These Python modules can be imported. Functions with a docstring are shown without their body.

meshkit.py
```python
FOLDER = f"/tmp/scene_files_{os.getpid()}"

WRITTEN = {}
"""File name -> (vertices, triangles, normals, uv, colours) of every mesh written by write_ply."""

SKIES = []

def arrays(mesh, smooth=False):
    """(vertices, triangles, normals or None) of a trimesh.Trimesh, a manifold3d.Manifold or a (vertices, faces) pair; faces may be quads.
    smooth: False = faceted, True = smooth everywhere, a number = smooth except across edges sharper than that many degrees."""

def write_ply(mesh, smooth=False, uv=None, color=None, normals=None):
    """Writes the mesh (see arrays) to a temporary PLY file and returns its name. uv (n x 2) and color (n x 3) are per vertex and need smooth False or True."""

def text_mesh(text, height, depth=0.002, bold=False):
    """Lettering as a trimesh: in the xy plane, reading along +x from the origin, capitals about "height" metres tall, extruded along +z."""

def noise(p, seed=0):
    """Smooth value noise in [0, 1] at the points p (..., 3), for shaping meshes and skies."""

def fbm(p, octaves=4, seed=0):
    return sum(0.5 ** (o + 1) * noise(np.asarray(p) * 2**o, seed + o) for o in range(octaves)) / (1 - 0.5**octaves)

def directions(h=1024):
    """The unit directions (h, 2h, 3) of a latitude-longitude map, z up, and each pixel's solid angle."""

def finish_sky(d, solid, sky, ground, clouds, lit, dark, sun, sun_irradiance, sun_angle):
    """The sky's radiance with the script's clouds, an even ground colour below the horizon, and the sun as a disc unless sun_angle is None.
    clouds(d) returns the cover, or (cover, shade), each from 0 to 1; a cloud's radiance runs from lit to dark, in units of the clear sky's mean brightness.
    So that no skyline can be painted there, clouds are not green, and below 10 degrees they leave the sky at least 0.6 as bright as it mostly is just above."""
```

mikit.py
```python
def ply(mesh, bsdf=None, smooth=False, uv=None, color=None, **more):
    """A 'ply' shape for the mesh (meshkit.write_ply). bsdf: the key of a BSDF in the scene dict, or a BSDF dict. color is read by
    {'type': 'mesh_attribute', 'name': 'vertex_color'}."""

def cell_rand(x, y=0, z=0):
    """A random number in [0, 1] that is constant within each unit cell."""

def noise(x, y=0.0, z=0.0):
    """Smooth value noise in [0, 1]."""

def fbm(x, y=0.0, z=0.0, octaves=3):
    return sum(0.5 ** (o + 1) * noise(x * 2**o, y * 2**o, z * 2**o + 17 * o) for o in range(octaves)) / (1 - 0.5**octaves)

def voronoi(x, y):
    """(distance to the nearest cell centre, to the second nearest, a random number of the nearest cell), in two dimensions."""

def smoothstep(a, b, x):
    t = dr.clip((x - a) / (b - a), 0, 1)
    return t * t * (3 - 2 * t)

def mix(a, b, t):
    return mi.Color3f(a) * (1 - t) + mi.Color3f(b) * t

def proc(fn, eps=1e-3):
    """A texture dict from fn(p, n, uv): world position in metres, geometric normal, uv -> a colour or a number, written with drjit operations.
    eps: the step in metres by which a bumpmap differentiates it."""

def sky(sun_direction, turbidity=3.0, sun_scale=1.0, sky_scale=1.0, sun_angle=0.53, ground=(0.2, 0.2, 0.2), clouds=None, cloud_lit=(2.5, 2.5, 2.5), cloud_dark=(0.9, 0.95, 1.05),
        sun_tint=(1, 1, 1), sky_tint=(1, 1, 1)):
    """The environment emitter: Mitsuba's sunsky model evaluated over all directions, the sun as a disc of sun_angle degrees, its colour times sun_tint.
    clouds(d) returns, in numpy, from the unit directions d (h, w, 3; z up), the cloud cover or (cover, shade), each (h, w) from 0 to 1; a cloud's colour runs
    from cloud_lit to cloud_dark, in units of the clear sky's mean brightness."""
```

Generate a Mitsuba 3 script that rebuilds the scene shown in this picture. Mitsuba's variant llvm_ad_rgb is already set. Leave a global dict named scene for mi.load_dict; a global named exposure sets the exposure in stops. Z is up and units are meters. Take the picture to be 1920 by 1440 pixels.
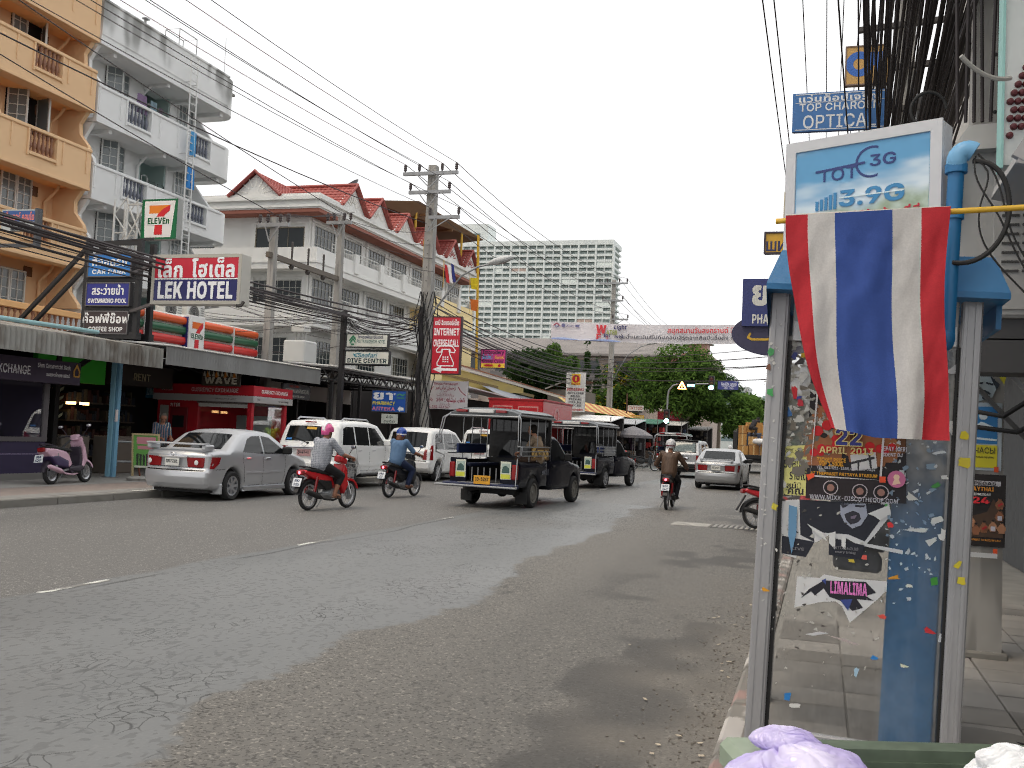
import math, glob, random
import numpy as np, trimesh, shapely, mitsuba as mi, drjit as dr, mikit, meshkit
import manifold3d as m3
from shapely.geometry import Polygon, Point, LineString, MultiPolygon
from shapely import affinity
from shapely.ops import unary_union
from scipy.spatial import Delaunay

# ---------------------------------------------------------------- camera, sky, exposure
scene, labels = {}, {}
V3 = lambda *a: np.array(a, float)
CAM_AT, CAM_FWD, CAM_UP = [0.0, 0.0, 1.650], [-0.300711, 0.952290, 0.052125], [-0.027578, -0.063314, 0.997613]
scene['camera'] = {'type': 'perspective', 'fov': 54.8513, 'fov_axis': 'x', 'near_clip': 0.05, 'far_clip': 3000.0,
    'to_world': mi.ScalarTransform4f().look_at(origin=CAM_AT, target=[a + b for a, b in zip(CAM_AT, CAM_FWD)], up=CAM_UP)}
scene['sky'] = mikit.sky((-0.25, -0.45, 0.86), turbidity=3, sun_scale=0.16, sun_angle=24, clouds=lambda d: (1.0, 0.12+0.1*meshkit.noise(d*[2, 2, 4])), cloud_lit=(2.55, 2.55, 2.55), cloud_dark=(1.7, 1.72, 1.76), ground=(.2, .2, .2))
exposure = 2.38
R0 = random.Random(7)
RN = np.random.default_rng(11)

# ---------------------------------------------------------------- materials
def rgb(c):
    return {'type': 'rgb', 'value': [float(x) for x in c]}
def hexc(s):                                    # sRGB 0-255 triple -> linear albedo
    a = np.array(s, float)/255
    return tuple(float(x) for x in np.where(a < .04045, a/12.92, ((a+.055)/1.055)**2.4))
def pr(c, rough=.6, **k):
    d = {'type': 'principled', 'base_color': c if isinstance(c, dict) else rgb(c), 'roughness': rough}
    d.update(k)
    return {'type': 'twosided', 'bsdf': d}
MATS = {}
def mat(key, c=None, rough=.6, **k):
    if key not in MATS:
        MATS[key] = 1
        scene['mat_'+key] = c if isinstance(c, dict) and c.get('type') in ('twosided', 'thindielectric', 'dielectric', 'bumpmap', 'principledthin') else pr(c, rough, **k)
    return 'mat_'+key
def col(r, g, b, rough=.55, **k):               # plain paint by 0-255 sRGB albedo
    key = 'paint_%d_%d_%d_%d' % (r, g, b, int(rough*100)) + ''.join('_%s%d' % (a[:4], int(v*100)) for a, v in k.items())
    return mat(key, hexc((r, g, b)), rough, **k)
def bumped(c, rough, fn, scale, eps=2e-3, **k):
    d = {'type': 'principled', 'base_color': c if isinstance(c, dict) else rgb(c), 'roughness': rough if not callable(rough) else mikit.proc(rough)}
    d.update(k)
    return {'type': 'twosided', 'bsdf': {'type': 'bumpmap', 'arbitrary': mikit.proc(fn, eps), 'scale': scale, 'bsdf': d}}
N, F, mix, sst = mikit.noise, mikit.fbm, mikit.mix, mikit.smoothstep

# ---------------------------------------------------------------- mesh building
def frame(loc=(0, 0, 0), rz=0, pitch=0, roll=0):
    """4x4: local x right, y forward, z up; rz in degrees counter-clockwise."""
    a, b, c = np.radians([rz, pitch, roll])
    Z = np.array([[math.cos(a), -math.sin(a), 0], [math.sin(a), math.cos(a), 0], [0, 0, 1]])
    X = np.array([[1, 0, 0], [0, math.cos(b), -math.sin(b)], [0, math.sin(b), math.cos(b)]])
    Yr = np.array([[math.cos(c), 0, math.sin(c)], [0, 1, 0], [-math.sin(c), 0, math.cos(c)]])
    m = np.eye(4)
    m[:3, :3] = Z @ X @ Yr
    m[:3, 3] = loc
    return m
class MB:
    """collects boxes, bars, tubes, prisms ... of ONE part"""
    def __init__(s):
        s.v, s.f, s.n, s.split = [], [], 0, None
    def add(s, v, f=None):
        if f is None:
            v, f = (v.vertices, v.faces) if hasattr(v, 'vertices') else v
        v, f = np.asarray(v, float).reshape(-1, 3), np.asarray(f, int)
        if f.shape[1] == 4:
            f = np.vstack([f[:, [0, 1, 2]], f[:, [0, 2, 3]]])
        s.v.append(v); s.f.append(f+s.n); s.n += len(v)
        return s
    def box(s, x0, x1, y0, y1, z0, z1, b=0, m=None):
        x0, x1 = sorted((x0, x1)); y0, y1 = sorted((y0, y1)); z0, z1 = sorted((z0, z1))
        c, h = V3(x0+x1, y0+y1, z0+z1)/2, V3(x1-x0, y1-y0, z1-z0)/2
        b = min(b, .45*h.min()*2/2) if b else 0
        if b:
            v, f = CHB
            g = np.where(np.abs(v) > 1.5, np.sign(v), np.sign(v)*(1-b/h))*h   # outer coordinate 2 -> full
        else:
            v, f = BX
            g = v*h
        g = g+c
        if m is not None:
            g = g@m[:3, :3].T+m[:3, 3]
        return s.add(g, f)
    def bar(s, p, q, w, d=None, up=(0, 0, 1)):
        p, q = np.asarray(p, float), np.asarray(q, float)
        t = q-p; L = np.linalg.norm(t); t /= L
        a = np.cross(t, up); n = np.linalg.norm(a)
        a = a/n if n > 1e-6 else V3(1, 0, 0)
        c = np.cross(a, t); d = d or w
        v = BX[0]
        return s.add((p+q)/2+v[:, :1]*a*w/2+v[:, 1:2]*t*L/2+v[:, 2:]*c*d/2, BX[1])
    def tube(s, pts, r, n=8, cap=True):
        p = np.asarray(pts, float)
        t = np.gradient(p, axis=0); t /= np.linalg.norm(t, axis=1, keepdims=True)+1e-12
        ref = V3(0, 0, 1) if np.abs(t[:, 2]).max() < .9 else (V3(1, 0, 0) if np.abs(t[:, 0]).max() < .9 else V3(.57, .63, .52))
        a = np.cross(t, ref); a /= np.linalg.norm(a, axis=1, keepdims=True)+1e-12
        b = np.cross(t, a)
        r = np.broadcast_to(np.asarray(r, float), (len(p),))
        ang = np.arange(n)*2*np.pi/n
        v = p[:, None]+r[:, None, None]*(np.cos(ang)[None, :, None]*a[:, None]+np.sin(ang)[None, :, None]*b[:, None])
        f = []
        for i in range(len(p)-1):
            for j in range(n):
                f.append([i*n+j, i*n+(j+1) % n, (i+1)*n+(j+1) % n, (i+1)*n+j])
        v = v.reshape(-1, 3)
        s.add(v, np.array(f)[:, ::-1])
        if cap:
            k = np.arange(1, n-1)
            s.f.append(np.stack([k*0, k, k+1], 1)+s.n-len(v))
            s.f.append(np.stack([k*0, k+1, k], 1)+s.n-n)
        return s
    def lathe(s, prof, n=16, c=(0, 0, 0), ax='z'):
        prof = np.asarray(prof, float)
        ang = np.arange(n)*2*np.pi/n
        v = np.stack([prof[:, None, 0]*np.cos(ang), prof[:, None, 0]*np.sin(ang), np.broadcast_to(prof[:, None, 1], (len(prof), n))], -1).reshape(-1, 3)
        if ax == 'x': v = v[:, [2, 0, 1]]
        if ax == 'y': v = v[:, [1, 2, 0]]
        f = [[i*n+j, i*n+(j+1) % n, (i+1)*n+(j+1) % n, (i+1)*n+j] for i in range(len(prof)-1) for j in range(n)]
        return s.add(v+np.asarray(c), f)
    def ext(s, poly, h, m=None, z=0):
        """shapely polygon(s) in local xy extruded along z by h"""
        for g in getattr(poly, 'geoms', [poly]):
            if g.is_empty or g.area < 1e-9 or g.geom_type != 'Polygon': continue
            t = trimesh.creation.extrude_polygon(g, h, engine='earcut')
            v = np.array(t.vertices)+[0, 0, z]
            if m is not None: v = v@m[:3, :3].T+m[:3, 3]
            s.add(v, t.faces)
        return s
    def ball(s, c, r, n=10, sc=(1, 1, 1)):
        th = np.linspace(0, np.pi, n)
        v, f = trimesh.creation.uv_sphere(1, count=[n, n+4]).vertices, trimesh.creation.uv_sphere(1, count=[n, n+4]).faces
        return s.add(np.array(v)*r*np.asarray(sc)+np.asarray(c), f)
    def out(s, m=None):
        v, f = np.vstack(s.v), np.vstack(s.f)
        if m is not None: v = v@m[:3, :3].T+m[:3, 3]
        return v, f
BX = (np.array([[x, y, z] for x in (-1, 1) for y in (-1, 1) for z in (-1, 1)], float),
      np.array([[0, 1, 3], [0, 3, 2], [4, 6, 7], [4, 7, 5], [0, 4, 5], [0, 5, 1], [2, 3, 7], [2, 7, 6], [0, 2, 6], [0, 6, 4], [1, 5, 7], [1, 7, 3]]))
_v = np.array([[sx*(2 if k == 0 else 1), sy*(2 if k == 1 else 1), sz*(2 if k == 2 else 1)] for k in range(3) for sx in (-1, 1) for sy in (-1, 1) for sz in (-1, 1)], float)
_h = trimesh.convex.convex_hull(np.where(np.abs(_v) > 1.5, np.sign(_v), np.sign(_v)*.8))
_idx = [int(np.argmin(np.abs(np.where(np.abs(_v) > 1.5, np.sign(_v), np.sign(_v)*.8)-q).sum(1))) for q in _h.vertices]
CHB = (_v[_idx], np.array(_h.faces))
def rect(x0, y0, x1, y1): return shapely.box(min(x0, x1), min(y0, y1), max(x0, x1), max(y0, y1))
def curve(pts, n=24):
    from scipy.interpolate import make_interp_spline
    p = np.asarray(pts, float); t = np.r_[0, np.cumsum(np.linalg.norm(np.diff(p, axis=0), axis=1))]
    return make_interp_spline(t, p, k=min(3, len(p)-1))(np.linspace(0, t[-1], n))
def catenary(p, q, sag, n=14):
    t = np.linspace(0, 1, n)[:, None]
    c = np.asarray(p, float)*(1-t)+np.asarray(q, float)*t
    c[:, 2] -= sag*4*(t*(1-t))[:, 0]
    return c

# ---------------------------------------------------------------- things and parts
def T44(m): return mi.ScalarTransform4f(np.asarray(m, float).tolist())
def numbered(k):
    if k not in TAKEN:
        TAKEN.add(k); return k
    i = 1
    while '%s_%03d' % (k, i) in TAKEN: i += 1
    k = '%s_%03d' % (k, i)
    TAKEN.add(k)
    return k
TAKEN = set()
class Node:
    """a thing, part or sub-part"""
    def __init__(s, key, M, root):
        s.key, s.M, s.root = key, M, root
    def part(s, name, mesh, m, smooth=False, label=None, kind=None, at=None):
        if isinstance(mesh, MB) and mesh.split:
            for q in mesh.split[1:]: s.part(name, q, m, smooth, label, kind, at)
            mesh = mesh.split[0]
        k = numbered(s.key+'__'+name)
        d = mesh if isinstance(mesh, dict) else mikit.ply(mesh.out() if isinstance(mesh, MB) else mesh, m, smooth=smooth)
        A = s.root.M if at is None else s.root.M@at
        scene[k] = {**d, 'to_world': T44(A)}
        if label or kind:
            labels[k] = {a: b for a, b in (('label', label), ('kind', kind)) if b}
        s.root.kids.append((k[len(s.root.key):], scene[k], at))
        return Node(k, s.M, s.root)
class Thing(Node):
    def __init__(s, name, label, cat, loc=(0, 0, 0), rz=0, group=None, M=None, pitch=0, roll=0):
        s.name = name
        Node.__init__(s, numbered(name), frame(loc, rz, pitch, roll) if M is None else np.asarray(M, float), s)
        s.kids = []
        labels[s.key] = {'label': label, 'category': cat}
        if group: labels[s.key]['group'] = group
    def clone(s, label, loc=(0, 0, 0), rz=0, group=None, M=None, pitch=0, roll=0, skip=()):
        L = labels[s.key]
        t = Thing(s.name, label or L['label'], L['category'], loc, rz, group or L.get('group'), M, pitch, roll)
        for suf, d, at in s.kids:
            if any(w in suf for w in skip): continue
            k = t.key+suf
            TAKEN.add(k)
            scene[k] = {**d, 'to_world': T44(t.M if at is None else t.M@at)}
            t.kids.append((suf, scene[k], at))
        return t
def solo(name, mesh, m, label, cat, smooth=False, group=None, kind=None, M=None):
    k = numbered(name)
    d = mikit.ply(mesh.out() if isinstance(mesh, MB) else mesh, m, smooth=smooth)
    scene[k] = d if M is None else {**d, 'to_world': T44(M)}
    labels[k] = {a: b for a, b in (('label', label), ('category', cat), ('group', group), ('kind', kind)) if b}
    return k
def setting(name, mesh, m, smooth=False, label=None, kind='structure'):
    k = numbered(name)
    scene[k] = mikit.ply(mesh.out() if isinstance(mesh, MB) else mesh, m, smooth=smooth)
    labels[k] = {'kind': kind, **({'label': label} if label else {})}
    return Setting(k)
class Setting(Node):
    def __init__(s, key):
        Node.__init__(s, key, np.eye(4), s); s.kids = []

# ---------------------------------------------------------------- lettering and flat print
FONTS = {'l': 'Inter.woff2', 'th': 'NotoSansThai-VariableFont_wdth,wght.woff2', 'ar': 'NotoSansArabic-VariableFont_wdth,wght.woff2', 'cj': 'Noto Sans CJK Regular.woff2'}
_fc, _tc = {}, {}
def font(kind, size, wt):
    from PIL import ImageFont
    k = (kind, size, wt)
    if k not in _fc:
        f = ImageFont.truetype(glob.glob('/opt/blender-*/*/datafiles/fonts/')[0]+FONTS[kind], size)
        if kind != 'cj':
            try:
                ax = f.get_variation_axes()
                v = [a['default'] for a in ax]
                for i, a in enumerate(ax):
                    nm = a['name'] if isinstance(a['name'], str) else a['name'].decode()
                    if 'eight' in nm: v[i] = min(max(wt, a['minimum']), a['maximum'])
                f.set_variation_by_axes(v)
            except Exception:
                pass
        _fc[k] = f
    return _fc[k]
def text(s, h, cx=0, cy=0, w=None, kind='l', wt=600, size=64, al='c', italic=0):
    """lettering as shapely polygons: cap height h, centred on (cx, cy), stretched to width w"""
    from PIL import Image, ImageDraw
    k = (s, kind, wt, size)
    if k not in _tc:
        f = font(kind, size, wt)
        x0, y0, x1, y1 = f.getbbox(s, anchor='ls')
        im = Image.new('L', (x1-x0+8, y1-y0+8))
        ImageDraw.Draw(im).text((4-x0, 4-y0), s, 255, f, anchor='ls')
        on = np.pad(np.asarray(im) > 110, ((0, 0), (1, 1))).astype(np.int8)
        r, a = np.nonzero(np.diff(on, axis=1) == 1)
        b = np.nonzero(np.diff(on, axis=1) == -1)[1]
        g = unary_union(shapely.box(a, -r-1.02, b, -r+.02)).buffer(.5).buffer(-.5).simplify(.6)
        cap = -font(kind, size, wt).getbbox('H' if kind in 'lcj' else s, anchor='ls')[1]
        g = affinity.translate(g, -4+x0, 4-y0)
        _tc[k] = affinity.scale(g, 1/cap, 1/cap, origin=(0, 0))
    g = affinity.scale(_tc[k], h, h, origin=(0, 0))
    if italic: g = affinity.skew(g, xs=italic, origin=(0, 0))
    x0, y0, x1, y1 = g.bounds
    if w: g = affinity.scale(g, w/(x1-x0), 1, origin=(0, 0)); x0, y0, x1, y1 = g.bounds
    return affinity.translate(g, cx-{'c': (x0+x1)/2, 'l': x0, 'r': x1}[al], cy-h/2)
def disc(x, y, r, sx=1, sy=1): return affinity.scale(Point(x, y).buffer(r, 12), sx, sy)
def poly(*p): return Polygon(p).buffer(0)
def stroke(pts, w): return LineString(pts).buffer(w/2, cap_style=1, join_style=1, quad_segs=4)
def facing(c, az, lean=0):
    """frame of a flat thing at c whose front (+z) looks along azimuth az (degrees, 0 = towards -Y, 90 = towards +X); local x right, y up"""
    a = math.radians(az)
    n = V3(math.sin(a), -math.cos(a), 0); x = V3(math.cos(a), math.sin(a), 0); u = V3(0, 0, 1)
    l = math.radians(lean)
    n = n*math.cos(l)+u*math.sin(l)
    u = np.cross(n, x)
    m = np.eye(4); m[:3, 0], m[:3, 1], m[:3, 2], m[:3, 3] = x, u, n, c
    return m
def prints(node, items, z, step=.003, at=None):
    """flat print: (name, colour, shapes) each a thin sheet proud of the one before"""
    for i, (nm, c, g) in enumerate(items):
        mb = MB()
        for q in (g if isinstance(g, (list, tuple)) else [g]):
            mb.ext(q, step*.7, z=z+i*step)
        if mb.n: node.part(nm, mb, c if isinstance(c, str) else col(*c), at=at)
def sign(name, label, c, w, h, az, d=.12, face=(230, 230, 230), edge=None, items=(), step=.003, rim=.0, rimcol=None, cat='sign', lean=0, group=None, back=None):
    t = Thing(name, label, cat, M=facing(c, az, lean), group=group)
    t.part('box', MB().box(-w/2, w/2, -h/2, h/2, -d, 0, .01), col(*(edge or (120, 120, 120))))
    t.part('face', MB().box(-w/2+rim, w/2-rim, -h/2+rim, h/2-rim, 0, .004), col(*face, .35))
    if rim:
        fr = MB()
        for a, b, e, g in ((-w/2, w/2, h/2-rim, h/2), (-w/2, w/2, -h/2, -h/2+rim), (-w/2, -w/2+rim, -h/2+rim, h/2-rim), (w/2-rim, w/2, -h/2+rim, h/2-rim)):
            fr.box(a, b, e, g, .0005, .016)
        t.part('frame', fr, col(*(rimcol or edge or (120, 120, 120))))
    prints(t, items, .004+step*.4, step)
    return t


# ================================================================ SETTING
def lin(v): return float(hexc((v, v, v))[0])
def edge_curve(y):                               # right edge of the smooth sealed patch, in metres across the street
    e = -3.2-dr.clip((y-8.2)/22, 0, 2)*1.3
    return e+(N(y*.55, 3)-.5)*.55+(N(y*2.3, 9)-.5)*.24+(N(y*9, 1)-.5)*.08
def road_zone(p):
    s = sst(-.05, .05, edge_curve(p.y)-p.x+(N(p.x*14, p.y*14)-.5)*.10)      # sealed area
    s *= sst(-.06, .06, p.x+6.93+(N(p.y*1.3, 4)-.5)*.14)
    s *= 1-.55*sst(.52, .64, N(p.x*.5+3, p.y*.22+1))*sst(13, 17, p.y)
    return s
def road_col(p, n, uv):
    s = road_zone(p)
    big = F(p.x*.35, p.y*.16, 0, 4)
    fine = N(p.x*130, p.y*130)*.5+N(p.x*70, p.y*70)*.5
    ag = N(p.x*55, p.y*55, 5)*.6+N(p.x*95, p.y*95, 5)*.4
    left = mix((.118, .114, .107), (.165, .16, .152), big*.6+fine*.4)
    right = mix((.118, .111, .10), (.175, .165, .148), big*.5+fine*.5)
    r = sst(-4.6, -3.2, p.x)
    c = mix(left, right, r)
    c = c*(1-.5*sst(.56, .72, ag)*(.45+.55*r))*(1+.75*sst(.72, .88, N(p.x*62+9, p.y*62)))
    seal = (1-.22*sst(.62, .8, N(p.x*30, p.y*22, 3)))*mix((.140, .147, .150), (.188, .194, .195), F(p.x*1.2, p.y*.35, 2, 3)*.8+.2*fine)
    c = mix(c, seal, s*.92)
    # alligator cracks
    f1, f2, _ = mikit.voronoi(p.x*9+N(p.x*6, p.y*6)*1.1, p.y*6.5+N(p.x*6+7, p.y*6)*1.1)
    cz = sst(.44, .60, N(p.x*.55+11, p.y*.30+2)*.75+.25*N(p.x*1.7, p.y*1.1))*sst(-8.5, -7, p.x)*sst(-2.6, -3.3, p.x)
    c = c*(1-.6*sst(.11, .02, f2-f1)*cz*sst(.3, .6, N(p.x*4, p.y*4)))
    # long seam along the lane line, oil and dirt drifts near the right kerb
    seam = sst(.05, .01, dr.abs(p.x+6.72+(N(p.y*.8, 2)-.5)*.16))*sst(.35, .6, N(p.y*.7, 8))
    c = c*(1-.5*seam)
    d = sst(.56, .70, N(p.x*.9+5, p.y*.55+9)*.6+.4*N(p.x*3.1, p.y*2.3))*sst(-2.9, -1.6, p.x)
    c = mix(c, (.058, .054, .049), d*.75)
    soil = sst(-1.7, -.6, p.x+(N(p.x*2, p.y*2)-.5)*1.0)*sst(16, 6, p.y)
    c = mix(c, mix((.15, .132, .11), (.205, .185, .155), fine), soil*.65)
    tr = sst(.45, .75, N(p.x*.9+2, p.y*.04))*.14
    return c*(1-tr)*.92
def road_h(p, n, uv):
    s = road_zone(p)
    return (N(p.x*110, p.y*110)*.6+N(p.x*60, p.y*60)*.4)*(1-.8*s)+.5*N(p.x*7, p.y*7)*(1-s)
def road_rough(p, n, uv):
    return .62-.20*road_zone(p)*sst(.3, .7, F(p.x*.8, p.y*.3, 5, 2))-.12*sst(14, 30, p.y)
scene['mat_asphalt'] = {'type': 'twosided', 'bsdf': {'type': 'bumpmap', 'arbitrary': mikit.proc(road_h, 4e-3), 'scale': .010,
    'bsdf': {'type': 'principled', 'base_color': mikit.proc(road_col), 'roughness': mikit.proc(road_rough), 'specular': .5}}}
def sheet(x0, x1, y0, y1, z, nx=1, ny=1):
    X, Yy = np.meshgrid(np.linspace(x0, x1, nx+1), np.linspace(y0, y1, ny+1))
    v = np.stack([X.ravel(), Yy.ravel(), X.ravel()*0+z], 1)
    i, j = np.meshgrid(np.arange(ny), np.arange(nx), indexing='ij')
    a = (i*(nx+1)+j).ravel()
    return v, np.stack([a, a+1, a+nx+2, a+nx+1], 1)
def dirtcol(p, n, uv): return mix((.13, .125, .115), (.2, .19, .175), F(p.x*.6, p.y*.6, 0, 4))
mat('earth', pr(mikit.proc(dirtcol), .9))
setting('ground', sheet(-900, 900, -60, 1800, -.03, 8, 8), 'mat_earth')
road = setting('road', sheet(-13.42, -.45, -8, 420, 0, 6, 60), 'mat_asphalt')
def paintcol(p, n, uv):
    return mix((.17, .165, .155), (.55, .55, .52), sst(.40, .64, F(p.x*9, p.y*4, 0, 4)))
mat('lane_paint', pr(mikit.proc(paintcol), .7))
for i, (a, b, w) in enumerate(((7.5, 8.45, .075), (12.25, 13.25, .07), (17.3, 18.3, .06), (22.1, 23, .07), (26.9, 27.9, .07), (31.8, 32.8, .07), (36.7, 37.7, .08))):
    mb = MB(); k = 9; yy = np.linspace(a, b, k)
    lft = -6.86-w/2+RN.normal(0, .008, k); rgt = -6.86+w/2+RN.normal(0, .008, k)
    v = np.vstack([np.stack([lft, yy, yy*0+.004], 1), np.stack([rgt, yy, yy*0+.004], 1)])
    road.part('lane_dash', (v, np.array([[q, q+k, q+k+1, q+1] for q in range(k-1)])), 'mat_lane_paint')
def walkcol(p, n, uv):
    b = sst(-15.5, -15.42, p.x)*sst(-14.02, -14.1, p.x)
    row, colr = dr.floor(p.y/.2), dr.floor((p.x+dr.floor(p.y/.2)*.1)/.1)
    brick = mix((.15, .095, .075), (.22, .135, .105), mikit.cell_rand(row, colr))
    plain = mix((.17, .165, .155), (.25, .24, .225), F(p.x*1.5, p.y*1.1, 0, 4))
    return mix(plain, brick, b*.42)*(.78+.35*F(p.x*.8, p.y*.5, 3, 3))
mat('left_paving', pr(mikit.proc(walkcol), .85))
mat('concrete', pr(mikit.proc(lambda p, n, uv: mix((.20, .195, .18), (.33, .32, .30), F(p.x*3, p.y*3, p.z*3, 4))*(1-.35*sst(.6, .75, N(p.x*9, p.y*9, p.z*1.2)))), .85))
mat('dark_concrete', pr(mikit.proc(lambda p, n, uv: mix((.15, .145, .13), (.25, .24, .22), F(p.x*4, p.y*4, p.z*4, 4))), .9))
setting('left_pavement', MB().box(-26, -13.64, 5, 110, -.05, .15), 'mat_left_paving')
lk = setting('left_kerb', MB().box(-13.64, -13.42, 5, 9, -.05, .135), 'mat_dark_concrete')
for i in range(34):
    y = 9.01+i*1.5
    lk.part('kerb_stone', MB().box(-13.64, -13.42+RN.uniform(-.01, .01), y, y+1.485, -.05, .145+RN.uniform(-.006, .006), .02), 'mat_dark_concrete')
lk.part('broken_kerb_paint', sheet(-13.60, -13.46, 17.2, 18.0, .156), col(190, 188, 182, .8))
# right pavement of concrete slabs
def slabcol(k):
    return lambda p, n, uv: mix((.165+k, .155+k, .14+k), (.26+k, .245+k, .225+k), F(p.x*2.5+k*90, p.y*2.5, 0, 4))*(1-.4*sst(.55, .8, N(p.x*1.1, p.y*1.1+k*50)))
for k in range(3): mat('slab%d' % k, pr(mikit.proc(slabcol(k*.018-.012)), .88))
rp = setting('right_pavement', MB().box(-.32, 14, -4, 300, -.05, .128), 'mat_dark_concrete')
TX, TY = .46, .40
for i in range(6):
    for j in range(20):
        x, y = -.28+i*TX, 3.4+j*TY
        if x < .1 and y > 9: continue
        rp.part('paving_slab', MB().box(x+.006, x+TX-.006, y+.005, y+TY-.005, .10, .148+RN.uniform(-.003, .004), .004), 'mat_slab%d' % R0.randrange(3))
rk = setting('right_kerb', MB().box(-.47, -.33, -4, 3, -.05, .14), 'mat_dark_concrete')
def kerbpaint(c):
    return lambda p, n, uv: mix((.17, .16, .145), c, sst(.42, .6, F(p.x*7, p.y*5, p.z*6, 4)))
mat('kerb_red', pr(mikit.proc(kerbpaint((.24, .16, .145))), .85)); mat('kerb_white', pr(mikit.proc(kerbpaint((.36, .34, .32))), .85))
for i in range(40):
    y = 3.0+i*1.0
    rk.part('kerb_stone', MB().box(-.47+RN.uniform(-.006, .006), -.33, y+.006, y+.99, -.05, .15, .025), 'mat_kerb_red' if i % 2 else 'mat_kerb_white')
# drain grate and cover in the road by the right kerb
t = Thing('drain_grate', 'worn concrete drain grate with slots set in the road near the kerb', 'drain', (-2.02, 20.5, .004))
t.part('slab', MB().box(-.85, -.1, -.42, .42, -.02, .006), 'mat_concrete')
for i in range(9): t.part('bar', MB().box(-.02+i*.105, .045+i*.105, -.36, .36, -.02, .012, .01), 'mat_concrete')
t.part('pit', sheet(-.06, .9, -.4, .4, .0015), col(40, 38, 36))
# litter and grit along the right kerb, small stones on the road
mb = MB()
for i in range(700):
    x, y = -.5-abs(RN.normal(0, .28)), RN.uniform(4, 12)
    s = RN.uniform(.002, .007)
    mb.box(x-s, x+s, y-s, y+s, -.002, s*RN.uniform(.6, 1.3), 0, frame((0, 0, 0), 0))
setting('road_grit', mb, col(96, 91, 84, .9), kind='stuff', label='small stones and grit along the right road edge')
mb = MB()
for i in range(22):
    x, y = -.55-abs(RN.normal(0, .35)), RN.uniform(4.6, 12)
    m = frame((x, y, .012), RN.uniform(0, 360), RN.uniform(-12, 12), RN.uniform(-12, 12))
    mb.box(-RN.uniform(.008, .03), .012, -RN.uniform(.006, .02), .01, 0, .002, 0, m)
setting('road_litter', mb, col(176, 164, 146, .9), kind='stuff', label='scraps of paper and dry leaves along the right kerb')


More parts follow.
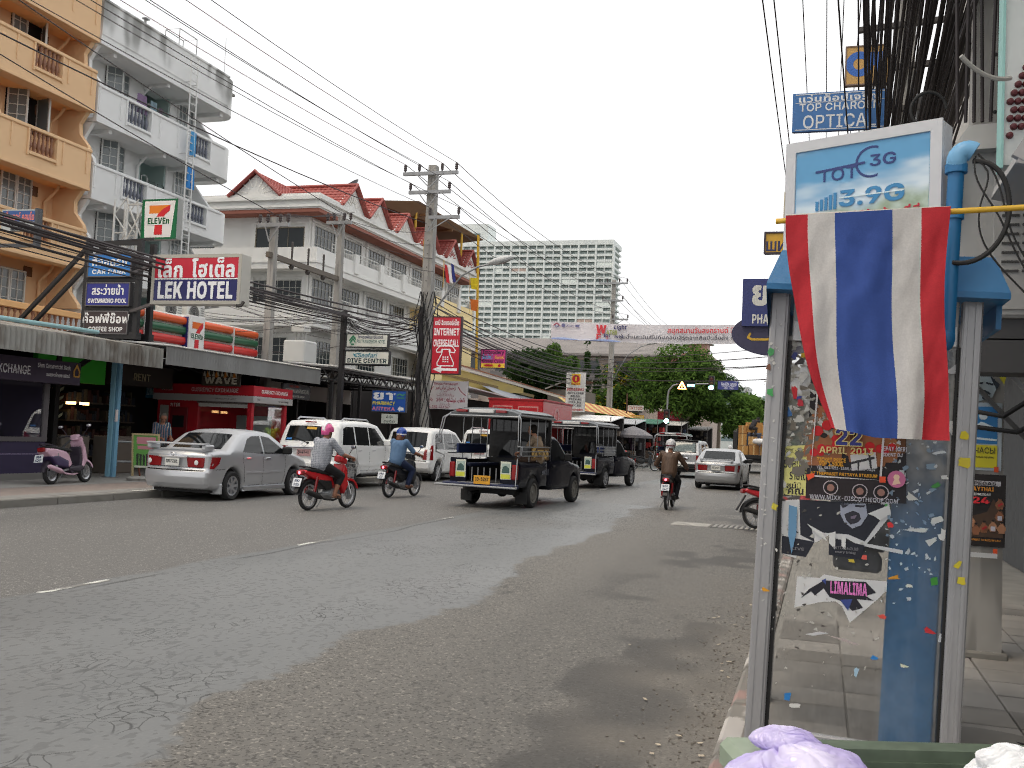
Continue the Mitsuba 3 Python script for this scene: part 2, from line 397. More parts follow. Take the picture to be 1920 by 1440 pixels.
# ================================================================ BUILDINGS ON THE LEFT
mat('white_wall', pr(mikit.proc(lambda p, n, uv: mix((.70, .71, .71), (.60, .61, .605), F(p.x*.9, p.y*.9, p.z*.5, 4))), .8))
def stain(p, n, uv):
    st = sst(.44, .72, N(p.y*3.2, p.z*.35, 4)*.5+.5*F(p.y*1.1, p.z*.6, 7, 4))*sst(15.75, 16.75, p.z+(N(p.y*2.1, 3)-.5)*1.3)
    return mix((.66, .67, .665), (.24, .245, .235), st*.95)
mat('stained_parapet', pr(mikit.proc(stain), .85))
mat('orange_wall', pr(mikit.proc(lambda p, n, uv: mix((.70, .47, .27), (.63, .42, .24), F(p.x*.8, p.y*.8, p.z*.6, 4))), .8))
mat('orange_trim', hexc((228, 178, 122)), .8)
mat('hotel_wall', pr(mikit.proc(lambda p, n, uv: mix((.69, .69, .67), (.58, .58, .56), F(p.x*.5, p.y*.5, p.z*.9, 4)*.7+.3*sst(.55, .8, N(p.y*2.5, p.x*2.5, p.z*.3)))), .8))
mat('cream_wall', hexc((232, 212, 160)), .8)
mat('pane_dark', hexc((40, 46, 50)), .08, specular=.6)
mat('pane_grey', hexc((112, 120, 122)), .1, specular=.6)
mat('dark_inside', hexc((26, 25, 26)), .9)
mat('soffit', hexc((138, 84, 70)), .7)
_win = {}
def window(node, c, az, w, h, nx, nz, fm, pm, fw=.055, name='window', swing=0, deep=.05):
    """framed window with its glazing bars; centre c, facing azimuth az; swing turns it about its left (+) or right (-) edge"""
    k = (round(w, 3), round(h, 3), nx, nz, fm, pm, fw)
    if k not in _win:
        f = MB()
        for a, b, e, g in ((-w/2, w/2, h/2-fw, h/2), (-w/2, w/2, -h/2, -h/2+fw), (-w/2, -w/2+fw, -h/2+fw, h/2-fw), (w/2-fw, w/2, -h/2+fw, h/2-fw)):
            f.box(a, b, e, g, -deep, .02)
        b = fw*.42
        for i in range(1, nx): f.box(-w/2+i*w/nx-b/2, -w/2+i*w/nx+b/2, -h/2+fw, h/2-fw, -deep*.6, .006)
        for i in range(1, nz): f.box(-w/2+fw, w/2-fw, -h/2+i*h/nz-b/2, -h/2+i*h/nz+b/2, -deep*.6+.003, .003)
        _win[k] = mikit.ply(f.out(), fm), mikit.ply(MB().box(-w/2+fw, w/2-fw, -h/2+fw, h/2-fw, -deep*.8, -deep*.55).out(), pm)
    M = facing(c, az)
    if swing:
        s = 1 if swing > 0 else -1
        H = np.eye(4); H[0, 3] = -s*w/2
        B = np.eye(4); B[0, 3] = s*w/2
        a = math.radians(-swing)
        Rm = np.eye(4); Rm[0, 0] = Rm[2, 2] = math.cos(a); Rm[0, 2] = math.sin(a); Rm[2, 0] = -math.sin(a)
        M = M@H@Rm@B
    p = node.part(name, _win[k][0], None, at=M)
    p.part('pane', _win[k][1], None, at=M)
    return p
BALU = MB().lathe([(.0, 0), (.06, 0), (.06, .05), (.035, .08), (.07, .2), (.075, .26), (.04, .4), (.03, .52), (.055, .6), (.05, .64), (.06, .66), (.06, .7), (0, .7)], 8).out()
def balusters(node, m, y0, y1, z0, x, n, h=.7, name='baluster'):
    if m not in _win: _win[m] = mikit.ply(BALU, m, smooth=40)
    for i in range(n):
        A = np.eye(4); A[:3, 3] = (x, y0+(i+.5)*(y1-y0)/n, z0); A[2, 2] = h/.7
        node.part(name, _win[m], None, at=A)
def parapet(node, xf, y0, y1, z0, z1, opens, wallm, trim, th=.16, sill=.48, name='balcony'):
    """balcony front: lower band, framed panels and baluster openings between them"""
    mb = MB().box(xf-th, xf, y0, y1, z0, z0+sill)
    mb.box(xf-th+.02, xf+.05, y0, y1, z1-.12, z1, .02)
    cur = y0
    for a, b in opens:
        mb.box(xf-th, xf-.001, cur, a, z0+sill, z1-.12); cur = b
        mb.box(xf-.02, xf+.06, a-.07, a, z0+sill-.1, z1-.12, .01); mb.box(xf-.02, xf+.06, b, b+.07, z0+sill-.1, z1-.12, .01)
        mb.box(xf-th, xf+.07, a, b, z0+sill-.06, z0+sill+.05, .015)
    mb.box(xf-th, xf-.001, cur, y1, z0+sill, z1-.12)
    for i in range(int((y1-y0)/1.15)+1):
        y = y0+.05+i*1.15
        if all(y < a-.1 or y > b+.1 for a, b in opens): mb.box(xf-.01, xf+.03, y, y+.06, z0+sill, z1-.125)
    return node.part(name, mb, wallm)
# ---- orange block
ob = Thing('apartment_building', 'peach orange apartment block with balustrade balconies at the left edge', 'building')
OX, OW = -25.5, -26.9
ob.part('wall', MB().box(-36, OW, 12, 28.95, 0, 17.4), 'mat_orange_wall')
for i, (z0, z1) in enumerate(((15.35, 17.2), (12.75, 14.2), (9.88, 11.28), (7.0, 8.35))):
    op = [] if i == 0 else [(21.6, 22.9), (26.02, 27.25)]
    b = parapet(ob, OX, 16, 28.97, z0, z1, op, 'mat_orange_wall', 'mat_orange_trim')
    b.part('floor_slab', MB().box(OW-.05, OX-.16, 16, 28.97, z0, z0+.14), 'mat_orange_trim')
    b.part('underside_ledge', MB().box(OX-.5, OX+.04, 16, 28.97, z0-.1, z0-.004, .01), 'mat_orange_wall')
    for a, c in op: balusters(ob, col(128, 88, 66), a+.04, c-.04, z0+.53, OX-.08, 6, z1-z0-.66)
    zz = z0-2.87
    if i < 4:
        for y in (24.72, 28.86):
            pf = Polygon([(OW-.2, zz+1.35), (OX+.02, zz+1.35), (OX-.02, zz+1.5), (OX-.42, zz+1.95), (OX-.46, zz+2.35), (OX-.1, z0-.02), (OW-.2, z0-.02)])
            m = np.eye(4); m[:3, :3] = np.array([[1, 0, 0], [0, 0, -1], [0, 1, 0]]); m[1, 3] = y+.09
            ob.part('divider', MB().ext(pf, .18, m), 'mat_orange_wall')
        ob.part('drain_pipe', MB().tube([(OW+.09, 28.3, zz+.9), (OW+.09, 28.3, zz+2.25), (OW+.35, 28.45, zz+2.6), (OW+.5, 28.5, zz+2.86)], .055, 8), 'mat_orange_wall')
        ob.part('vent', MB().box(OW-.02, OW+.03, 28.22-.6, 28.62-.6, zz+2.35, zz+2.7, .01), col(96, 66, 44))
for j, (zc, sw) in enumerate(((15.2, (0, 55)), (12.2, (60, 80)), (9.3, (0, 0)), (5.95, (0, 0)))):
    ob.part('window_hole', MB().box(OW+.004, OW+.02, 26.3, 27.72, zc-.7, zc+.7), 'mat_dark_inside')  # flat panel on the wall, its dark colour paints the shade of the room
    window(ob, (OW+.06, 26.66, zc), 90, .68, 1.36, 2, 4, col(206, 208, 204), 'mat_pane_grey', name='window', swing=sw[0])
    window(ob, (OW+.06, 27.36, zc), 90, .68, 1.36, 2, 4, col(206, 208, 204), 'mat_pane_grey', name='window', swing=-sw[1])
    window(ob, (OW+.06, 22.4, zc), 90, 1.36, 1.36, 4, 4, col(206, 208, 204), 'mat_pane_grey', name='window')
ob.part('terrace_rail', MB().box(OX-.1, OX+.1, 16, 28.95, 5.1, 5.32, .02).box(OX-.12, OX+.12, 16, 28.95, 4.0, 4.5, .02).box(OX-.09, OX+.09, 24.2, 24.75, 4.5, 5.1), 'mat_orange_trim')
balusters(ob, col(150, 104, 80), 24.8, 28.9, 4.5, OX, 16, .6)
balusters(ob, col(150, 104, 80), 20.2, 24.2, 4.5, OX, 15, .6)
# ---- white block
wb = Thing('apartment_building', 'white apartment block with rounded balcony ends and a black stained roof parapet', 'building')
WX, WW = -25.5, -26.9
wm = MB().box(-36, WW, 29.1, 33.3, 0, 16.4).box(-36, WW, 35.0, 36.9, 0, 16.4).box(-36, WW-2.2, 33.3, 35, 0, 16.4)
wb.part('wall', wm, 'mat_white_wall')
wb.part('recess_wall', MB().box(WW-2.19, WW-2.1, 33.31, 34.99, 3.5, 16).box(WW-2.1, WW-.02, 34.9, 34.99, 3.5, 16).box(WW-2.1, WW-.02, 33.31, 33.4, 3.5, 16), col(160, 178, 175, .8))
def curved_end(z0, z1, th=.16, x=WX, y=37.1, r=.95, grow=0):
    ang = np.linspace(0, np.pi/2, 12)
    o = [(x-r+(r+grow)*math.cos(a), y+(r+grow)*math.sin(a)) for a in ang]+[(x-2.4, y+r+grow)]
    i = [(x-2.4, y+r-th)]+[(x-r+(r-th)*math.cos(a), y+(r-th)*math.sin(a)) for a in ang[::-1]]
    return MB().ext(Polygon(o+i), z1-z0, z=z0)
def slab_plan(z0, z1, y0=29.1, x=WX, y=37.1, r=.95, inset=.17):
    ang = np.linspace(0, np.pi/2, 12)
    o = [(WW-.1, y0), (x-inset, y0)]+[(x-r+(r-inset)*math.cos(a), y+(r-inset)*math.sin(a)) for a in ang]+[(WW-1, y+r-inset)]
    return MB().ext(Polygon(o), z1-z0, z=z0)
for i, (z0, z1) in enumerate(((15.3, 16.9), (12.4, 13.8), (9.55, 10.88), (6.75, 8.05))):
    wmat = 'mat_stained_parapet' if i == 0 else 'mat_white_wall'
    op = [] if i == 0 else [(30.68, 32.05), (34.65, 35.98)]
    if i == 0:
        b = wb.part('roof_parapet', MB().box(WX-.16, WX, 29.1, 37.1, z0+.35, z1).box(WX-.16, WX-.03, 29.1, 37.1, z0, z0+.35).box(WX-.22, WX+.05, 29.1, 37.1, z1, z1+.08), wmat)
    else:
        b = parapet(wb, WX, 29.1, 37.1, z0, z1, op, wmat, wmat, sill=.42)
    b.part('rounded_end', curved_end(z0, z1), wmat, smooth=30)
    b.part('floor_slab', slab_plan(z0, z0+.14), 'mat_white_wall')
    bm = MB()
    for y in (30.0, 33.2, 35.1, 36.9): bm.box(WW, WX-.2, y, y+.16, z0-.16, z0-.003)
    b.part('beam', bm, 'mat_white_wall')
    for a, c in op: balusters(wb, col(96, 100, 112), a+.05, c-.05, z0+.47, WX-.08, 6, z1-z0-.6)
    zz = z0-2.85
    for y in (29.18,):
        pf = Polygon([(WW-.2, zz+1.35), (WX-.02, zz+1.35), (WX-.06, zz+1.5), (WX-.5, zz+1.95), (WX-.52, zz+2.3), (WX-.15, z0-.02), (WW-.2, z0-.02)])
        m = np.eye(4); m[:3, :3] = np.array([[1, 0, 0], [0, 0, -1], [0, 1, 0]]); m[1, 3] = y+.09
        wb.part('divider', MB().ext(pf, .16, m), 'mat_white_wall')
    pf = Polygon([(WW-.1, z0-.2), (WW+.05, z0-.2), (WX-.3, zz+1.4), (WX-.3, zz+.2), (WW-.1, zz+.2)])
    m = np.eye(4); m[:3, :3] = np.array([[1, 0, 0], [0, 0, -1], [0, 1, 0]]); m[1, 3] = 36.85
    wb.part('side_fin', MB().ext(pf, .15, m), 'mat_white_wall')
    fm, gm = col(206, 208, 206), 'mat_pane_grey'
    zc = z0-.62
    wb.part('window_hole', MB().box(WW+.004, WW+.02, 31.0, 32.35, zc-.75, zc+.65), 'mat_dark_inside')  # dark panel on solid wall, painted as the unlit room behind
    window(wb, (WW+.06, 31.32, zc), 90, .66, 1.3, 2, 4, fm, gm, swing=35)
    window(wb, (WW+.06, 32.02, zc), 90, .66, 1.3, 2, 4, fm, gm)
    window(wb, (WW+.06, 36.05, zc), 90, 1.1, 1.3, 4, 4, fm, gm)
    wb.part('door', MB().box(WW-2.1, WW-2.05, 33.9, 34.7, z0-2.7, z0-.75, .01), col(92, 116, 116))
    wb.part('drain_pipe', MB().tube([(WW+.08, 33.1, z0-2.7), (WW+.08, 33.1, z0-.5), (WW+.5, 33.1, z0-.12)], .05, 8), 'mat_white_wall')
    if i < 3:
        wb.part('towel_rack', MB().tube([(WW+.7, 32.6, z0-1.6), (WW+.7, 32.6, z0-1.05), (WW+.7, 32.8, z0-.98), (WW+.7, 32.95, z0-1.05), (WW+.7, 32.95, z0-1.6)], .018, 6), col(150, 150, 150, .3))
wb.part('roof', MB().box(-36, WX-.2, 29.1, 37.9, 16.35, 16.45), 'mat_dark_concrete')
wb.part('roof_pipe', MB().tube([(-26.5, 32.6, 16.4), (-26.5, 32.6, 17.75)], .05, 8).box(-26.6, -26.4, 32.5, 32.75, 17.75, 17.8), col(120, 124, 126))
hoop = MB()
for y in (34.4, 35.6):
    hoop.tube([(-26.2, y, 16.4), (-26.2, y, 18.1), (-26.9, y, 18.1), (-26.9, y, 16.4)], .022, 6)
hoop.tube([(-26.2, 34.4, 18.1), (-26.2, 35.6, 18.1)], .022, 6).tube([(-26.9, 34.4, 18.1), (-26.9, 35.6, 18.1)], .022, 6)
wb.part('roof_hoop', hoop, col(150, 152, 152, .4))
wb.part('aerial', MB().tube([(-26, 37.4, 16.8), (-26, 37.4, 18.9)], .012, 5), col(120, 120, 120))
# ladder fixed to the white block
lad = Thing('ladder', 'tall white metal ladder fixed up the front of the white apartment block', 'ladder')
lad.part('rail', MB().tube([(-25.15, 34.0, 8.0), (-25.15, 33.9, 16.6)], .03, 6), col(205, 206, 204)); lad.part('rail', MB().tube([(-25.15, 34.45, 8.0), (-25.15, 34.35, 16.6)], .03, 6), col(205, 206, 204))
for i in range(26):
    lad.part('rung', MB().tube([(-25.15, 34.0-.0038*i, 8.3+i*.32), (-25.15, 34.45-.0038*i, 8.3+i*.32)], .02, 6), col(205, 206, 204))
for z in (9.2, 12.6, 15.6):
    lad.part('bracket', MB().bar((-25.5, 33.95, z), (-25.15, 33.95, z), .03).bar((-25.5, 34.4, z), (-25.15, 34.4, z), .03), col(190, 190, 190))
# things on the balconies
def cloth_piece(w, h, seed, fold=.05):
    nx, nz = 10, 8
    X, Z = np.meshgrid(np.linspace(-w/2, w/2, nx), np.linspace(0, -h, nz))
    Yy = fold*np.sin(X/w*9+seed)*(.4+(-Z)/h)
    v = np.stack([X.ravel(), Yy.ravel(), Z.ravel()], 1)
    f = np.array([[i*nx+j, i*nx+j+1, (i+1)*nx+j+1, (i+1)*nx+j] for i in range(nz-1) for j in range(nx-1)])
    return v, f
for i, (y, z, w, h, c, lb) in enumerate(((31.6, 14.25, .5, .75, (110, 92, 120), 'purple grey laundry hanging over the upper white balcony rail'), (32.3, 14.2, .4, .7, (100, 120, 130), 'grey blue laundry drying on the upper white balcony'),
        (32.75, 14.1, .3, .6, (70, 62, 74), 'dark laundry drying on the upper white balcony'), (34.35, 13.6, .35, 1.0, (70, 140, 190), 'pale blue towel hanging by the ladder below the upper rail'), (34.3, 12.1, .4, .9, (50, 120, 185), 'bright blue cloth hanging beside the ladder on the white front'))):
    solo('laundry', cloth_piece(w, h, i*1.7), col(*c, .9), lb, 'laundry', smooth=True, M=frame((-25.45+(.3 if z < 14 else -.15), y, z), 90))
for i, (y, z, c) in enumerate(((33.0, 13.2, (60, 60, 62)), (33.6, 13.2, (56, 56, 58)), (33.05, 10.3, (64, 64, 66)), (33.6, 10.3, (50, 50, 52)))):
    ch = Thing('folding_chair', ('dark frame chair standing on the %s white balcony, %s of its pair' % (('upper', 'lower')[i//2], ('left', 'right')[i % 2])), 'chair', (-25.95, y, z-.45), 90)
    ch.part('backrest', MB().tube([(-.2, 0, 0), (-.2, .1, 1.35), (.2, .1, 1.35), (.2, 0, 0)], .022, 6), col(*c, .4))
    ch.part('seat', MB().box(-.2, .2, -.4, 0, .42, .46, .01), col(*c, .5))
    ch.part('leg', MB().tube([(-.2, -.38, .42), (-.2, -.42, 0)], .02, 6), col(*c, .4)); ch.part('leg', MB().tube([(.2, -.38, .42), (.2, -.42, 0)], .02, 6), col(*c, .4))

# ---- hotel with red gables
ht = Thing('hotel_building', 'white hotel with a row of red tiled gables and long window bands', 'building')
HX, HY = -25.3, 45.4
hw_, ys = -26.4, 46.4
Y1 = 69.6
ht.part('wall', MB().box(-44, hw_, ys, Y1, 0, 13.2), 'mat_hotel_wall')
def ring(x, y, z0, z1, th, m, name, y1=Y1):
    return ht.part(name, MB().box(x-th, x, y, y1, z0, z1).box(-44, x-th, y, y+th, z0, z1), m)
ring(HX, HY, 13.05, 13.85, 1.3, 'mat_hotel_wall', 'cornice'); ring(HX+.18, HY-.18, 13.5, 13.68, .2, 'mat_hotel_wall', 'cornice_moulding'); ring(HX+.08, HY-.08, 13.12, 13.24, .1, 'mat_hotel_wall', 'cornice_moulding')
ring(HX-.02, HY+.02, 12.86, 13.047, 1.2, 'mat_soffit', 'soffit')
ht.part('roof_deck', MB().box(-44, HX-1.3, HY+1.3, Y1, 13.2, 13.5), 'mat_dark_concrete')
for z0, z1 in ((9.87, 11.0), (6.85, 8.1)):
    ring(HX, HY, z0, z1, .14, 'mat_hotel_wall', 'balcony_front', 60.0); ring(HX+.06, HY-.06, z0+.32, z0+.44, .07, 'mat_hotel_wall', 'balcony_moulding', 60.0)
    ht.part('balcony_front', MB().box(HX-.14, HX, 60.02, Y1, z0-(.5 if z0 > 9 else .2), z1-.1), 'mat_cream_wall')
    ht.part('balcony_slab', MB().box(hw_-.1, HX-.14, HY+.1, Y1, z0, z0+.2).box(-44, hw_, HY+.14, ys, z0, z0+.2), 'mat_hotel_wall')
ht.part('lower_wall', MB().box(hw_+.01, hw_+.04, 60.0, Y1, 7, 9.8).box(HX-.3, HX-.05, 60.1, Y1, 2.5, 6.6), 'mat_cream_wall')
ring(HX, HY, 3.4, 4.3, .5, 'mat_hotel_wall', 'lower_cornice'); ring(HX+.12, HY-.12, 4.3, 4.55, .5, 'mat_hotel_wall', 'lower_cornice')
dk, wf = 'mat_pane_dark', col(178, 178, 172)
for z0 in (11.05, 8.2):
    for i in range(7):
        yc = 48.1+i*3.3
        ht.part('window_surround', MB().box(hw_+.004, hw_+.07, yc-1.45, yc-1.2, z0-.1, z0+1.55).box(hw_+.004, hw_+.07, yc+1.2, yc+1.45, z0-.1, z0+1.55).box(hw_+.004, hw_+.09, yc-1.45, yc+1.45, z0+1.56, z0+1.68), 'mat_hotel_wall')
        window(ht, (hw_+.06, yc, z0+.7), 90, 2.4, 1.5, 6, 3, wf, dk, .05)
        if z0 > 10 or i < 4:
            ht.part('balcony_pier', MB().box(HX-.5, HX+.14, yc+1.5, yc+2.0, z0-.75, z0+.35, .02), 'mat_hotel_wall')
            rl = MB().tube([(HX, yc-1.1, z0+.4), (HX, yc+1.4, z0+.4)], .03, 6).tube([(HX, yc-1.1, z0+.2), (HX, yc+1.4, z0+.2)], .02, 6)
            for q in range(6): rl.tube([(HX, yc-1.05+q*.48, z0-.05), (HX, yc-1.05+q*.48, z0+.4)], .016, 5)
            ht.part('railing', rl, col(200, 200, 196))
    for xc, w in ((-28.1, 3.0), (-33.6, 3.0), (-39, 3)):
        window(ht, (xc, ys-.06, z0+.6), 0, w, 1.25, 3 if z0 > 10 else 8, 1 if z0 > 10 else 3, wf if z0 < 10 else col(120, 112, 96), dk, .05)
        ht.part('window_surround', MB().box(xc-w/2-.3, xc-w/2, ys-.08, ys, z0-.1, z0+1.4).box(xc+w/2, xc+w/2+.3, ys-.08, ys, z0-.1, z0+1.4).box(xc-w/2-.3, xc+w/2+.3, ys-.1, ys, z0+1.4, z0+1.5), 'mat_hotel_wall')
for yc in (49, 54, 59, 64):
    window(ht, (hw_+.06, yc, 5.4), 90, 2.4, 1.9, 6, 4, wf, dk, .05)
for xc in (-28.4, -33.4): window(ht, (xc, ys-.06, 5.4), 0, 2.2, 1.9, 5, 4, wf, dk, .05)
# gables and tiles
mat('roof_tile', pr(mikit.proc(lambda p, n, uv: mix((.26, .055, .045), (.36, .09, .075), N(p.x*3, p.y*3, p.z*6))), .55))
mat('roof_tile_dark', pr(mikit.proc(lambda p, n, uv: mix((.20, .04, .035), (.28, .06, .05), N(p.x*3, p.y*3, p.z*6))), .55))
def tiles(a, b, c, d, n, k, lift=.05):
    """tiled slope: eave a-b, ridge d-c; n courses of stepped wavy tiles"""
    a, b, c, d = (np.asarray(q, float) for q in (a, b, c, d))
    nrm = np.cross(b-a, d-a); nrm /= np.linalg.norm(nrm)
    L = int(np.linalg.norm(b-a)/.15)+2
    mb = MB()
    for i in range(n):
        t0, t1 = i/n, (i+1.18)/n
        t1 = min(t1, 1)
        lo = (a+(d-a)*t0, b+(c-b)*t0); hi = (a+(d-a)*t1, b+(c-b)*t1)
        u = np.linspace(0, 1, L)[:, None]
        wv = (np.arange(L) % 2)[:, None]*.035
        p0 = lo[0]+(lo[1]-lo[0])*u+nrm*(lift+wv); p1 = hi[0]+(hi[1]-hi[0])*u+nrm*(.01+wv); p2 = lo[0]+(lo[1]-lo[0])*u+nrm*0
        v = np.vstack([p2, p0, p1]); j = np.arange(L-1)
        mb.add(v, np.vstack([np.stack([j, j+1, j+1+L, j+L], 1), np.stack([j+L, j+1+L, j+1+2*L, j+2*L], 1)]))
    return mb
def gable(yc, zb, zt, hwid, x=HX, deep=4.5, dark=False, name='gable'):
    g = ht.part(name, MB().add(np.array([[x, yc-hwid, zb], [x, yc+hwid, zb], [x, yc, zt-.1], [x-.2, yc-hwid, zb], [x-.2, yc+hwid, zb], [x-.2, yc, zt-.1]]), np.array([[0, 1, 2], [3, 5, 4], [0, 2, 5], [0, 5, 3], [1, 4, 5], [1, 5, 2]])), 'mat_hotel_wall')
    rm = 'mat_roof_tile_dark' if dark else 'mat_roof_tile'
    o, e = .12, .25
    for s in (-1, 1):
        A, B, C, D = (x+e, yc+s*(hwid+o), zb-.05), (x-deep, yc+s*(hwid+o), zb-.05), (x-deep, yc, zt), (x+e, yc, zt)
        if s > 0: A, B, C, D = B, A, D, C
        g.part('tiled_slope', tiles(A, B, C, D, 7, 0), rm, kind='stuff')
    rb = MB().tube([(x+e, yc, zt+.03), (x-deep, yc, zt+.03)], .09, 6)
    for s in (-1, 1): rb.tube([(x+e-.02, yc+s*(hwid+o), zb-.02), (x+e-.02, yc, zt+.02)], .07, 6)
    g.part('ridge', rb, rm)
    sb = MB()
    for q in range(7):
        a = math.radians(20+q*23.3)
        sb.bar((x+.02, yc+.32*math.cos(a)*hwid*.6, zb+.12+.32*math.sin(a)*.8), (x+.02, yc+.75*math.cos(a)*hwid*.66, zb+.12+.62*math.sin(a)), .05, .03, up=(1, 0, 0))
    g.part('sunburst', sb, col(150, 40, 40) if dark else col(214, 212, 204))
for i, yc in enumerate((49.2, 52.5, 56.4, 60.5, 64.7, 68.4)):
    gable(yc, 13.8, 15.2, 1.45, dark=i > 3)
# main hipped roof and the gable towards the camera
z0, z1 = 13.75, 14.75
ht.part('tiled_slope', tiles((-44, HY+.3, z0), (HX-1.2, HY+.3, z0), (HX-4.2, HY+4.3, z1), (-44, HY+4.3, z1), 11, 0), 'mat_roof_tile', kind='stuff')
ht.part('tiled_slope', tiles((HX-1.2, HY+.3, z0), (HX-1.2, Y1, z0), (HX-4.2, Y1, z1), (HX-4.2, HY+4.3, z1), 9, 0), 'mat_roof_tile', kind='stuff')
ht.part('roof_top', MB().box(-44, HX-4.2, HY+4.2, Y1, z1-.1, z1+.25), 'mat_dark_concrete')
gx, gz0, gz1, gh = -29.2, 13.75, 15.0, 1.5
g = ht.part('gable', MB().add(np.array([[gx-gh, HY+.1, gz0], [gx+gh, HY+.1, gz0], [gx, HY+.1, gz1], [gx-gh, HY+.35, gz0], [gx+gh, HY+.35, gz0], [gx, HY+.35, gz1]]), np.array([[0, 1, 2], [3, 5, 4], [0, 2, 5], [0, 5, 3], [1, 4, 5], [1, 5, 2]])), 'mat_hotel_wall')
g.part('tiled_slope', tiles((gx+gh+.1, HY-.1, gz0), (gx+gh+.1, HY+4, gz0), (gx, HY+4, gz1+.08), (gx, HY-.1, gz1+.08), 9, 0), 'mat_roof_tile', kind='stuff')
g.part('tiled_slope', tiles((gx-gh-.1, HY+4, gz0), (gx-gh-.1, HY-.1, gz0), (gx, HY-.1, gz1+.08), (gx, HY+4, gz1+.08), 9, 0), 'mat_roof_tile', kind='stuff')
g.part('ridge', MB().tube([(gx-gh-.1, HY-.1, gz0+.03), (gx, HY-.1, gz1+.12), (gx+gh+.1, HY-.1, gz0+.03)], .1, 6), 'mat_roof_tile_dark')
sb = MB()
for q in range(7):
    a = math.radians(12+q*26); sb.bar((gx+.5*math.cos(a), HY+.08, gz0+.15+.45*math.sin(a)), (gx+1.0*math.cos(a), HY+.08, gz0+.15+.9*math.sin(a)), .06, .03, up=(0, 1, 0))
g.part('sunburst', sb, col(222, 220, 214))
# satellite dish and rusty canopy on the hotel roof
sd = Thing('satellite_dish', 'dark mesh satellite dish on the hotel roof behind the first gable', 'satellite dish', (-27.5, 52.6, 14.9))
sd.part('dish', MB().lathe([(0, 0), (.5, .05), (.9, .2), (1.1, .32)], 20).out(frame((0, 0, .7), 30, 0, -40)), col(96, 100, 104), smooth=40)
sd.part('mast', MB().tube([(0, 0, -1), (0, 0, .75)], .05, 6).tube([(0, 0, .8), (.35, .2, 1.3)], .02, 5), col(90, 90, 90))
cn = Thing('roof_canopy', 'rusty brown metal canopy on yellow posts over the hotel roof', 'canopy')
cn.part('sheet', MB().add(np.array([[-27, 54.2, 15.6], [-26.0, 60, 16.9], [-25.6, 72, 16.75], [-31, 72, 16.2], [-32, 55, 16.3], [-27, 54.2, 15.66], [-26.0, 60, 16.96], [-25.6, 72, 16.81], [-31, 72, 16.26], [-32, 55, 16.36]]), np.array([[0, 1, 2], [0, 2, 3], [0, 3, 4], [5, 7, 6], [5, 8, 7], [5, 9, 8], [0, 6, 1], [0, 5, 6], [1, 7, 2], [1, 6, 7]])), col(104, 78, 54, .8))
for y in (61, 66): cn.part('rafter', MB().box(-31, -25.9, y, y+.12, 16.2, 16.35), col(120, 86, 54))
for (x, y) in ((-26.4, 60.5), (-25.9, 68)): cn.part('post', MB().tube([(x, y, 14), (x, y, 16.5)], .09, 8), col(190, 150, 40))
yp = Thing('yellow_pole', 'tall yellow pipe pole at the far corner of the hotel', 'pole')
yp.part('shaft', MB().tube([(-24.20, 67.85, 6.07), (-24.20, 66.90, 16.11)], .1, 8), col(196, 156, 40))
yp2 = Thing('yellow_pole', 'short yellow pole right beside the big concrete utility pole', 'pole')
yp2.part('shaft', MB().tube([(-22.00, 51.92, 9.23), (-22.00, 51.88, 12.61)], .08, 8), col(196, 156, 40))


# ================================================================ SHOP ROW, AWNINGS AND SIGNS ON THE LEFT
def corr(x, y0, y1, z0, z1, pitch=.12, d=.03, back=-.02):
    """upright corrugated sheet facing +X"""
    n = int((y1-y0)/(pitch/4))
    y = np.linspace(y0, y1, n+1)
    dx = d*np.clip(np.sin(np.arange(n+1)*np.pi/2+.4)*1.3, -.6, 1)
    v = np.vstack([np.stack([x+dx, y, y*0+z0], 1), np.stack([x+dx, y, y*0+z1], 1)])
    j = np.arange(n)
    return v, np.stack([j, j+1, j+n+2, j+n+1], 1)
mat('tin', pr(mikit.proc(lambda p, n, uv: mix((.36, .37, .375), (.22, .22, .215), F(p.y*2.2, p.z*1.2, p.x, 4))), .5, metallic=.35))
mat('tin_old', pr(mikit.proc(lambda p, n, uv: mix((.33, .33, .31), (.17, .15, .13), sst(.35, .7, F(p.y*3.5, p.z*1.6, p.x, 4)))), .6, metallic=.2))
mat('black_steel', hexc((34, 34, 36)), .5)
mat('galv', pr(mikit.proc(lambda p, n, uv: mix((.34, .35, .36), (.25, .26, .27), F(p.x*6, p.y*6, p.z*6, 3))), .45, metallic=.5))
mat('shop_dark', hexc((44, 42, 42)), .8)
aw = Thing('awning', 'older grey corrugated metal awning behind the black sign frame', 'awning')
aw.part('fascia', corr(-15.8, 12, 20.9, 2.93, 3.42, .14, .04), 'mat_tin_old')
aw.part('roof_sheet', MB().add(np.array([[-15.85, 12, 3.4], [-15.85, 20.9, 3.4], [-20, 20.9, 3.95], [-20, 12, 3.95], [-15.85, 12, 3.43], [-15.85, 20.9, 3.43], [-20, 20.9, 3.98], [-20, 12, 3.98]]), np.array([[3, 2, 1, 0], [4, 5, 6, 7], [0, 1, 5, 4], [1, 2, 6, 5], [2, 3, 7, 6], [3, 0, 4, 7]])), 'mat_tin_old')
aw.part('edge_pipe', MB().tube([(-16.2, 12, 3.56), (-16.2, 19.0, 3.62)], .05, 8), col(150, 190, 196))
aw2 = Thing('awning', 'pale grey corrugated metal awning running under the striped shop fascia', 'awning')
aw2.part('fascia', corr(-15.74, 20.92, 28.9, 3.04, 3.5, .12, .03), 'mat_tin')
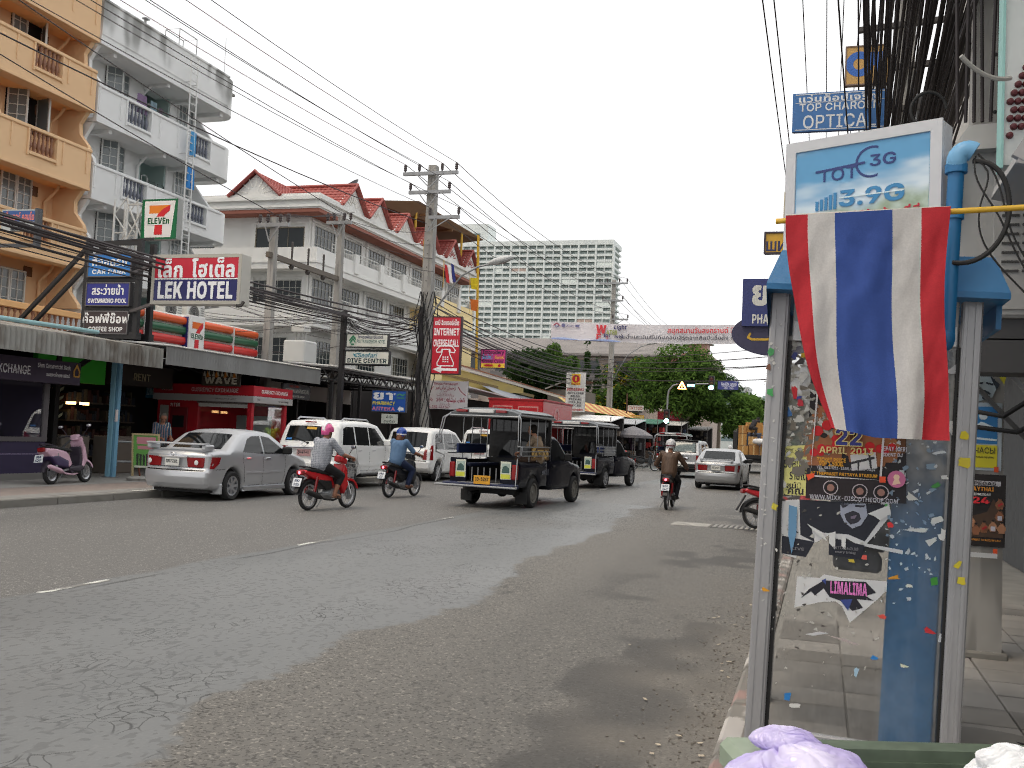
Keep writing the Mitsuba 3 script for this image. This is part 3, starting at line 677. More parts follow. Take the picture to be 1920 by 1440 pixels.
aw2.part('roof_sheet', MB().add(np.array([[-15.7, 20.92, 3.5], [-15.7, 28.9, 3.5], [-20, 28.9, 3.78], [-20, 20.92, 3.78], [-15.7, 20.92, 3.52], [-15.7, 28.9, 3.52], [-20, 28.9, 3.81], [-20, 20.92, 3.81]]), np.array([[3, 2, 1, 0], [4, 5, 6, 7], [0, 1, 5, 4], [1, 2, 6, 5], [2, 3, 7, 6], [3, 0, 4, 7]])), 'mat_tin')
rib = MB()
for i in range(66): rib.tube([(-15.66, 21.0+i*.12, 3.53), (-17.3, 21.0+i*.12, 3.64)], .02, 5)
aw2.part('roof_rib', rib, col(214, 214, 212, .4), kind='stuff')
tr = MB()
for i in range(9):
    y = 21.2+i*.95
    tr.bar((-15.85, y, 3.46), (-19.9, y, 3.62), .05).bar((-15.85, y, 3.46), (-17.2, y+.4, 3.05), .03).bar((-17.2, y+.4, 3.05), (-18.5, y, 3.56), .03)
aw2.part('roof_truss', tr, 'mat_black_steel', kind='stuff')
aw3 = Thing('awning', 'open steel truss awning with thin tin roof in front of the pharmacy shops', 'awning')
aw3.part('roof_sheet', MB().add(np.array([[-15.5, 28.95, 3.62], [-15.3, 36, 3.62], [-20, 36, 3.9], [-20, 28.95, 3.9], [-15.5, 28.95, 3.65], [-15.3, 36, 3.65], [-20, 36, 3.93], [-20, 28.95, 3.93]]), np.array([[3, 2, 1, 0], [4, 5, 6, 7], [0, 1, 5, 4], [1, 2, 6, 5], [2, 3, 7, 6], [3, 0, 4, 7]])), 'mat_tin')
rib = MB()
for i in range(58): rib.tube([(-15.32, 29.0+i*.12, 3.67), (-17, 29.0+i*.12, 3.76)], .022, 5)
aw3.part('roof_rib', rib, col(220, 220, 218, .4), kind='stuff')
for y in (28.95, 31.2, 33.6, 36.0):
    tr = MB().bar((-15.4, y, 3.56), (-19.8, y, 3.8), .06).bar((-15.4, y, 3.2), (-19.8, y, 3.2), .06)
    for i in range(8): tr.bar((-15.4-i*.55, y, 3.2), (-15.4-(i+.5)*.55, y, 3.6), .035).bar((-15.4-(i+.5)*.55, y, 3.6), (-15.4-(i+1)*.55, y, 3.2), .035)
    aw3.part('truss', tr, 'mat_black_steel')
tr = MB().bar((-15.45, 28.95, 3.55), (-15.45, 36, 3.55), .06).bar((-15.45, 28.95, 3.22), (-15.45, 36, 3.22), .06)
for i in range(14): tr.bar((-15.45, 28.95+i*.5, 3.22), (-15.45, 29.2+i*.5, 3.55), .03).bar((-15.45, 29.2+i*.5, 3.55), (-15.45, 29.45+i*.5, 3.22), .03)
aw3.part('truss', tr, 'mat_black_steel')
for y, x in ((29.3, -15.5), (31.4, -15.5), (33.8, -15.4), (35.9, -15.4), (30.4, -17.4), (33, -17.4)): aw3.part('post', MB().box(x-.05, x+.05, y-.05, y+.05, .15, 3.2), 'mat_black_steel' if x < -15 else 'mat_galv')
# shop interiors: one long dark row with partitions, counters and stock
sr = Thing('shop_row', 'row of dark open fronted shops under the metal awnings', 'shop')
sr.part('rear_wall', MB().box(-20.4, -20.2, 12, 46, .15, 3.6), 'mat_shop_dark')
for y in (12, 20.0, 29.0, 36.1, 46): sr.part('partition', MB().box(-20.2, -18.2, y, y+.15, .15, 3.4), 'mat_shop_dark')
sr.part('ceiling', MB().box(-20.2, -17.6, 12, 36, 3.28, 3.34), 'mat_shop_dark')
sr.part('green_fascia', MB().box(-18.4, -18.25, 19.4, 21.8, 2.5, 3.2), col(60, 190, 50, .5))
sr.part('fascia_board', MB().box(-18.4, -18.2, 22.0, 24.6, 2.55, 3.15), col(48, 44, 40))
prints(sr, [('lettering', (150, 140, 110), [text('RENT', .2, 0, 0)])], .02, at=facing((-18.2, 23.2, 2.8), 90))
for y0, y1, c in ((20.3, 21.4, (70, 62, 50)), (22, 23.4, (58, 56, 60)), (23.6, 24.8, (40, 60, 60))):
    sh = MB()
    for z in (.5, 1.0, 1.5, 2.0): sh.box(-20.1, -19.6, y0, y1, z, z+.04)
    s = sr.part('shelf', sh, col(90, 84, 76))
    goods = [MB() for _ in range(3)]
    for z in (.54, 1.04, 1.54, 2.04):
        y = y0
        while y < y1-.1:
            w = R0.uniform(.06, .16); goods[R0.randrange(3)].box(-19.95, -19.65, y, y+w*.9, z, z+R0.uniform(.15, .38)); y += w
    for gmb, cc in zip(goods, ((70, 44, 40), (84, 80, 66), (44, 54, 66))): s.part('goods', gmb, col(*cc), kind='stuff')
for y0, y1 in ((20.2, 21.2), (21.9, 22.9)): sr.part('counter', MB().box(-18.6, -18.1, y0, y1, .15, 1.15, .02), col(120, 112, 104))
lamp = {'type': 'area', 'radiance': rgb((.9, .5, .2))}
for i, y in enumerate((21.6, 22.1)):
    k = sr.part('lit_sign', {**mikit.ply(MB().box(-19.3, -19.28, y, y+.36, 1.95, 2.03).out(), col(220, 150, 60)), 'emitter': lamp}, None)
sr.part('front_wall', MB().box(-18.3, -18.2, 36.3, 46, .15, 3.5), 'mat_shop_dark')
sr.part('white_panel', MB().box(-17.6, -17.5, 28.6, 29.3, .15, 2.9, .01), col(196, 198, 196))
sr.part('shop_fascia', MB().box(-18.3, -18.15, 29.4, 36, 2.6, 3.15), col(150, 146, 140))
# steel columns of the awning
bc = Thing('awning_column', 'chipped pale blue steel column holding up the awning by the scooter', 'column')
bc.part('shaft', MB().box(-17.08, -16.93, 20.6, 20.75, .15, 3.5, .01), col(128, 176, 196)); bc.part('shaft', MB().box(-16.92, -16.84, 20.62, 20.74, .15, 3.5, .01), col(110, 160, 190))
bc.part('base_plate', MB().box(-17.15, -16.8, 20.55, 20.8, .15, .17), 'mat_galv')
bc.part('sticker', MB().box(-16.86, -16.835, 20.58, 20.66, 1.55, 1.85), col(220, 210, 210))
mb = MB()
for z in (1.05, .55): mb.tube([(-17, 20.7, z), (-17.9, 21.9, z)], .03, 8)
mb.tube([(-17, 20.7, z+.5), (-16.4, 21.3, z+.5)], .03, 8).tube([(-17, 20.7, z), (-16.4, 21.3, z)], .03, 8).tube([(-16.4, 21.3, .15), (-16.4, 21.3, 1.05)], .03, 8)
solo('handrail', mb, 'mat_galv', 'grey pipe handrail beside the blue column', 'railing', smooth=40)
# exchange kiosk
kx = -17.2
ki = Thing('exchange_kiosk', 'dark purple bank exchange kiosk with wide glass window at the left edge', 'kiosk')
ki.part('wall', MB().box(-19.2, kx, 13, 18.68, .15, 1.02).box(-19.2, kx-.02, 18.5, 18.66, 1.02, 2.5).box(-19.3, -19.2, 13, 18.68, .15, 2.5), col(52, 44, 74))
ki.part('plinth', MB().box(-19.2, kx+.02, 13, 18.7, .15, .3), col(120, 118, 116)); ki.part('roof', MB().box(-19.3, kx+.05, 13, 18.72, 2.5, 2.9), col(46, 40, 62))
ki.part('window_frame', MB().box(kx-.08, kx+.03, 13, 18.7, 1.02, 1.12).box(kx-.08, kx+.03, 18.55, 18.69, 1.12, 2.5).box(kx-.08, kx+.03, 16.2, 16.3, 1.12, 2.5), col(96, 92, 96, .4))
ki.part('stripe', MB().box(kx, kx+.008, 13, 18.6, .72, .75), col(110, 100, 130))
mat('clear_pane', {'type': 'thindielectric', 'int_ior': 1.5})
ki.part('pane', MB().box(kx-.02, kx-.012, 13, 18.55, 1.12, 2.5), 'mat_clear_pane')
ki.part('inside_counter', MB().box(-18.6, -18.2, 14, 18.2, .9, 1.3).box(-19.1, -19, 13, 18, 1.2, 2.3), col(70, 66, 70))
sg = sign('exchange_sign', 'dark purple exchange sign with small gold bank emblem over the kiosk', (-16.6, 16.6, 2.62), 4.76, .52, 90, .5, (58, 48, 66), (50, 42, 58), [
    ('lettering', (205, 202, 206), [text('EXCHANGE', .19, .35, -.02, 1.0, wt=500), text('Siam Commercial Bank', .1, 1.55, .12, 1.0, wt=600), text('ธนาคารไทยพาณิชย์', .1, 1.68, -.06, .72, 'th', 600)]),
    ('emblem', (200, 150, 60), [poly((2.16, -.08), (2.34, -.08), (2.36, .06), (2.25, .24), (2.14, .06)).difference(poly((2.19, -.05), (2.31, -.05), (2.32, .05), (2.25, .15), (2.18, .05)))])], .004)
# black steel sign frame
FY = 21.0
fx0, fx1 = -18.35, -16.75
bf = Thing('sign_tower', 'black steel frame holding three stacked hotel signs above the awning', 'sign tower')
for x in (fx0, fx1):
    for y in (FY, FY+.5): bf.part('upright', MB().box(x-.07, x+.07, y-.06, y+.06, 3.75, 6.2), 'mat_black_steel')
mb = MB()
for z in (3.72, 4.42, 5.18, 6.14): mb.box(fx0-.05, fx1+.07, FY-.05, FY+.05, z-.05, z+.05)
bf.part('crossbar', mb, 'mat_black_steel')
bf.part('base_beam', MB().box(-20.9, fx1+.1, FY-.1, FY+.1, 3.66, 3.84).box(-20.9, fx1+.1, FY+.4, FY+.6, 3.66, 3.84), 'mat_black_steel')
bf.part('stay', MB().bar((-20.85, FY, 3.75), (fx0, FY, 6.1), .09), 'mat_black_steel'); bf.part('stay', MB().bar((-20.85, FY+.5, 3.75), (fx0, FY+.5, 6.1), .09), 'mat_black_steel')
bf.part('top_bar', MB().bar((fx0, FY, 6.15), (fx1, FY+.5, 6.35), .06).bar((fx0, FY+.5, 6.2), (fx1, FY, 6.2), .06), 'mat_black_steel')
for a, b in (((-20.0, 3.7), (-19.1, 2.95)), ((-19.4, 3.7), (-18.7, 2.95)), ((-18.7, 3.7), (-18.7, 2.9)), ((-17.9, 3.7), (-18.6, 2.95)), ((-17.2, 3.7), (-18.55, 2.5))):
    bf.part('strut', MB().bar((a[0], FY, a[1]), (b[0], FY-.6, b[1]), .11), 'mat_black_steel')
cx = (fx0+fx1)/2-.03
for z, hh, face, th, en, lb, nm in ((5.55, .62, (38, 112, 182), 'ที่จอดรถ', 'CAR PARK', 'blue car park sign at the top of the black frame', 'car_park_sign'), (4.8, .62, (36, 42, 128), 'สระว่ายน้ำ', 'SWIMMING POOL', 'dark blue swimming pool sign in the middle of the black frame', 'swimming_pool_sign'), (4.07, .6, (52, 40, 42), 'ค๊อฟฟี่ช๊อฟ', 'COFFEE SHOP', 'dark brown coffee shop sign at the bottom of the black frame', 'coffee_shop_sign')):
    sign(nm, lb, (cx, FY-.12, z), 1.36, hh, 0, .4, face, (70, 68, 70), [('lettering', (232, 232, 232), [text(th, .27, 0, .12, .98 if 'ว' in th else None, 'th', 700), text(en, .115, 0, -.17, 1.2 if 'P' in en and 'S' == en[0] else 1.05, wt=700)])], .004, .03, (96, 94, 96))
# hotel name sign
lk_ = sign('hotel_name_sign', 'large red and blue hotel name sign in a shiny metal box', (-13.62, 19.0, 4.86), 2.36, 1.14, 0, .38, (28, 30, 92), (190, 188, 180), [
    ('red_panel', (190, 30, 52), [rect(-1.10, .03, 1.10, .50)]), ('white_line', (230, 230, 232), [rect(-1.10, -.005, 1.10, .022)]),
    ('lettering', (232, 233, 236), [text('เล็ก', .43, -.68, .26, .66, 'th', 800), text('โฮเต็ล', .45, .45, .27, 1.12, 'th', 800), text('LEK HOTEL', .39, 0, -.25, 1.98, wt=850)])], .004, .08, (172, 168, 158))
lk_.part('bracket', MB().bar((-1.1, -.45, -.3), (-3.6, -.5, -2.2), .07).bar((-1.1, .5, -.3), (-3.6, .5, -2.2), .07), col(84, 82, 84))
lk_.part('clasp', MB().tube([(1.1, -.6, .02), (1.18, -.6, -.05), (1.22, -.5, -.1)], .04, 6), col(60, 56, 54))
# small blue sign at the far left
ss = sign('small_hotel_sign', 'small weathered blue and white Thai sign on a grey frame before the orange block', (-17.72, 18, 6.08), 1.0, .5, 4, .1, (170, 174, 172), (112, 116, 122), [
    ('blue_band', (52, 84, 140), [rect(-.47, -.03, .44, .22)]), ('lettering', (214, 120, 112), [text('เซ็นเตอร์ คอนโด', .2, -.02, .1, .8, 'th', 800)]), ('small_lettering', (40, 40, 48), [text('• CENTRE •', .085, -.03, -.09, .5, wt=800), text('MANSION', .09, .05, -.2, .55, wt=800)])], .004)
ss.part('mount', MB().box(.42, .5, -.62, .27, -.12, .04).box(-1.2, .5, -.62, -.54, -.1, .0).box(-1.2, -.6, -.42, -.36, -.1, 0), col(70, 72, 76))
# seven sign on its lattice mast
def seven(cx, cy, s):
    """orange bar, red leg of the figure seven; s = its height"""
    top = poly((cx-.42*s, cy+.5*s), (cx+.42*s, cy+.5*s), (cx+.40*s, cy+.40*s), (cx+.13*s, cy+.27*s), (cx-.42*s, cy+.27*s))
    leg = Polygon([(cx+.42*s, cy+.5*s)]+[(cx+.13*s+.28*s*math.cos(a)*0+(.42-.13)*s*(1-t), cy+.5*s-t*.55*s) for t, a in ((.15, 0), (.3, 0), (.5, 0))]+[(cx+.20*s, cy-.5*s), (cx-.12*s, cy-.5*s), (cx-.10*s, cy-.05*s), (cx+.06*s, cy+.18*s), (cx+.22*s, cy+.34*s), (cx+.40*s, cy+.46*s)]).buffer(0)
    return top, leg
sv = sign('seven_sign', 'square green edged convenience store sign with orange and red number seven', (-20.12, 26, 7.96), 1.32, 1.28, 0, .28, (16, 110, 70), (150, 152, 150), [
    ('white_field', (228, 228, 226), [poly((-.55, .56), (.55, .56), (.44, -.56), (-.5, -.56)).buffer(.02)]),
    ('orange_bar', (226, 130, 40), [poly((-.38, .44), (.4, .44), (.33, .33), (.1, .18), (-.38, .18))]),
    ('red_stem', (206, 40, 50), [poly((.4, .45), (.38, .26), (.22, .14), (.12, -.02), (.14, -.5), (-.16, -.5), (-.14, 0), (-.04, .16), (.14, .33))]),
    ('white_band', (228, 228, 226), [rect(-.45, -.19, .42, .07)]), ('lettering', (16, 88, 56), [text('ELEVEn', .2, -.01, -.06, .8, wt=900)])], .004, .05, (18, 100, 64))
ms = Thing('lattice_mast', 'white steel lattice mast on the shop roof carrying the square number seven sign', 'mast')
x0, x1, y0, y1 = -22.0, -21.5, 26.2, 26.7
for x in (x0, x1):
    for y in (y0, y1): ms.part('leg', MB().tube([(x, y, 3.7), (x, y, 8.7)], .035, 6), col(196, 198, 196))
mb = MB()
for i in range(8):
    z = 4+i*.6
    for y in (y0, y1): mb.bar((x0, y, z), (x1, y, z+.6 if i % 2 else z), .03).bar((x0 if i % 2 else x1, y, z), (x1 if i % 2 else x0, y, z+.6), .03)
ms.part('lattice', mb, col(190, 192, 190), kind='stuff')
mb = MB().bar((x1, y0, 8.5), (-20.8, 26.15, 8.5), .05).bar((x1, y0, 7.3), (-20.8, 26.15, 7.3), .05).bar((x1, y0, 8.5), (-20.8, 26.15, 7.3), .04).bar((x1, y0, 7.3), (-20.8, 26.15, 8.5), .04)
ms.part('arm', mb, col(190, 192, 190))
# striped fascia
fx = -17.5
st_ = Thing('striped_fascia', 'long orange green and red striped shop fascia above the pale awning', 'fascia')
st_.part('box', MB().box(fx-.5, fx, 21.2, 27.75, 3.74, 4.64, .02), col(222, 222, 220))
for j, (z0, z1, c) in enumerate(((4.38, 4.6, (222, 92, 40)), (4.09, 4.33, (36, 96, 66)), (3.8, 4.04, (206, 48, 44)))):
    for k, (ya, yb) in enumerate(((21.2, 22.1), (22.14, 23.95), (24.75, 26.3), (26.34, 27.72))):
        pf = [(0, z0), (.1, z0+.02), (.13, (z0+z1)/2), (.1, z1-.02), (0, z1)]
        v = np.array([[fx+a, y, b] for y in (ya, yb) for a, b in pf])
        st_.part(('orange_stripe', 'green_stripe', 'red_stripe')[j], (v, np.array([[i, i+1, i+6, i+5] for i in range(4)])), col(*c, .35), smooth=True)
st_.part('seam', MB().box(fx, fx+.15, 22.1, 22.14, 3.74, 4.56).box(fx, fx+.15, 26.3, 26.34, 3.74, 4.56), col(210, 210, 208))
b7 = st_.part('logo_panel', MB().box(fx-.1, fx+.2, 23.98, 24.72, 3.68, 4.68, .01), col(226, 226, 224))
A = facing((fx+.2, 24.35, 4.14), 90)
prints(b7, [('orange_bar', (226, 110, 40), [poly((-.24, .36), (.26, .36), (.2, .26), (.06, .17), (-.24, .17))]), ('red_stem', (206, 40, 50), [poly((.27, .37), (.26, .22), (.14, .1), (.09, 0), (.1, -.4), (-.1, -.4), (-.09, 0), (.0, .14), (.1, .26))]), ('white_band', (226, 226, 224), [rect(-.3, -.14, .3, .04)]), ('lettering', (18, 80, 52), [text('ELEVEn', .14, 0, -.05, .56, wt=900)])], .005, .004, at=A)
st_.part('edge_panel', MB().box(fx-.05, fx+.16, 23.95, 23.975, 3.66, 4.62).box(fx-.05, fx+.16, 24.725, 24.75, 3.66, 4.62), col(40, 44, 110))
# air conditioners on the roof
for i, y in enumerate((24.2, 25.3)):
    ac = Thing('air_conditioner', 'white air conditioner unit on the shop roof, %s of the pair above the striped fascia' % ('left', 'right')[i], 'air conditioner', (-18.2, y, 4.55), 90)
    ac.part('case', MB().box(-.42, .42, -.16, .16, 0, .6, .02), col(206, 207, 202))
    gr = MB()
    for r in (.08, .14, .2, .25): gr.tube([(-.12+r*math.cos(a), -.175, .3+r*math.sin(a)) for a in np.linspace(0, 2*np.pi, 17)], .008, 4)
    ac.part('fan_hole', MB().lathe([(0, 0), (.25, 0)], 16).out(np.array([[1, 0, 0, -.12], [0, 0, 1, -.164], [0, 1, 0, .3], [0, 0, 0, 1.]])), col(44, 44, 46)); ac.part('grille', gr, col(160, 160, 158))
    sl = MB()
    for q in range(7): sl.box(.2, .38, -.17, -.16, .08+q*.07, .11+q*.07)
    ac.part('louvre', sl, col(120, 122, 122)); ac.part('stand', MB().box(-.4, -.34, -.2, .2, -.5, 0).box(.34, .4, -.2, .2, -.5, 0), 'mat_galv')
# red cash machine booth
at_ = Thing('currency_exchange_booth', 'red currency exchange and cash machine booth under the awning', 'kiosk')
ax, ay, az1 = -15.95, 25.3, 2.76
red = col(178, 30, 44, .4)
at_.part('wall', MB().box(-19.2, ax, ay, 27.3, .15, .9).box(-19.2, -17.9, ay, 27.3, .9, 2.3).box(-17.9, -17.78, ay, ay+.15, .9, 2.2).box(ax-.14, ax, ay, ay+.14, .9, 2.3).box(ax-.14, ax, 27.16, 27.3, .9, 2.3).box(-19.2, ax, 27.2, 27.3, .9, 2.2), red)
at_.part('header', MB().box(-19.3, ax+.12, ay-.12, 27.4, 2.46, az1, .01), red); at_.part('grey_band', MB().box(-19.3, ax+.13, ay-.13, 27.41, 2.26, 2.456, .01), col(172, 170, 170))
at_.part('window_frame', MB().box(-17.78, ax-.14, ay+.03, ay+.08, .9, 1.0).box(-17.78, ax-.14, ay+.03, ay+.08, 2.1, 2.2), col(190, 190, 190, .3))
at_.part('pane', MB().box(-17.78, ax-.14, ay+.05, ay+.058, 1.0, 2.1).box(ax-.06, ax-.052, ay+.14, 27.16, .9, 2.2), 'mat_clear_pane')
at_.part('ceiling', MB().box(-17.9, ax-.14, ay+.1, 27.2, 2.2, 2.25), col(120, 116, 112)); at_.part('counter', MB().box(-17.7, -16.2, 26, 26.4, .9, 1.2).box(-17.6, -16.4, 27.1, 27.18, 1.3, 1.9), col(150, 170, 168))
at_.part('cash_machine', MB().box(-18.7, -18.1, ay-.06, ay, .8, 2.05, .01), col(120, 24, 34)); at_.part('screen', MB().box(-18.6, -18.2, ay-.075, ay-.062, 1.45, 1.8), col(36, 36, 40, .1))
at_.part('poster', MB().box(-19.1, -18.8, ay-.02, ay-.004, .9, 2.1), col(176, 176, 172))
prints(at_, [('lettering', (200, 190, 190), [text('CURRENCY EXCHANGE', .12, .4, .5, 1.6), text('ATM', .12, -1.25, .5), text('ATM', .11, -.95, .02)]), ('small_lettering', (110, 108, 108), [text('money transfer', .05, .8, .25, .7)])], 0, .004, at=facing((-17.55, ay-.125, 2.1), 0))
prints(at_, [('lettering', (226, 220, 220), [text('CURRENCY EXCHANGE', .11, 0, 0, 1.5)])], 0, .004, at=facing((ax+.122, 26.35, 2.61), 90))
prints(at_, [('small_lettering', (110, 108, 108), [text('currency exchange', .05, .5, 0, .6), text('ATM', .05, -.9, 0, .15)])], 0, .004, at=facing((ax+.134, 26.35, 2.36), 90))
# hanging shop signs below the awnings
sign('shop_sign', 'blue lit letter sign hanging in the dark shop behind the walking man', (-19.95, 26.0, 2.52), .56, .42, 0, .08, (60, 140, 170), (40, 60, 70), [('lettering', (200, 226, 232), [text('IME', .24, 0, 0, .44, wt=800)])], .004)
ws = sign('shop_sign', 'orange and black flame pattern shop sign under the awning', (-16.78, 24.9, 2.95), 1.3, .48, 0, .06, (70, 62, 56), (60, 56, 52), [('lettering', (196, 190, 176), [text('WAVE', .2, 0, -.08, 1.1, wt=900), *[poly((-.6+i*.15, .04), (-.5+i*.15, .04), (-.56+i*.15, .22)) for i in range(8)]]), ('flames', (200, 120, 40), [poly((-.5+i*.3, .0), (-.38+i*.3, .02), (-.46+i*.3, .2)) for i in range(4)])], .004)
sign('shop_sign', 'dark board with pale shop lettering hanging right of the cash booth', (-16.0, 27.95, 2.73), 1.7, .46, 90, .1, (62, 62, 64), (54, 54, 56), [('lettering', (158, 156, 150), [text('ORION MANSION', .13, 0, .02, 1.45), text('ROOM FOR RENT', .07, 0, -.15, 1.0)]), ('red_lettering', (150, 60, 50), [text('WELCOME', .07, -.2, .16, .6)])], .004)
sign('pharmacy_sign', 'blue pharmacy sign with large Thai letters and a white arrow', (-14.0, 30.6, 2.62), 1.27, .74, 0, .12, (34, 84, 168), (60, 66, 80), [
    ('lettering', (226, 230, 234), [text('ยา', .24, -.22, .17, .72, 'th', 900), disc(.2, .25, .035).difference(disc(.2, .25, .018)), poly((.33, -.25), (.43, -.15), (.43, -.2), (.56, -.2), (.56, -.3), (.43, -.3), (.43, -.35))]), ('yellow_lettering', (222, 206, 70), [text('PHARMACY', .12, -.18, -.07, .82, wt=700)]),
    ('pink_lettering', (212, 130, 160), [text('АПТЕКА', .12, -.18, -.26, .84, wt=800)]), ('scrawl', (70, 150, 110), [stroke([(.3, .2), (.4, .26), (.5, .2), (.58, .25)], .04), stroke([(.3, .12), (.56, .12)], .03)])], .004, .02)
sign('small_shop_sign', 'small white Thai sign hanging below the blue pharmacy sign', (-13.95, 30.6, 2.03), .6, .32, 0, .04, (196, 200, 192), (150, 150, 146), [('lettering', (50, 70, 60), [text('ผัดไท', .09, 0, .06, None, 'th', 600), text('ชายเดียว', .09, 0, -.08, None, 'th', 600)])], .004)
# signs on the dark post
pt = sign('pattaya_hotel_sign', 'white hotel sign with a green emblem, upper of the two on the black post', (-14.25, 29.2, 4.53), 1.52, .47, 0, .14, (212, 214, 204), (46, 50, 52), [('lettering', (50, 100, 96), [text('PATTAYA CENTRE HOTEL', .115, .15, -.03, 1.02, wt=600)]), ('thai_lettering', (50, 54, 90), [text('โรงแรมพัทยาเซ็นเตอร์', .12, .12, .13, .9, 'th', 600)]), ('emblem', (40, 130, 90), [stroke([(-.62, .0), (-.5, .14), (-.42, .05)], .05), stroke([(-.6, -.08), (-.5, .05), (-.42, -.06)], .04), rect(-.56, -.15, -.46, -.1)])], .004, .035)
dv = sign('dive_center_sign', 'white dive center sign, lower of the two on the black post', (-14.22, 29.2, 3.97), 1.6, .46, 0, .14, (214, 216, 206), (46, 50, 52), [('lettering', (30, 56, 60), [text('DIVE CENTER', .15, 0, -.1, 1.4, wt=800)]), ('script_lettering', (60, 130, 150), [text('Seafari', .15, .02, .08, .7, wt=600, italic=14), stroke([(-.5, .12), (-.44, .04), (-.36, .02), (-.46, .1), (-.3, .14)], .025)])], .004, .035)
bp = Thing('sign_post', 'black steel post carrying the two white signs', 'post')
bp.part('shaft', MB().box(-15.25, -15.1, 29.22, 29.38, .15, 5.5), 'mat_black_steel'); bp.part('arm', MB().bar((-15.2, 29.3, 4.75), (-13.5, 29.3, 4.75), .05).bar((-15.2, 29.3, 4.2), (-13.5, 29.3, 4.24), .05).bar((-15.2, 29.3, 3.74), (-13.45, 29.3, 3.74), .05), 'mat_black_steel')
# internet sign, phone emblem
def phone(cx, cy, s):
    hs = [stroke([(cx-.42*s, cy+.14*s), (cx-.46*s, cy+.24*s), (cx-.3*s, cy+.42*s), (cx, cy+.46*s), (cx+.3*s, cy+.42*s), (cx+.46*s, cy+.24*s), (cx+.42*s, cy+.14*s), (cx+.22*s, cy+.16*s), (cx+.2*s, cy+.28*s), (cx-.2*s, cy+.28*s), (cx-.22*s, cy+.16*s), (cx-.42*s, cy+.14*s)], .045*s)]
    hs.append(stroke([(cx-.16*s, cy+.24*s), (cx-.2*s, cy+.06*s), (cx-.4*s, cy-.34*s), (cx-.38*s, cy-.46*s), (cx+.38*s, cy-.46*s), (cx+.4*s, cy-.34*s), (cx+.2*s, cy+.06*s), (cx+.16*s, cy+.24*s)], .045*s))
    hs += [rect(cx+i*.11*s-.035*s, cy-.1*s-j*.1*s-.03*s, cx+i*.11*s+.035*s, cy-.1*s-j*.1*s+.03*s) for i in (-1, 0, 1) for j in (-.3, .7, 1.7)]
    return hs
sign('internet_sign', 'tall red internet and overseas call sign with a white telephone and arrow', (-12.97, 33.0, 4.78), 1.13, 2.1, 0, .16, (188, 34, 52), (60, 38, 42), [('lettering', (236, 234, 236), [text('เจบี อินเตอร์เน็ต', .22, 0, .84, .92, 'th', 700), text('INTERNET', .26, 0, .49, .98, wt=800), text('OVERSEACALL', .26, 0, .08, .98, wt=800), *phone(0, -.37, .8), poly((-.48, -.87), (-.14, -.74), (-.14, -.82), (.46, -.82), (.46, -.92), (-.14, -.92), (-.14, -1.0))])], .004, .04)
FA = {'ا': (0xFE8D, 2), 'ب': (0xFE8F, 4), 'ت': (0xFE95, 4), 'ر': (0xFEAD, 2), 'ن': (0xFEE5, 4), 'و': (0xFEED, 2), 'ه': (0xFEE9, 4), 'ی': (0xFEF1, 4), 'م': (0xFEE1, 4), 'س': (0xFEB1, 4), 'ش': (0xFEB5, 4)}
def arab(s):
    o = ''
    for i, c in enumerate(s):
        if c not in FA: o += c; continue
        b, n = FA[c]
        p = i > 0 and s[i-1] in FA and FA[s[i-1]][1] == 4
        q = n == 4 and i+1 < len(s) and s[i+1] in FA
        o += chr(b+(3 if p and q else 1 if p else 2 if q else 0))
    return o[::-1]
ps = sign('persian_restaurant_sign', 'white restaurant sign with red Persian writing below the red internet sign', (-13.45, 34.4, 3.05), 1.76, 1.06, 0, .08, (206, 203, 206), (150, 148, 150), [('lettering', (150, 40, 66), [text('Persian Restaurant', .09, 0, .42, .95, wt=600), text(arab('رستوران ایرانی امیر'), .13, 0, .28, .8, 'ar', 600), text(arab('ناهار، نوشابه : '), .17, .38, -.17, .8, 'ar', 700), text('159', .13, -.22, -.18, .28, wt=700), text(arab('بات'), .13, -.62, -.17, .26, 'ar', 700), text('Tel. 038-414147', .1, -.28, -.45, .95, wt=600), stroke([(-.8, .0), (-.62, .14), (-.5, .3)], .03), stroke([(.8, .0), (.62, .14), (.5, .3)], .03)]),
    ('small_lettering', (170, 120, 130), [text(arab('تهران'), .06, 0, .15, None, 'ar', 500), text(arab('ناهار شام نوشابه'), .07, 0, .05, .5, 'ar', 500), text('Thai food + Persian food', .05, 0, -.03, .7), text(arab('هر روز'), .06, 0, -.33, .4, 'ar', 500)])], .004)
ps.part('post', MB().box(-.88, -.8, -2.9, -.53, -.1, -.02), col(190, 188, 190))
sign('embroidery_sign', 'magenta and yellow embroidery shop sign hanging over the pavement', (-13.53, 40, 4.9), 1.15, .83, 0, .14, (196, 62, 128), (50, 44, 60), [('yellow_band', (232, 196, 60), [rect(-.53, -.38, .53, -.2)]), ('lettering', (58, 22, 66), [text('Embroidery', .16, 0, .28, .95, wt=800), text('Stamp Color', .13, 0, -.1, .95, wt=700)]), ('blue_lettering', (90, 170, 220), [text('รับปัก:', .22, -.25, .09, .48, 'th', 800)]), ('orange_lettering', (232, 170, 80), [text('ตีเบอร์', .15, .28, .07, .4, 'th', 700)]), ('red_arrow', (190, 30, 40), [poly((-.42, -.29), (-.3, -.24), (0, -.25), (0, -.33), (-.3, -.34)), disc(.3, -.29, .06)])], .004, .03)
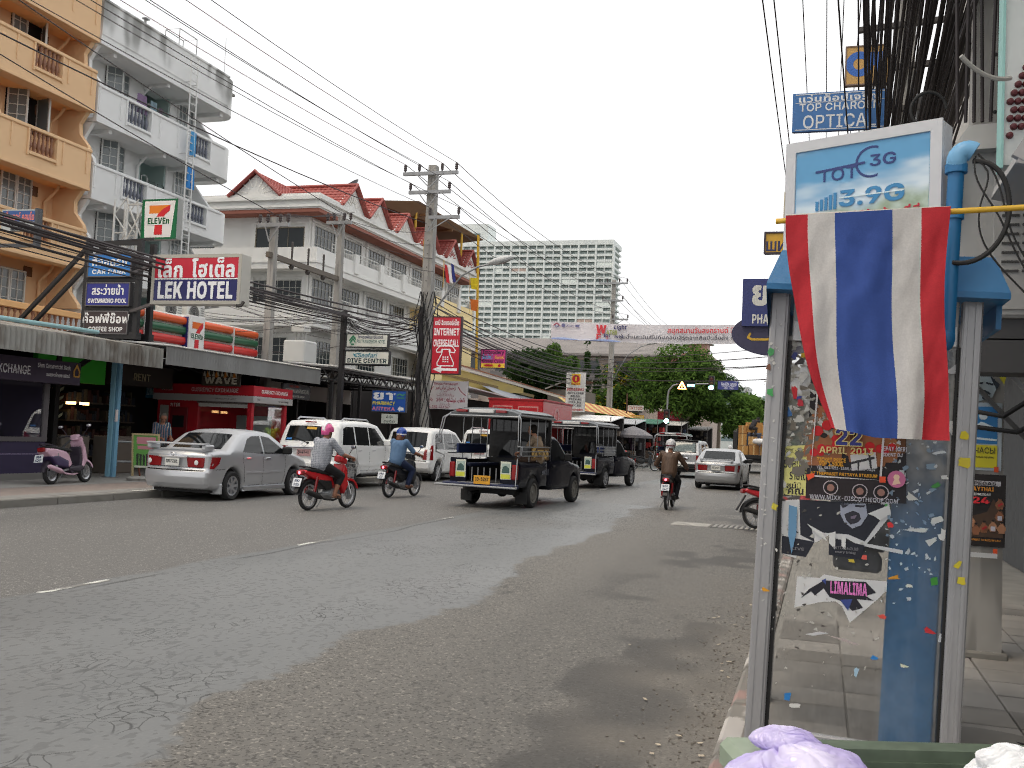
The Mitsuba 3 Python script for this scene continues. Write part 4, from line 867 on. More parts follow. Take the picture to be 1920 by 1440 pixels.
sign('chinese_sign', 'tall white sign with a red round emblem and rows of Chinese characters', (-14.27, 58, 4.45), 1.2, 2.38, 0, .1, (206, 206, 204), (150, 150, 150), [('emblem_square', (226, 190, 60), [rect(-.28, .42, .28, 1.1)]), ('emblem', (190, 40, 40), [disc(0, .8, .24).difference(rect(-.05, .68, .05, .92)), rect(-.28, .46, .28, .52)]), ('red_lettering', (180, 50, 50), [text('泰國特產連鎖商店', .15, 0, .16, 1.08, 'cj'), text('歡迎光臨泰國購物', .1, 0, -1.07, 1.0, 'cj')]), ('lettering', (60, 60, 66), [text(s_, .11, 0, -.07-i*.185, w_, 'cj') for i, (s_, w_) in enumerate((('海鮮干貨人參燕窩', 1.0), ('泰國,泰絲', .6), ('鱷魚皮具,毒蛇', .8), ('珍珠魚,象皮', .8), ('各式手工藝品', .75)))])], .004)
tt = sign('tattoo_sign', 'white tattoo sign on a thin brown post by the stalls', (-13.66, 75, 4.17), 1.22, .42, 0, .08, (206, 204, 200), (130, 124, 120), [('lettering', (160, 92, 86), [text('TATTOO', .24, 0, 0, 1.05, wt=800)])], .005)
tt.part('post', MB().box(-.75, -.65, -3.9, 1.1, -.1, 0), col(90, 62, 50)); tt.part('black_strip', MB().box(-.5, .5, -.34, -.22, -.05, -.01), col(40, 40, 44))
sign('stall_sign', 'yellow bordered stall sign under the tattoo sign', (-13.6, 75, 3.34), 1.2, .6, 0, .08, (206, 178, 110), (190, 150, 40), [('lettering', (150, 120, 70), [text('BAR', .18, 0, .06, .5), text('cold beer', .1, 0, -.16, .7)])], .005, .05, (206, 160, 40))
# green board on the pavement
ab = Thing('signboard', 'green and pink folding sign board leaning by the handrail', 'sign', M=facing((-15.9, 20.6, .85), 18, -8))
ab.part('board', MB().box(-.32, .32, -.42, .42, -.03, 0, .01), col(106, 168, 82)); ab.part('frame', MB().box(-.34, -.3, -.75, .44, -.03, .02).box(.3, .34, -.75, .44, -.03, .02).box(-.34, .34, .4, .44, -.03, .02), col(186, 170, 130))
prints(ab, [('pink_block', (206, 140, 150), [rect(-.22, .18, .25, .36), rect(-.2, .05, .2, .14)]), ('figures', (60, 66, 60), [poly((-.22+i*.08, -.36), (-.18+i*.08, -.36), (-.17+i*.08, -.05-(i % 3)*.03), (-.23+i*.08, -.07)) for i in range(6)]), ('white_band', (210, 214, 200), [rect(-.28, -.41, .28, -.36)])], .002, .003)
ab.part('rear_leg', MB().bar((-.3, .3, -.05), (-.3, -.72, -.45), .03).bar((.3, .3, -.05), (.3, -.72, -.45), .03), col(150, 90, 70))
solo('concrete_disc', MB().lathe([(0, 0), (.26, 0), (.28, .06), (.2, .1), (0, .11)], 20, (-15.75, 20.2, .15)), 'mat_concrete', 'round concrete disc lying on the pavement before the green board', 'disc', smooth=40)
solo('plastic_chair', MB().tube([(-17.4, 19.5, .15), (-17.4, 19.5, .9), (-17.2, 19.6, 1.15), (-17.0, 19.7, .9), (-17.0, 19.7, .15)], .03, 6).box(-17.4, -17.0, 19.5, 19.9, .55, .6), col(90, 92, 96), 'grey metal chair beside the purple kiosk', 'chair', smooth=40)
# hanging sheaf and lantern at the dark doorway
fl = Thing('feather_banner', 'orange and white feather shaped banner in the dark doorway by the kiosk', 'banner')
fl.part('cloth', MB().ext(poly((0, 0), (.2, .1), (.22, .5), (.05, .6)), .01, facing((-18.3, 20.0, 2.3), 60)), col(180, 120, 50))
fl.part('leaf', MB().ext(unary_union([poly((.02, -.1-i*.22), (.28, .08-i*.22), (.26, .0-i*.22), (.02, -.2-i*.22)) for i in range(4)]), .01, facing((-18.3, 20.0, 2.3), 60)), col(150, 150, 120))


# ================================================================ VEHICLES
def flat_tri(poly, h, rings=()):
    b = shapely.segmentize(poly.exterior, h)
    pts = [np.array(b.coords)[:-1]]
    for r in rings:
        q = poly.buffer(-r)
        for g in getattr(q, 'geoms', [q]):
            if not g.is_empty: pts.append(np.array(shapely.segmentize(g.exterior, h).coords)[:-1])
    x0, y0, x1, y1 = poly.bounds
    gx, gy = np.meshgrid(np.arange(x0+h/2, x1, h), np.arange(y0+h/2, y1, h))
    inner = poly.buffer(-(max(rings) if rings else 0)-h*.55)
    k = shapely.contains_xy(inner, gx.ravel(), gy.ravel())
    pts.append(np.stack([gx.ravel()[k], gy.ravel()[k]], 1))
    P = np.vstack(pts)
    tri = Delaunay(P).simplices
    c = P[tri].mean(1)
    tri = tri[shapely.contains_xy(poly, c[:, 0], c[:, 1])]
    a, b_, c_ = P[tri[:, 0]], P[tri[:, 1]], P[tri[:, 2]]
    s = (b_[:, 0]-a[:, 0])*(c_[:, 1]-a[:, 1])-(b_[:, 1]-a[:, 1])*(c_[:, 0]-a[:, 0])
    tri = tri[np.abs(s) > 1e-8]; s = s[np.abs(s) > 1e-8]
    tri[s < 0] = tri[s < 0][:, ::-1]
    return P, tri, len(pts[0])
class Shell:
    """car-like body: a side profile in (y, z) carried across the width, its edges rounded, then shaped by warp()"""
    def __init__(s, pts, hw, r=.09, belt=1.0, roof=1.45, tumble=.16, bow=.12, ptaper=.10, tuck=.04, arches=(), h=.075, crown=.03, rd=.05):
        P = Polygon(pts).buffer(0)
        P = P.buffer(-rd, 6).buffer(2*rd, 6).buffer(-rd, 6)
        s.full = P
        for (c, z, ra) in arches: P = P.difference(Point(c, z).buffer(ra, 10))
        s.p = max(getattr(P, 'geoms', [P]), key=lambda g: g.area)
        s.hw, s.r, s.belt, s.roof, s.tumble, s.bow, s.ptaper, s.tuck, s.h, s.crown = hw, r, belt, roof, tumble, bow, ptaper, tuck, h, crown
        s.y0, _, s.y1, _ = s.full.bounds
    def warp(s, v):
        v = np.array(v, float)
        x, y, z = v.T
        yc, hl = (s.y0+s.y1)/2, (s.y1-s.y0)/2
        k = 1-s.tumble*np.clip((z-s.belt)/(s.roof-s.belt), 0, 1.1)**1.1-s.tuck*np.clip((.5-z)/.3, 0, 1)
        e = np.clip((np.abs(y-yc)-(hl-1.0))/1.0, 0, 1)
        k = k*(1-s.ptaper*e**2)
        y2 = y-np.sign(y-yc)*s.bow*e*(x/s.hw)**2
        z2 = z+s.crown*np.clip((z-s.belt)/(s.roof-s.belt), 0, 1)*(1-(x/s.hw)**2)
        return np.stack([x*k, y2, z2], 1)
    def lat(s, P):
        d = np.minimum(shapely.distance(shapely.points(P), s.p.exterior), s.r)
        return s.hw-s.r+np.sqrt(np.maximum(s.r**2-(s.r-d)**2, 0))
    def body(s):
        P, T, nb = flat_tri(s.p, s.h, (s.r*.18, s.r*.55, s.r))
        x = s.lat(P); x[:nb] = s.hw-s.r
        n = len(P)
        v = np.vstack([np.stack([x, P[:, 0], P[:, 1]], 1), np.stack([-x, P[:, 0], P[:, 1]], 1)])
        f = [T, T[:, ::-1]+n]
        m = 9
        xs = np.linspace(s.hw-s.r, -(s.hw-s.r), m)
        idx = [np.arange(nb)]
        for k in range(1, m-1):
            v = np.vstack([v, np.stack([np.full(nb, xs[k]), P[:nb, 0], P[:nb, 1]], 1)]); idx.append(np.arange(len(v)-nb, len(v)))
        idx.append(np.arange(nb)+n)
        ccw = s.p.exterior.is_ccw
        for a, b in zip(idx[:-1], idx[1:]):
            q = np.stack([a, np.roll(a, -1), np.roll(b, -1), b], 1)
            q = q[:, ::-1] if ccw else q
            f += [q[:, [0, 1, 2]], q[:, [0, 2, 3]]]
        return s.warp(v), np.vstack(f)
    def side(s, pts, off=.006, sides=(1, -1), h=.08, skirt=.02):
        g = pts if hasattr(pts, 'area') else Polygon(pts).buffer(0)
        P, T, nb = flat_tri(g, h)
        x = s.lat(P)+off
        mb = MB(); mb.split = []
        for sg in sides:
            v = np.stack([sg*x, P[:, 0], P[:, 1]], 1); w = v[:nb]-[sg*skirt, 0, 0]
            i = np.arange(nb); j = np.roll(i, -1)
            q = np.stack([i, j, j+len(P), i+len(P)], 1)
            pc = (s.warp(np.vstack([v, w])), np.vstack([T if sg > 0 else T[:, ::-1], q[:, [0, 1, 2]], q[:, [0, 2, 3]]]))
            mb.add(*pc); mb.split.append(pc)
        return mb
    def strip(s, a, b, x0, x1, off=.008, x2=None, x3=None, n=8, m=10):
        """patch lying on the outline between profile points a and b (going round), lateral x0..x1 at a and x2..x3 at b"""
        L = s.full.exterior
        sa, sb = L.project(Point(a)), L.project(Point(b))
        if abs(sb-sa) > L.length/2:
            if sb > sa: sa += L.length
            else: sb += L.length
        t = np.linspace(0, 1, n)
        ss = sa+(sb-sa)*t
        pts = np.array([L.interpolate(q % L.length).coords[0] for q in ss])
        e = .02
        tan = np.array([np.array(L.interpolate((q+e) % L.length).coords[0])-np.array(L.interpolate((q-e) % L.length).coords[0]) for q in ss])
        tan /= np.linalg.norm(tan, axis=1, keepdims=True)
        nor = np.stack([tan[:, 1], -tan[:, 0]], 1)*(1 if L.is_ccw else -1)
        p = pts+nor*off
        x2 = x0 if x2 is None else x2; x3 = x1 if x3 is None else x3
        lo, hi = x0+(x2-x0)*t, x1+(x3-x1)*t
        u = np.linspace(0, 1, m)
        X = lo[:, None]*(1-u)+hi[:, None]*u
        v = np.stack([X, np.repeat(p[:, :1], m, 1), np.repeat(p[:, 1:], m, 1)], -1).reshape(-1, 3)
        i, j = np.meshgrid(np.arange(n-1), np.arange(m-1), indexing='ij')
        A = (i*m+j).ravel()
        return s.warp(v), np.stack([A, A+1, A+m+1, A+m], 1)
mat('tyre', hexc((42, 42, 43)), .85)
mat('rubber', hexc((34, 34, 35)), .7)
mat('car_glass', hexc((16, 19, 21)), .04, specular=.42)
mat('car_glass_light', hexc((110, 122, 122)), .05, specular=.7)
mat('chrome', hexc((225, 225, 228)), .12, metallic=1.0)
mat('rail', hexc((150, 152, 154)), .22, metallic=.9)
mat('alloy', hexc((176, 178, 182)), .3, metallic=.7)
mat('silver_paint', hexc((190, 192, 195)), .32, metallic=.55, clearcoat=.8)
mat('silver_paint2', hexc((176, 178, 180)), .34, metallic=.5, clearcoat=.7)
mat('white_paint', hexc((228, 229, 228)), .3, clearcoat=.8)
mat('navy_paint', hexc((13, 16, 30)), .28, specular=.2, clearcoat=.12)
mat('black_trim', hexc((24, 24, 25)), .5)
mat('red_lens', hexc((134, 14, 20)), .12, clearcoat=.7)
mat('clear_lens', hexc((206, 206, 204)), .1, clearcoat=.7)
mat('red_glow', {'type': 'twosided', 'bsdf': {'type': 'principled', 'base_color': rgb((.7, .03, .03)), 'roughness': .2}})
_wh = {}
def wheel(node, x, y, R, w, style='alloy', name='wheel', nsp=7):
    k = (R, w, style, nsp, x > 0)
    if k not in _wh:
        s = 1 if x > 0 else -1
        ri = R*.66
        t = MB().lathe([(ri, -w*.42), (R*.9, -w*.5), (R*.985, -w*.36), (R, -w*.18), (R, w*.18), (R*.985, w*.36), (R*.9, w*.5), (ri, w*.42), (ri, -w*.42)], 32, ax='x')
        r = MB().lathe([(ri*1.02, s*w*.44), (ri*.9, s*w*.40), (ri*.88, s*w*.05), (0, s*w*.05)], 28, ax='x')
        r.lathe([(R*.14, s*w*.3), (R*.12, s*w*.40), (0, s*w*.41)], 14, ax='x')
        if style == 'alloy':
            for i in range(nsp):
                a = 2*math.pi*i/nsp
                d = V3(0, math.cos(a), math.sin(a))
                r.bar(d*R*.1+[s*w*.34, 0, 0], d*ri*.94+[s*w*.36, 0, 0], ri*.3, w*.1, up=(1, 0, 0))
        else:
            r.lathe([(ri*.9, s*w*.2), (ri*.7, s*w*.34), (ri*.35, s*w*.30), (0, s*w*.3)], 20, ax='x')
        _wh[k] = mikit.ply(t.out(), 'mat_tyre', smooth=40), mikit.ply(r.out(), 'mat_alloy' if style == 'alloy' else 'mat_steel_rim', smooth=30)
    A = np.eye(4); A[:3, 3] = (x, y, R)
    p = node.part(name, _wh[k][0], None, at=A)
    p.part('rim', _wh[k][1], None, at=A)
mat('steel_rim', hexc((120, 118, 112)), .5, metallic=.3)
mat('plate_white', hexc((214, 214, 208)), .5)
def plate(node, M, txt, w=.34, h=.16, c=(214, 214, 208), tc=(40, 42, 48), name='number_plate', lines=None):
    p = node.part(name, MB().box(-w/2, w/2, -h/2, h/2, -.012, 0, .004), col(*c, .5), at=M)
    mb = MB()
    if lines:
        for i, (t_, k_, hh) in enumerate(lines): mb.ext(text(t_, hh, 0, h*(.2-.45*i), min(w*.8, hh*len(t_)*.8), k_, 700), .003, z=.001)
    else:
        mb.ext(text(txt[1], h*.42, -w*.28, h*.08, w*.26, 'th', 700), .003, z=.001) if txt[1] else None
        mb.ext(text(txt[0], h*.42, w*.14 if txt[1] else 0, h*.08, w*(.52 if txt[1] else .8), wt=700), .003, z=.001)
    p.part('lettering', mb, col(*tc), at=M)
    return p
def rear(x, y, z, tilt=0):                        # frame of something flat on the rear, facing -Y of the vehicle
    return facing((x, y, z), 0, tilt)
def mirrors(t, x, y, z, m, s=1.0):
    for sg in (-1, 1):
        mb = MB().box(sg*(x+.02), sg*(x+.24*s), y-.06, y+.07, z-.02, z+.15*s, .04).bar((sg*(x-.06), y+.05, z-.02), (sg*(x+.06), y, z+.03), .05)
        t.part('wing_mirror', mb, m)
def seams(sh, lines, w=.009):
    g = unary_union([LineString(l).buffer(w/2, cap_style=2) for l in lines])
    mb = MB()
    for q in getattr(g, 'geoms', [g]):
        mb2 = sh.side(q, .003, h=.12, skirt=.0)
        mb.add(*mb2.out())
    return mb
# ---- silver sedan, nearest parked car
sp = [(.08, .26), (.01, .36), (-.02, .5), (.0, .62), (.07, .67), (.05, .95), (.12, 1.03), (.55, 1.06), (.76, 1.05), (1.32, 1.39), (1.72, 1.47), (2.2, 1.485), (2.62, 1.44), (3.42, 1.02), (3.6, .99), (4.15, .87), (4.42, .70), (4.5, .5), (4.46, .27), (4.2, .2), (.4, .22)]
def sedan(label, loc, rz, paint, ptxt, spoiler=True, lens=1.0, group=None, dark=False):
    t = Thing('parked_car' if spoiler else 'car', label, 'car', loc, rz, group)
    sh = Shell(sp, .85, .10, .98, 1.48, .21, .14, .10, arches=((.98, .31, .375), (3.58, .31, .375)))
    o = frame((0, -2.28, 0))
    P = lambda nm, me, m, sm=40, **k: t.part(nm, me, m, smooth=sm, at=o, **k)
    P('body', sh.body(), paint, 35)
    P('underbody', MB().box(-.66, .66, .35, 4.2, .17, .5).box(-.7, .7, .62, 1.34, .3, .72).box(-.7, .7, 3.2, 3.95, .3, .72), 'mat_rubber', False)
    P('rear_window', sh.strip((.80, 1.075), (1.31, 1.385), -.62, .62, .006, -.66, .66), 'mat_car_glass')
    P('windscreen', sh.strip((2.72, 1.40), (3.36, 1.05), -.68, .68, .006, -.70, .70), 'mat_car_glass')
    P('side_window', sh.side([(1.30, 1.03), (1.58, 1.31), (1.80, 1.375), (2.10, 1.38), (2.10, .99)]), 'mat_car_glass')
    P('side_window', sh.side([(2.17, .99), (2.17, 1.385), (2.48, 1.35), (3.04, 1.05), (3.02, .99)]), 'mat_car_glass')
    P('door_seam', seams(sh, [[(2.135, .98), (2.135, .34), (2.2, .28)], [(1.28, 1.0), (1.36, .7), (1.42, .36)], [(3.1, .96), (3.08, .5), (3.0, .30), (1.55, .30)], [(.62, .66), (.1, .66)]]), 'mat_black_trim', False)
    P('trim_strip', sh.side([(1.45, .56), (3.02, .56), (3.02, .595), (1.45, .595)], .014), paint)
    P('tail_light', sh.strip((.052, .70), (.05, .90), .36, .72, .012, .33, .745), 'mat_red_lens'); P('tail_light', sh.strip((.052, .70), (.05, .90), -.72, -.36, .012, -.745, -.33), 'mat_red_lens')
    P('tail_light_wrap', sh.side([(.10, .68), (.12, .92), (.42, .92), (.36, .78), (.2, .68)], .008), 'mat_red_lens')
    if spoiler: P('lens_spot', MB().lathe([(.05, 0), (0, .01)], 14).out(facing((.56, .045-.02, .80), 0)), 'mat_clear_lens'); P('lens_spot', MB().lathe([(.05, 0), (0, .01)], 14).out(facing((-.56, .045-.02, .80), 0)), 'mat_clear_lens')
    P('boot_garnish', MB().box(-.34, .34, .0, .05, .885, .925, .01), 'mat_chrome')
    P('badge', MB().tube([(.055*math.cos(a), -.005, .955+.035*math.sin(a)) for a in np.linspace(0, 6.283, 17)], .006, 5).tube([(.025*math.cos(a), -.005, .955+.035*math.sin(a)) for a in np.linspace(0, 6.283, 13)], .005, 5), 'mat_chrome')
    P('bumper_line', sh.strip((.0, .625), (.03, .645), -.75, .75, .004), 'mat_black_trim')
    P('boot_line', sh.strip((.055, .69), (.055, .70), -.70, .70, .002, n=3), 'mat_black_trim')
    if spoiler:
        P('spoiler', MB().box(-.70, .70, .06, .28, 1.16, 1.195, .015).box(-.72, -.60, .1, .42, 1.05, 1.17, .03).box(.60, .72, .1, .42, 1.05, 1.17, .03), paint, False)
        for s in (1, -1): P('mud_flap', MB().box(s*.58, s*.84, .52, .60, .14, .36, .02), paint, False)
        P('side_skirt', sh.side([(1.4, .18), (3.2, .18), (3.2, .27), (1.4, .27)], .03, skirt=.05), paint)
    else:
        P('spoiler', MB().box(-.62, .62, .1, .22, 1.10, 1.125, .01).box(-.6, -.52, .1, .3, 1.05, 1.11).box(.52, .6, .1, .3, 1.05, 1.11), paint, False)
    P('door_handle', MB().box(.845, .875, 2.22, 2.42, .86, .90, .012).box(-.875, -.845, 2.22, 2.42, .86, .90, .012), 'mat_chrome'); P('door_handle', MB().box(.845, .875, 1.42, 1.6, .88, .92, .012).box(-.875, -.845, 1.42, 1.6, .88, .92, .012), 'mat_chrome')
    mm = MB()
    mirrors(t, .80, .72, 1.0, 'mat_black_trim')
    P('headlight', sh.strip((4.2, .84), (4.42, .68), .42, .72, .006), 'mat_clear_lens'); P('headlight', sh.strip((4.2, .84), (4.42, .68), -.72, -.42, .006), 'mat_clear_lens')
    for x in (-.745, .745):
        for y in (-1.3, 1.3): wheel(t, x, y, .31, .195)
    plate(t, o@rear(0, -.01, .80), ptxt)
    return t
s1 = sedan('silver sedan with a boot spoiler parked at the left kerb', (-12.78, 19.68, 0), .3, 'mat_silver_paint', ('7281', 'กค'))
s2 = sedan('silver sedan driving ahead in the right lane behind the brown jacket rider', (-3.62, 39.2, 0), -1.5, 'mat_silver_paint2', ('4409', 'กร'), spoiler=False)
# ---- white sport utility car
up = [(.10, .42), (.0, .5), (-.02, .70), (.06, .76), (.05, 1.12), (.10, 1.2), (.33, 1.68), (.52, 1.79), (1.4, 1.83), (2.3, 1.83), (2.85, 1.75), (3.52, 1.22), (3.7, 1.17), (4.35, 1.04), (4.6, .86), (4.68, .62), (4.6, .40), (4.3, .34), (.5, .36)]
t = suv = Thing('parked_suv', 'white sport utility car with roof rails parked between the sedan and the white van', 'car', (-12.98, 25.5, 0), .5)
sh = Shell(up, .92, .10, 1.14, 1.82, .15, .10, .08, arches=((.98, .38, .45), (3.72, .38, .45)))
o = frame((0, -2.35, 0))
P = lambda nm, me, m, sm=40, **k: t.part(nm, me, m, smooth=sm, at=o, **k)
P('body', sh.body(), 'mat_white_paint', 35)
P('underbody', MB().box(-.7, .7, .4, 4.3, .3, .6).box(-.74, .74, .55, 1.4, .4, .85).box(-.74, .74, 3.3, 4.15, .4, .85), 'mat_rubber', False)
P('rear_window', sh.strip((.14, 1.25), (.32, 1.64), -.72, .72, .006, -.74, .74), 'mat_car_glass')
P('windscreen', sh.strip((2.95, 1.68), (3.45, 1.27), -.74, .74, .006), 'mat_car_glass')
for q in ([(.42, 1.2), (.55, 1.62), (.72, 1.68), (1.18, 1.68), (1.18, 1.2)], [(1.26, 1.2), (1.26, 1.69), (2.06, 1.69), (2.06, 1.19)], [(2.13, 1.19), (2.13, 1.69), (2.55, 1.67), (3.12, 1.24), (3.08, 1.19)]): P('side_window', sh.side(q), 'mat_car_glass')
P('door_seam', seams(sh, [[(2.095, 1.16), (2.095, .5)], [(1.22, 1.16), (1.3, .9), (1.42, .55)], [(3.14, 1.16), (3.12, .52)], [(3.1, .5), (1.4, .5)]]), 'mat_black_trim', False)
P('tail_light', sh.strip((.052, .86), (.052, 1.12), .56, .80, .012), 'mat_red_lens'); P('tail_light', sh.strip((.052, .86), (.052, 1.12), -.80, -.56, .012), 'mat_red_lens')
P('tail_light_wrap', sh.side([(.10, .84), (.13, 1.14), (.34, 1.12), (.3, .84)], .008), 'mat_red_lens')
P('lower_lens', sh.strip((.052, .80), (.052, .855), .56, .80, .013), 'mat_clear_lens'); P('lower_lens', sh.strip((.052, .80), (.052, .855), -.80, -.56, .013), 'mat_clear_lens')
P('tailgate_bar', MB().box(-.55, .55, -.0, .06, 1.06, 1.11, .015), 'mat_chrome'); P('badge', MB().tube([(.07*math.cos(a), .0, 1.2+.045*math.sin(a)-.03) for a in np.linspace(0, 6.283, 17)], .008, 5), 'mat_chrome')
P('blue_badge', MB().lathe([(.06, 0), (.05, .012), (0, .014)], 14).out(np.array([[1.3, 0, 0, .32], [0, 0, -1, .02], [0, .7, 0, .72], [0, 0, 0, 1.]])), col(40, 60, 130))
P('wiper', MB().bar((.05, .10, 1.22), (-.42, .16, 1.36), .02), 'mat_black_trim', False); P('wiper_pivot', MB().ball((.05, .1, 1.22), .035), 'mat_black_trim')
P('window_sticker', sh.strip((.15, 1.27), (.17, 1.32), -.68, -.50, .011), col(60, 130, 200)); P('window_sticker', sh.strip((.15, 1.27), (.17, 1.32), .42, .66, .011), col(60, 130, 200)); P('window_sticker', sh.strip((.28, 1.55), (.31, 1.61), -.1, .24, .011), col(206, 160, 50))
P('high_brake_light', MB().box(-.16, .16, .3, .36, 1.755, 1.79, .01), 'mat_red_lens')
for s in (-1, 1): P('roof_rail', MB().tube([(s*.66, .8, 1.84), (s*.66, .9, 1.9), (s*.66, 2.3, 1.9), (s*.66, 2.45, 1.83)], .025, 8), 'mat_alloy')
P('wheel_flare', sh.side(Point(.98, .38).buffer(.52).difference(Point(.98, .38).buffer(.455)).intersection(rect(0, .42, 5, 2)), .03, skirt=.05), 'mat_white_paint'); P('wheel_flare', sh.side(Point(3.72, .38).buffer(.52).difference(Point(3.72, .38).buffer(.455)).intersection(rect(0, .42, 5, 2)), .03, skirt=.05), 'mat_white_paint')
P('running_board', MB().box(-.98, -.8, 1.5, 3.2, .36, .42, .015).box(.8, .98, 1.5, 3.2, .36, .42, .015), 'mat_black_trim', False); P('sill_molding', sh.side([(1.46, .62), (3.2, .62), (3.2, .70), (1.46, .70)], .014), 'mat_white_paint')
for y in (2.25, 1.38): P('door_handle', MB().box(.90, .935, y, y+.2, 1.03, 1.07, .012).box(-.935, -.90, y, y+.2, 1.03, 1.07, .012), 'mat_chrome')
mirrors(t, .86, .75, 1.2, 'mat_white_paint', 1.1)
for x in (-.79, .79):
    for y in (-1.37, 1.37): wheel(t, x, y, .38, .24, nsp=6)
plate(t, o@rear(-.02, .03, .96), ('2345', 'ฎฌ'), .40, .18, c=(190, 150, 150))
# ---- white people carrier
mp = [(.08, .36), (.0, .44), (-.02, .64), (.05, .70), (.05, 1.0), (.10, 1.06), (.36, 1.62), (.55, 1.72), (1.3, 1.76), (2.2, 1.75), (2.75, 1.66), (3.6, 1.08), (3.75, 1.03), (4.3, .90), (4.5, .72), (4.54, .5), (4.46, .3), (4.2, .24), (.45, .26)]
def carrier(label, loc, rz, ptxt):
    t = Thing('parked_van', label, 'van', loc, rz)
    sh = Shell(mp, .88, .10, 1.02, 1.75, .15, .10, .08, arches=((.92, .33, .40), (3.67, .33, .40)))
    o = frame((0, -2.29, 0))
    P = lambda nm, me, m, sm=40, **k: t.part(nm, me, m, smooth=sm, at=o, **k)
    P('body', sh.body(), 'mat_white_paint', 35)
    P('underbody', MB().box(-.68, .68, .4, 4.2, .2, .5).box(-.7, .7, .5, 1.35, .3, .75).box(-.7, .7, 3.25, 4.1, .3, .75), 'mat_rubber', False)
    P('rear_window', sh.strip((.13, 1.12), (.35, 1.60), -.70, .70, .006, -.73, .73), 'mat_car_glass')
    P('windscreen', sh.strip((2.85, 1.6), (3.5, 1.14), -.72, .72, .006), 'mat_car_glass')
    for q in ([(.5, 1.08), (.62, 1.54), (.74, 1.6), (1.32, 1.61), (1.32, 1.08)], [(1.40, 1.07), (1.40, 1.61), (2.18, 1.61), (2.18, 1.06)], [(2.25, 1.06), (2.25, 1.61), (2.55, 1.58), (3.3, 1.1), (3.26, 1.06)]): P('side_window', sh.side(q), 'mat_car_glass')
    P('door_seam', seams(sh, [[(2.215, 1.03), (2.215, .4)], [(1.36, 1.03), (1.4, .5)], [(3.34, 1.03), (3.2, .4)]]), 'mat_black_trim', False)
    P('tail_light', sh.side([(.10, .72), (.12, 1.06), (.22, 1.2), (.34, 1.2), (.28, .9), (.3, .72)], .01), 'mat_red_lens'); P('tail_light_face', sh.strip((.052, .72), (.10, 1.06), .64, .78, .012, .70, .785), 'mat_red_lens'); P('tail_light_face', sh.strip((.052, .72), (.10, 1.06), -.78, -.64, .012, -.785, -.70), 'mat_red_lens')
    P('tailgate_bar', MB().box(-.5, .5, .01, .06, .93, .97, .012), 'mat_chrome')
    P('bumper_line', sh.strip((.0, .66), (.04, .69), -.78, .78, .004), 'mat_black_trim')
    for y in (2.35, 1.5): P('door_handle', MB().box(.865, .895, y, y+.2, .93, .97, .012).box(-.895, -.865, y, y+.2, .93, .97, .012), 'mat_white_paint')
    mirrors(t, .82, .85, 1.08, 'mat_white_paint', 1.0)
    for x in (-.76, .76):
        for y in (-1.37, 1.37): wheel(t, x, y, .325, .2, nsp=9)
    plate(t, o@rear(0, .0, .82), ptxt)
    return t
carrier('white people carrier with tall red tail lights parked ahead of the white sport utility car', (-13.12, 32.4, 0), .5, ('9051', 'ขฉ'))
suv2 = suv.clone('white sport utility car mostly hidden behind the near dark blue pickup taxi', (-12.6, 38.4, 0), .5)
# ---- grey pickup with a canopy
gp = [(.06, .5), (.0, .55), (-.02, .72), (.06, .76), (.04, 1.12), (.08, 1.2), (.40, 1.70), (.6, 1.78), (1.6, 1.80), (3.0, 1.78), (3.3, 1.72), (3.9, 1.2), (4.1, 1.15), (4.9, 1.02), (5.1, .8), (5.1, .5), (4.8, .4), (.5, .42)]
t = Thing('pickup_truck', 'silver grey pickup with a glazed canopy waiting beyond the brown jacket rider', 'pickup truck', (-6.3, 50, 0), -1)
sh = Shell(gp, .90, .09, 1.14, 1.78, .14, .06, .05, arches=((1.1, .38, .46), (4.05, .38, .46)))
o = frame((0, -2.55, 0))
P = lambda nm, me, m, sm=40, **k: t.part(nm, me, m, smooth=sm, at=o, **k)
P('body', sh.body(), 'mat_silver_paint2', 35); P('underbody', MB().box(-.7, .7, .3, 4.8, .3, .7), 'mat_rubber', False)
P('rear_window', sh.strip((.11, 1.25), (.37, 1.66), -.66, .66, .006), 'mat_car_glass_light'); P('window_seal', sh.strip((.09, 1.21), (.385, 1.685), -.71, .71, .003), 'mat_black_trim')
P('side_window', sh.side([(.55, 1.2), (.7, 1.62), (1.9, 1.64), (1.9, 1.2)]), 'mat_car_glass'); P('side_window', sh.side([(2.2, 1.2), (2.2, 1.64), (2.9, 1.64), (3.4, 1.2)]), 'mat_car_glass')
P('tailgate_handle', MB().box(-.1, .1, .0, .05, 1.03, 1.08, .01), 'mat_black_trim'); P('bumper', MB().box(-.86, .86, -.12, .1, .5, .68, .03), 'mat_black_trim')
P('roof_spoiler', MB().box(-.7, .7, .38, .6, 1.77, 1.82, .015), 'mat_black_trim')
P('tail_light', sh.strip((.05, .8), (.045, 1.1), .70, .82, .012), 'mat_red_lens'); P('tail_light', sh.strip((.05, .8), (.045, 1.1), -.82, -.70, .012), 'mat_red_lens')
for x in (-.78, .78):
    for y in (-1.45, 1.5): wheel(t, x, y, .36, .24)
plate(t, o@rear(0, -.13, .62), ('1187', 'บท'), .4, .16)
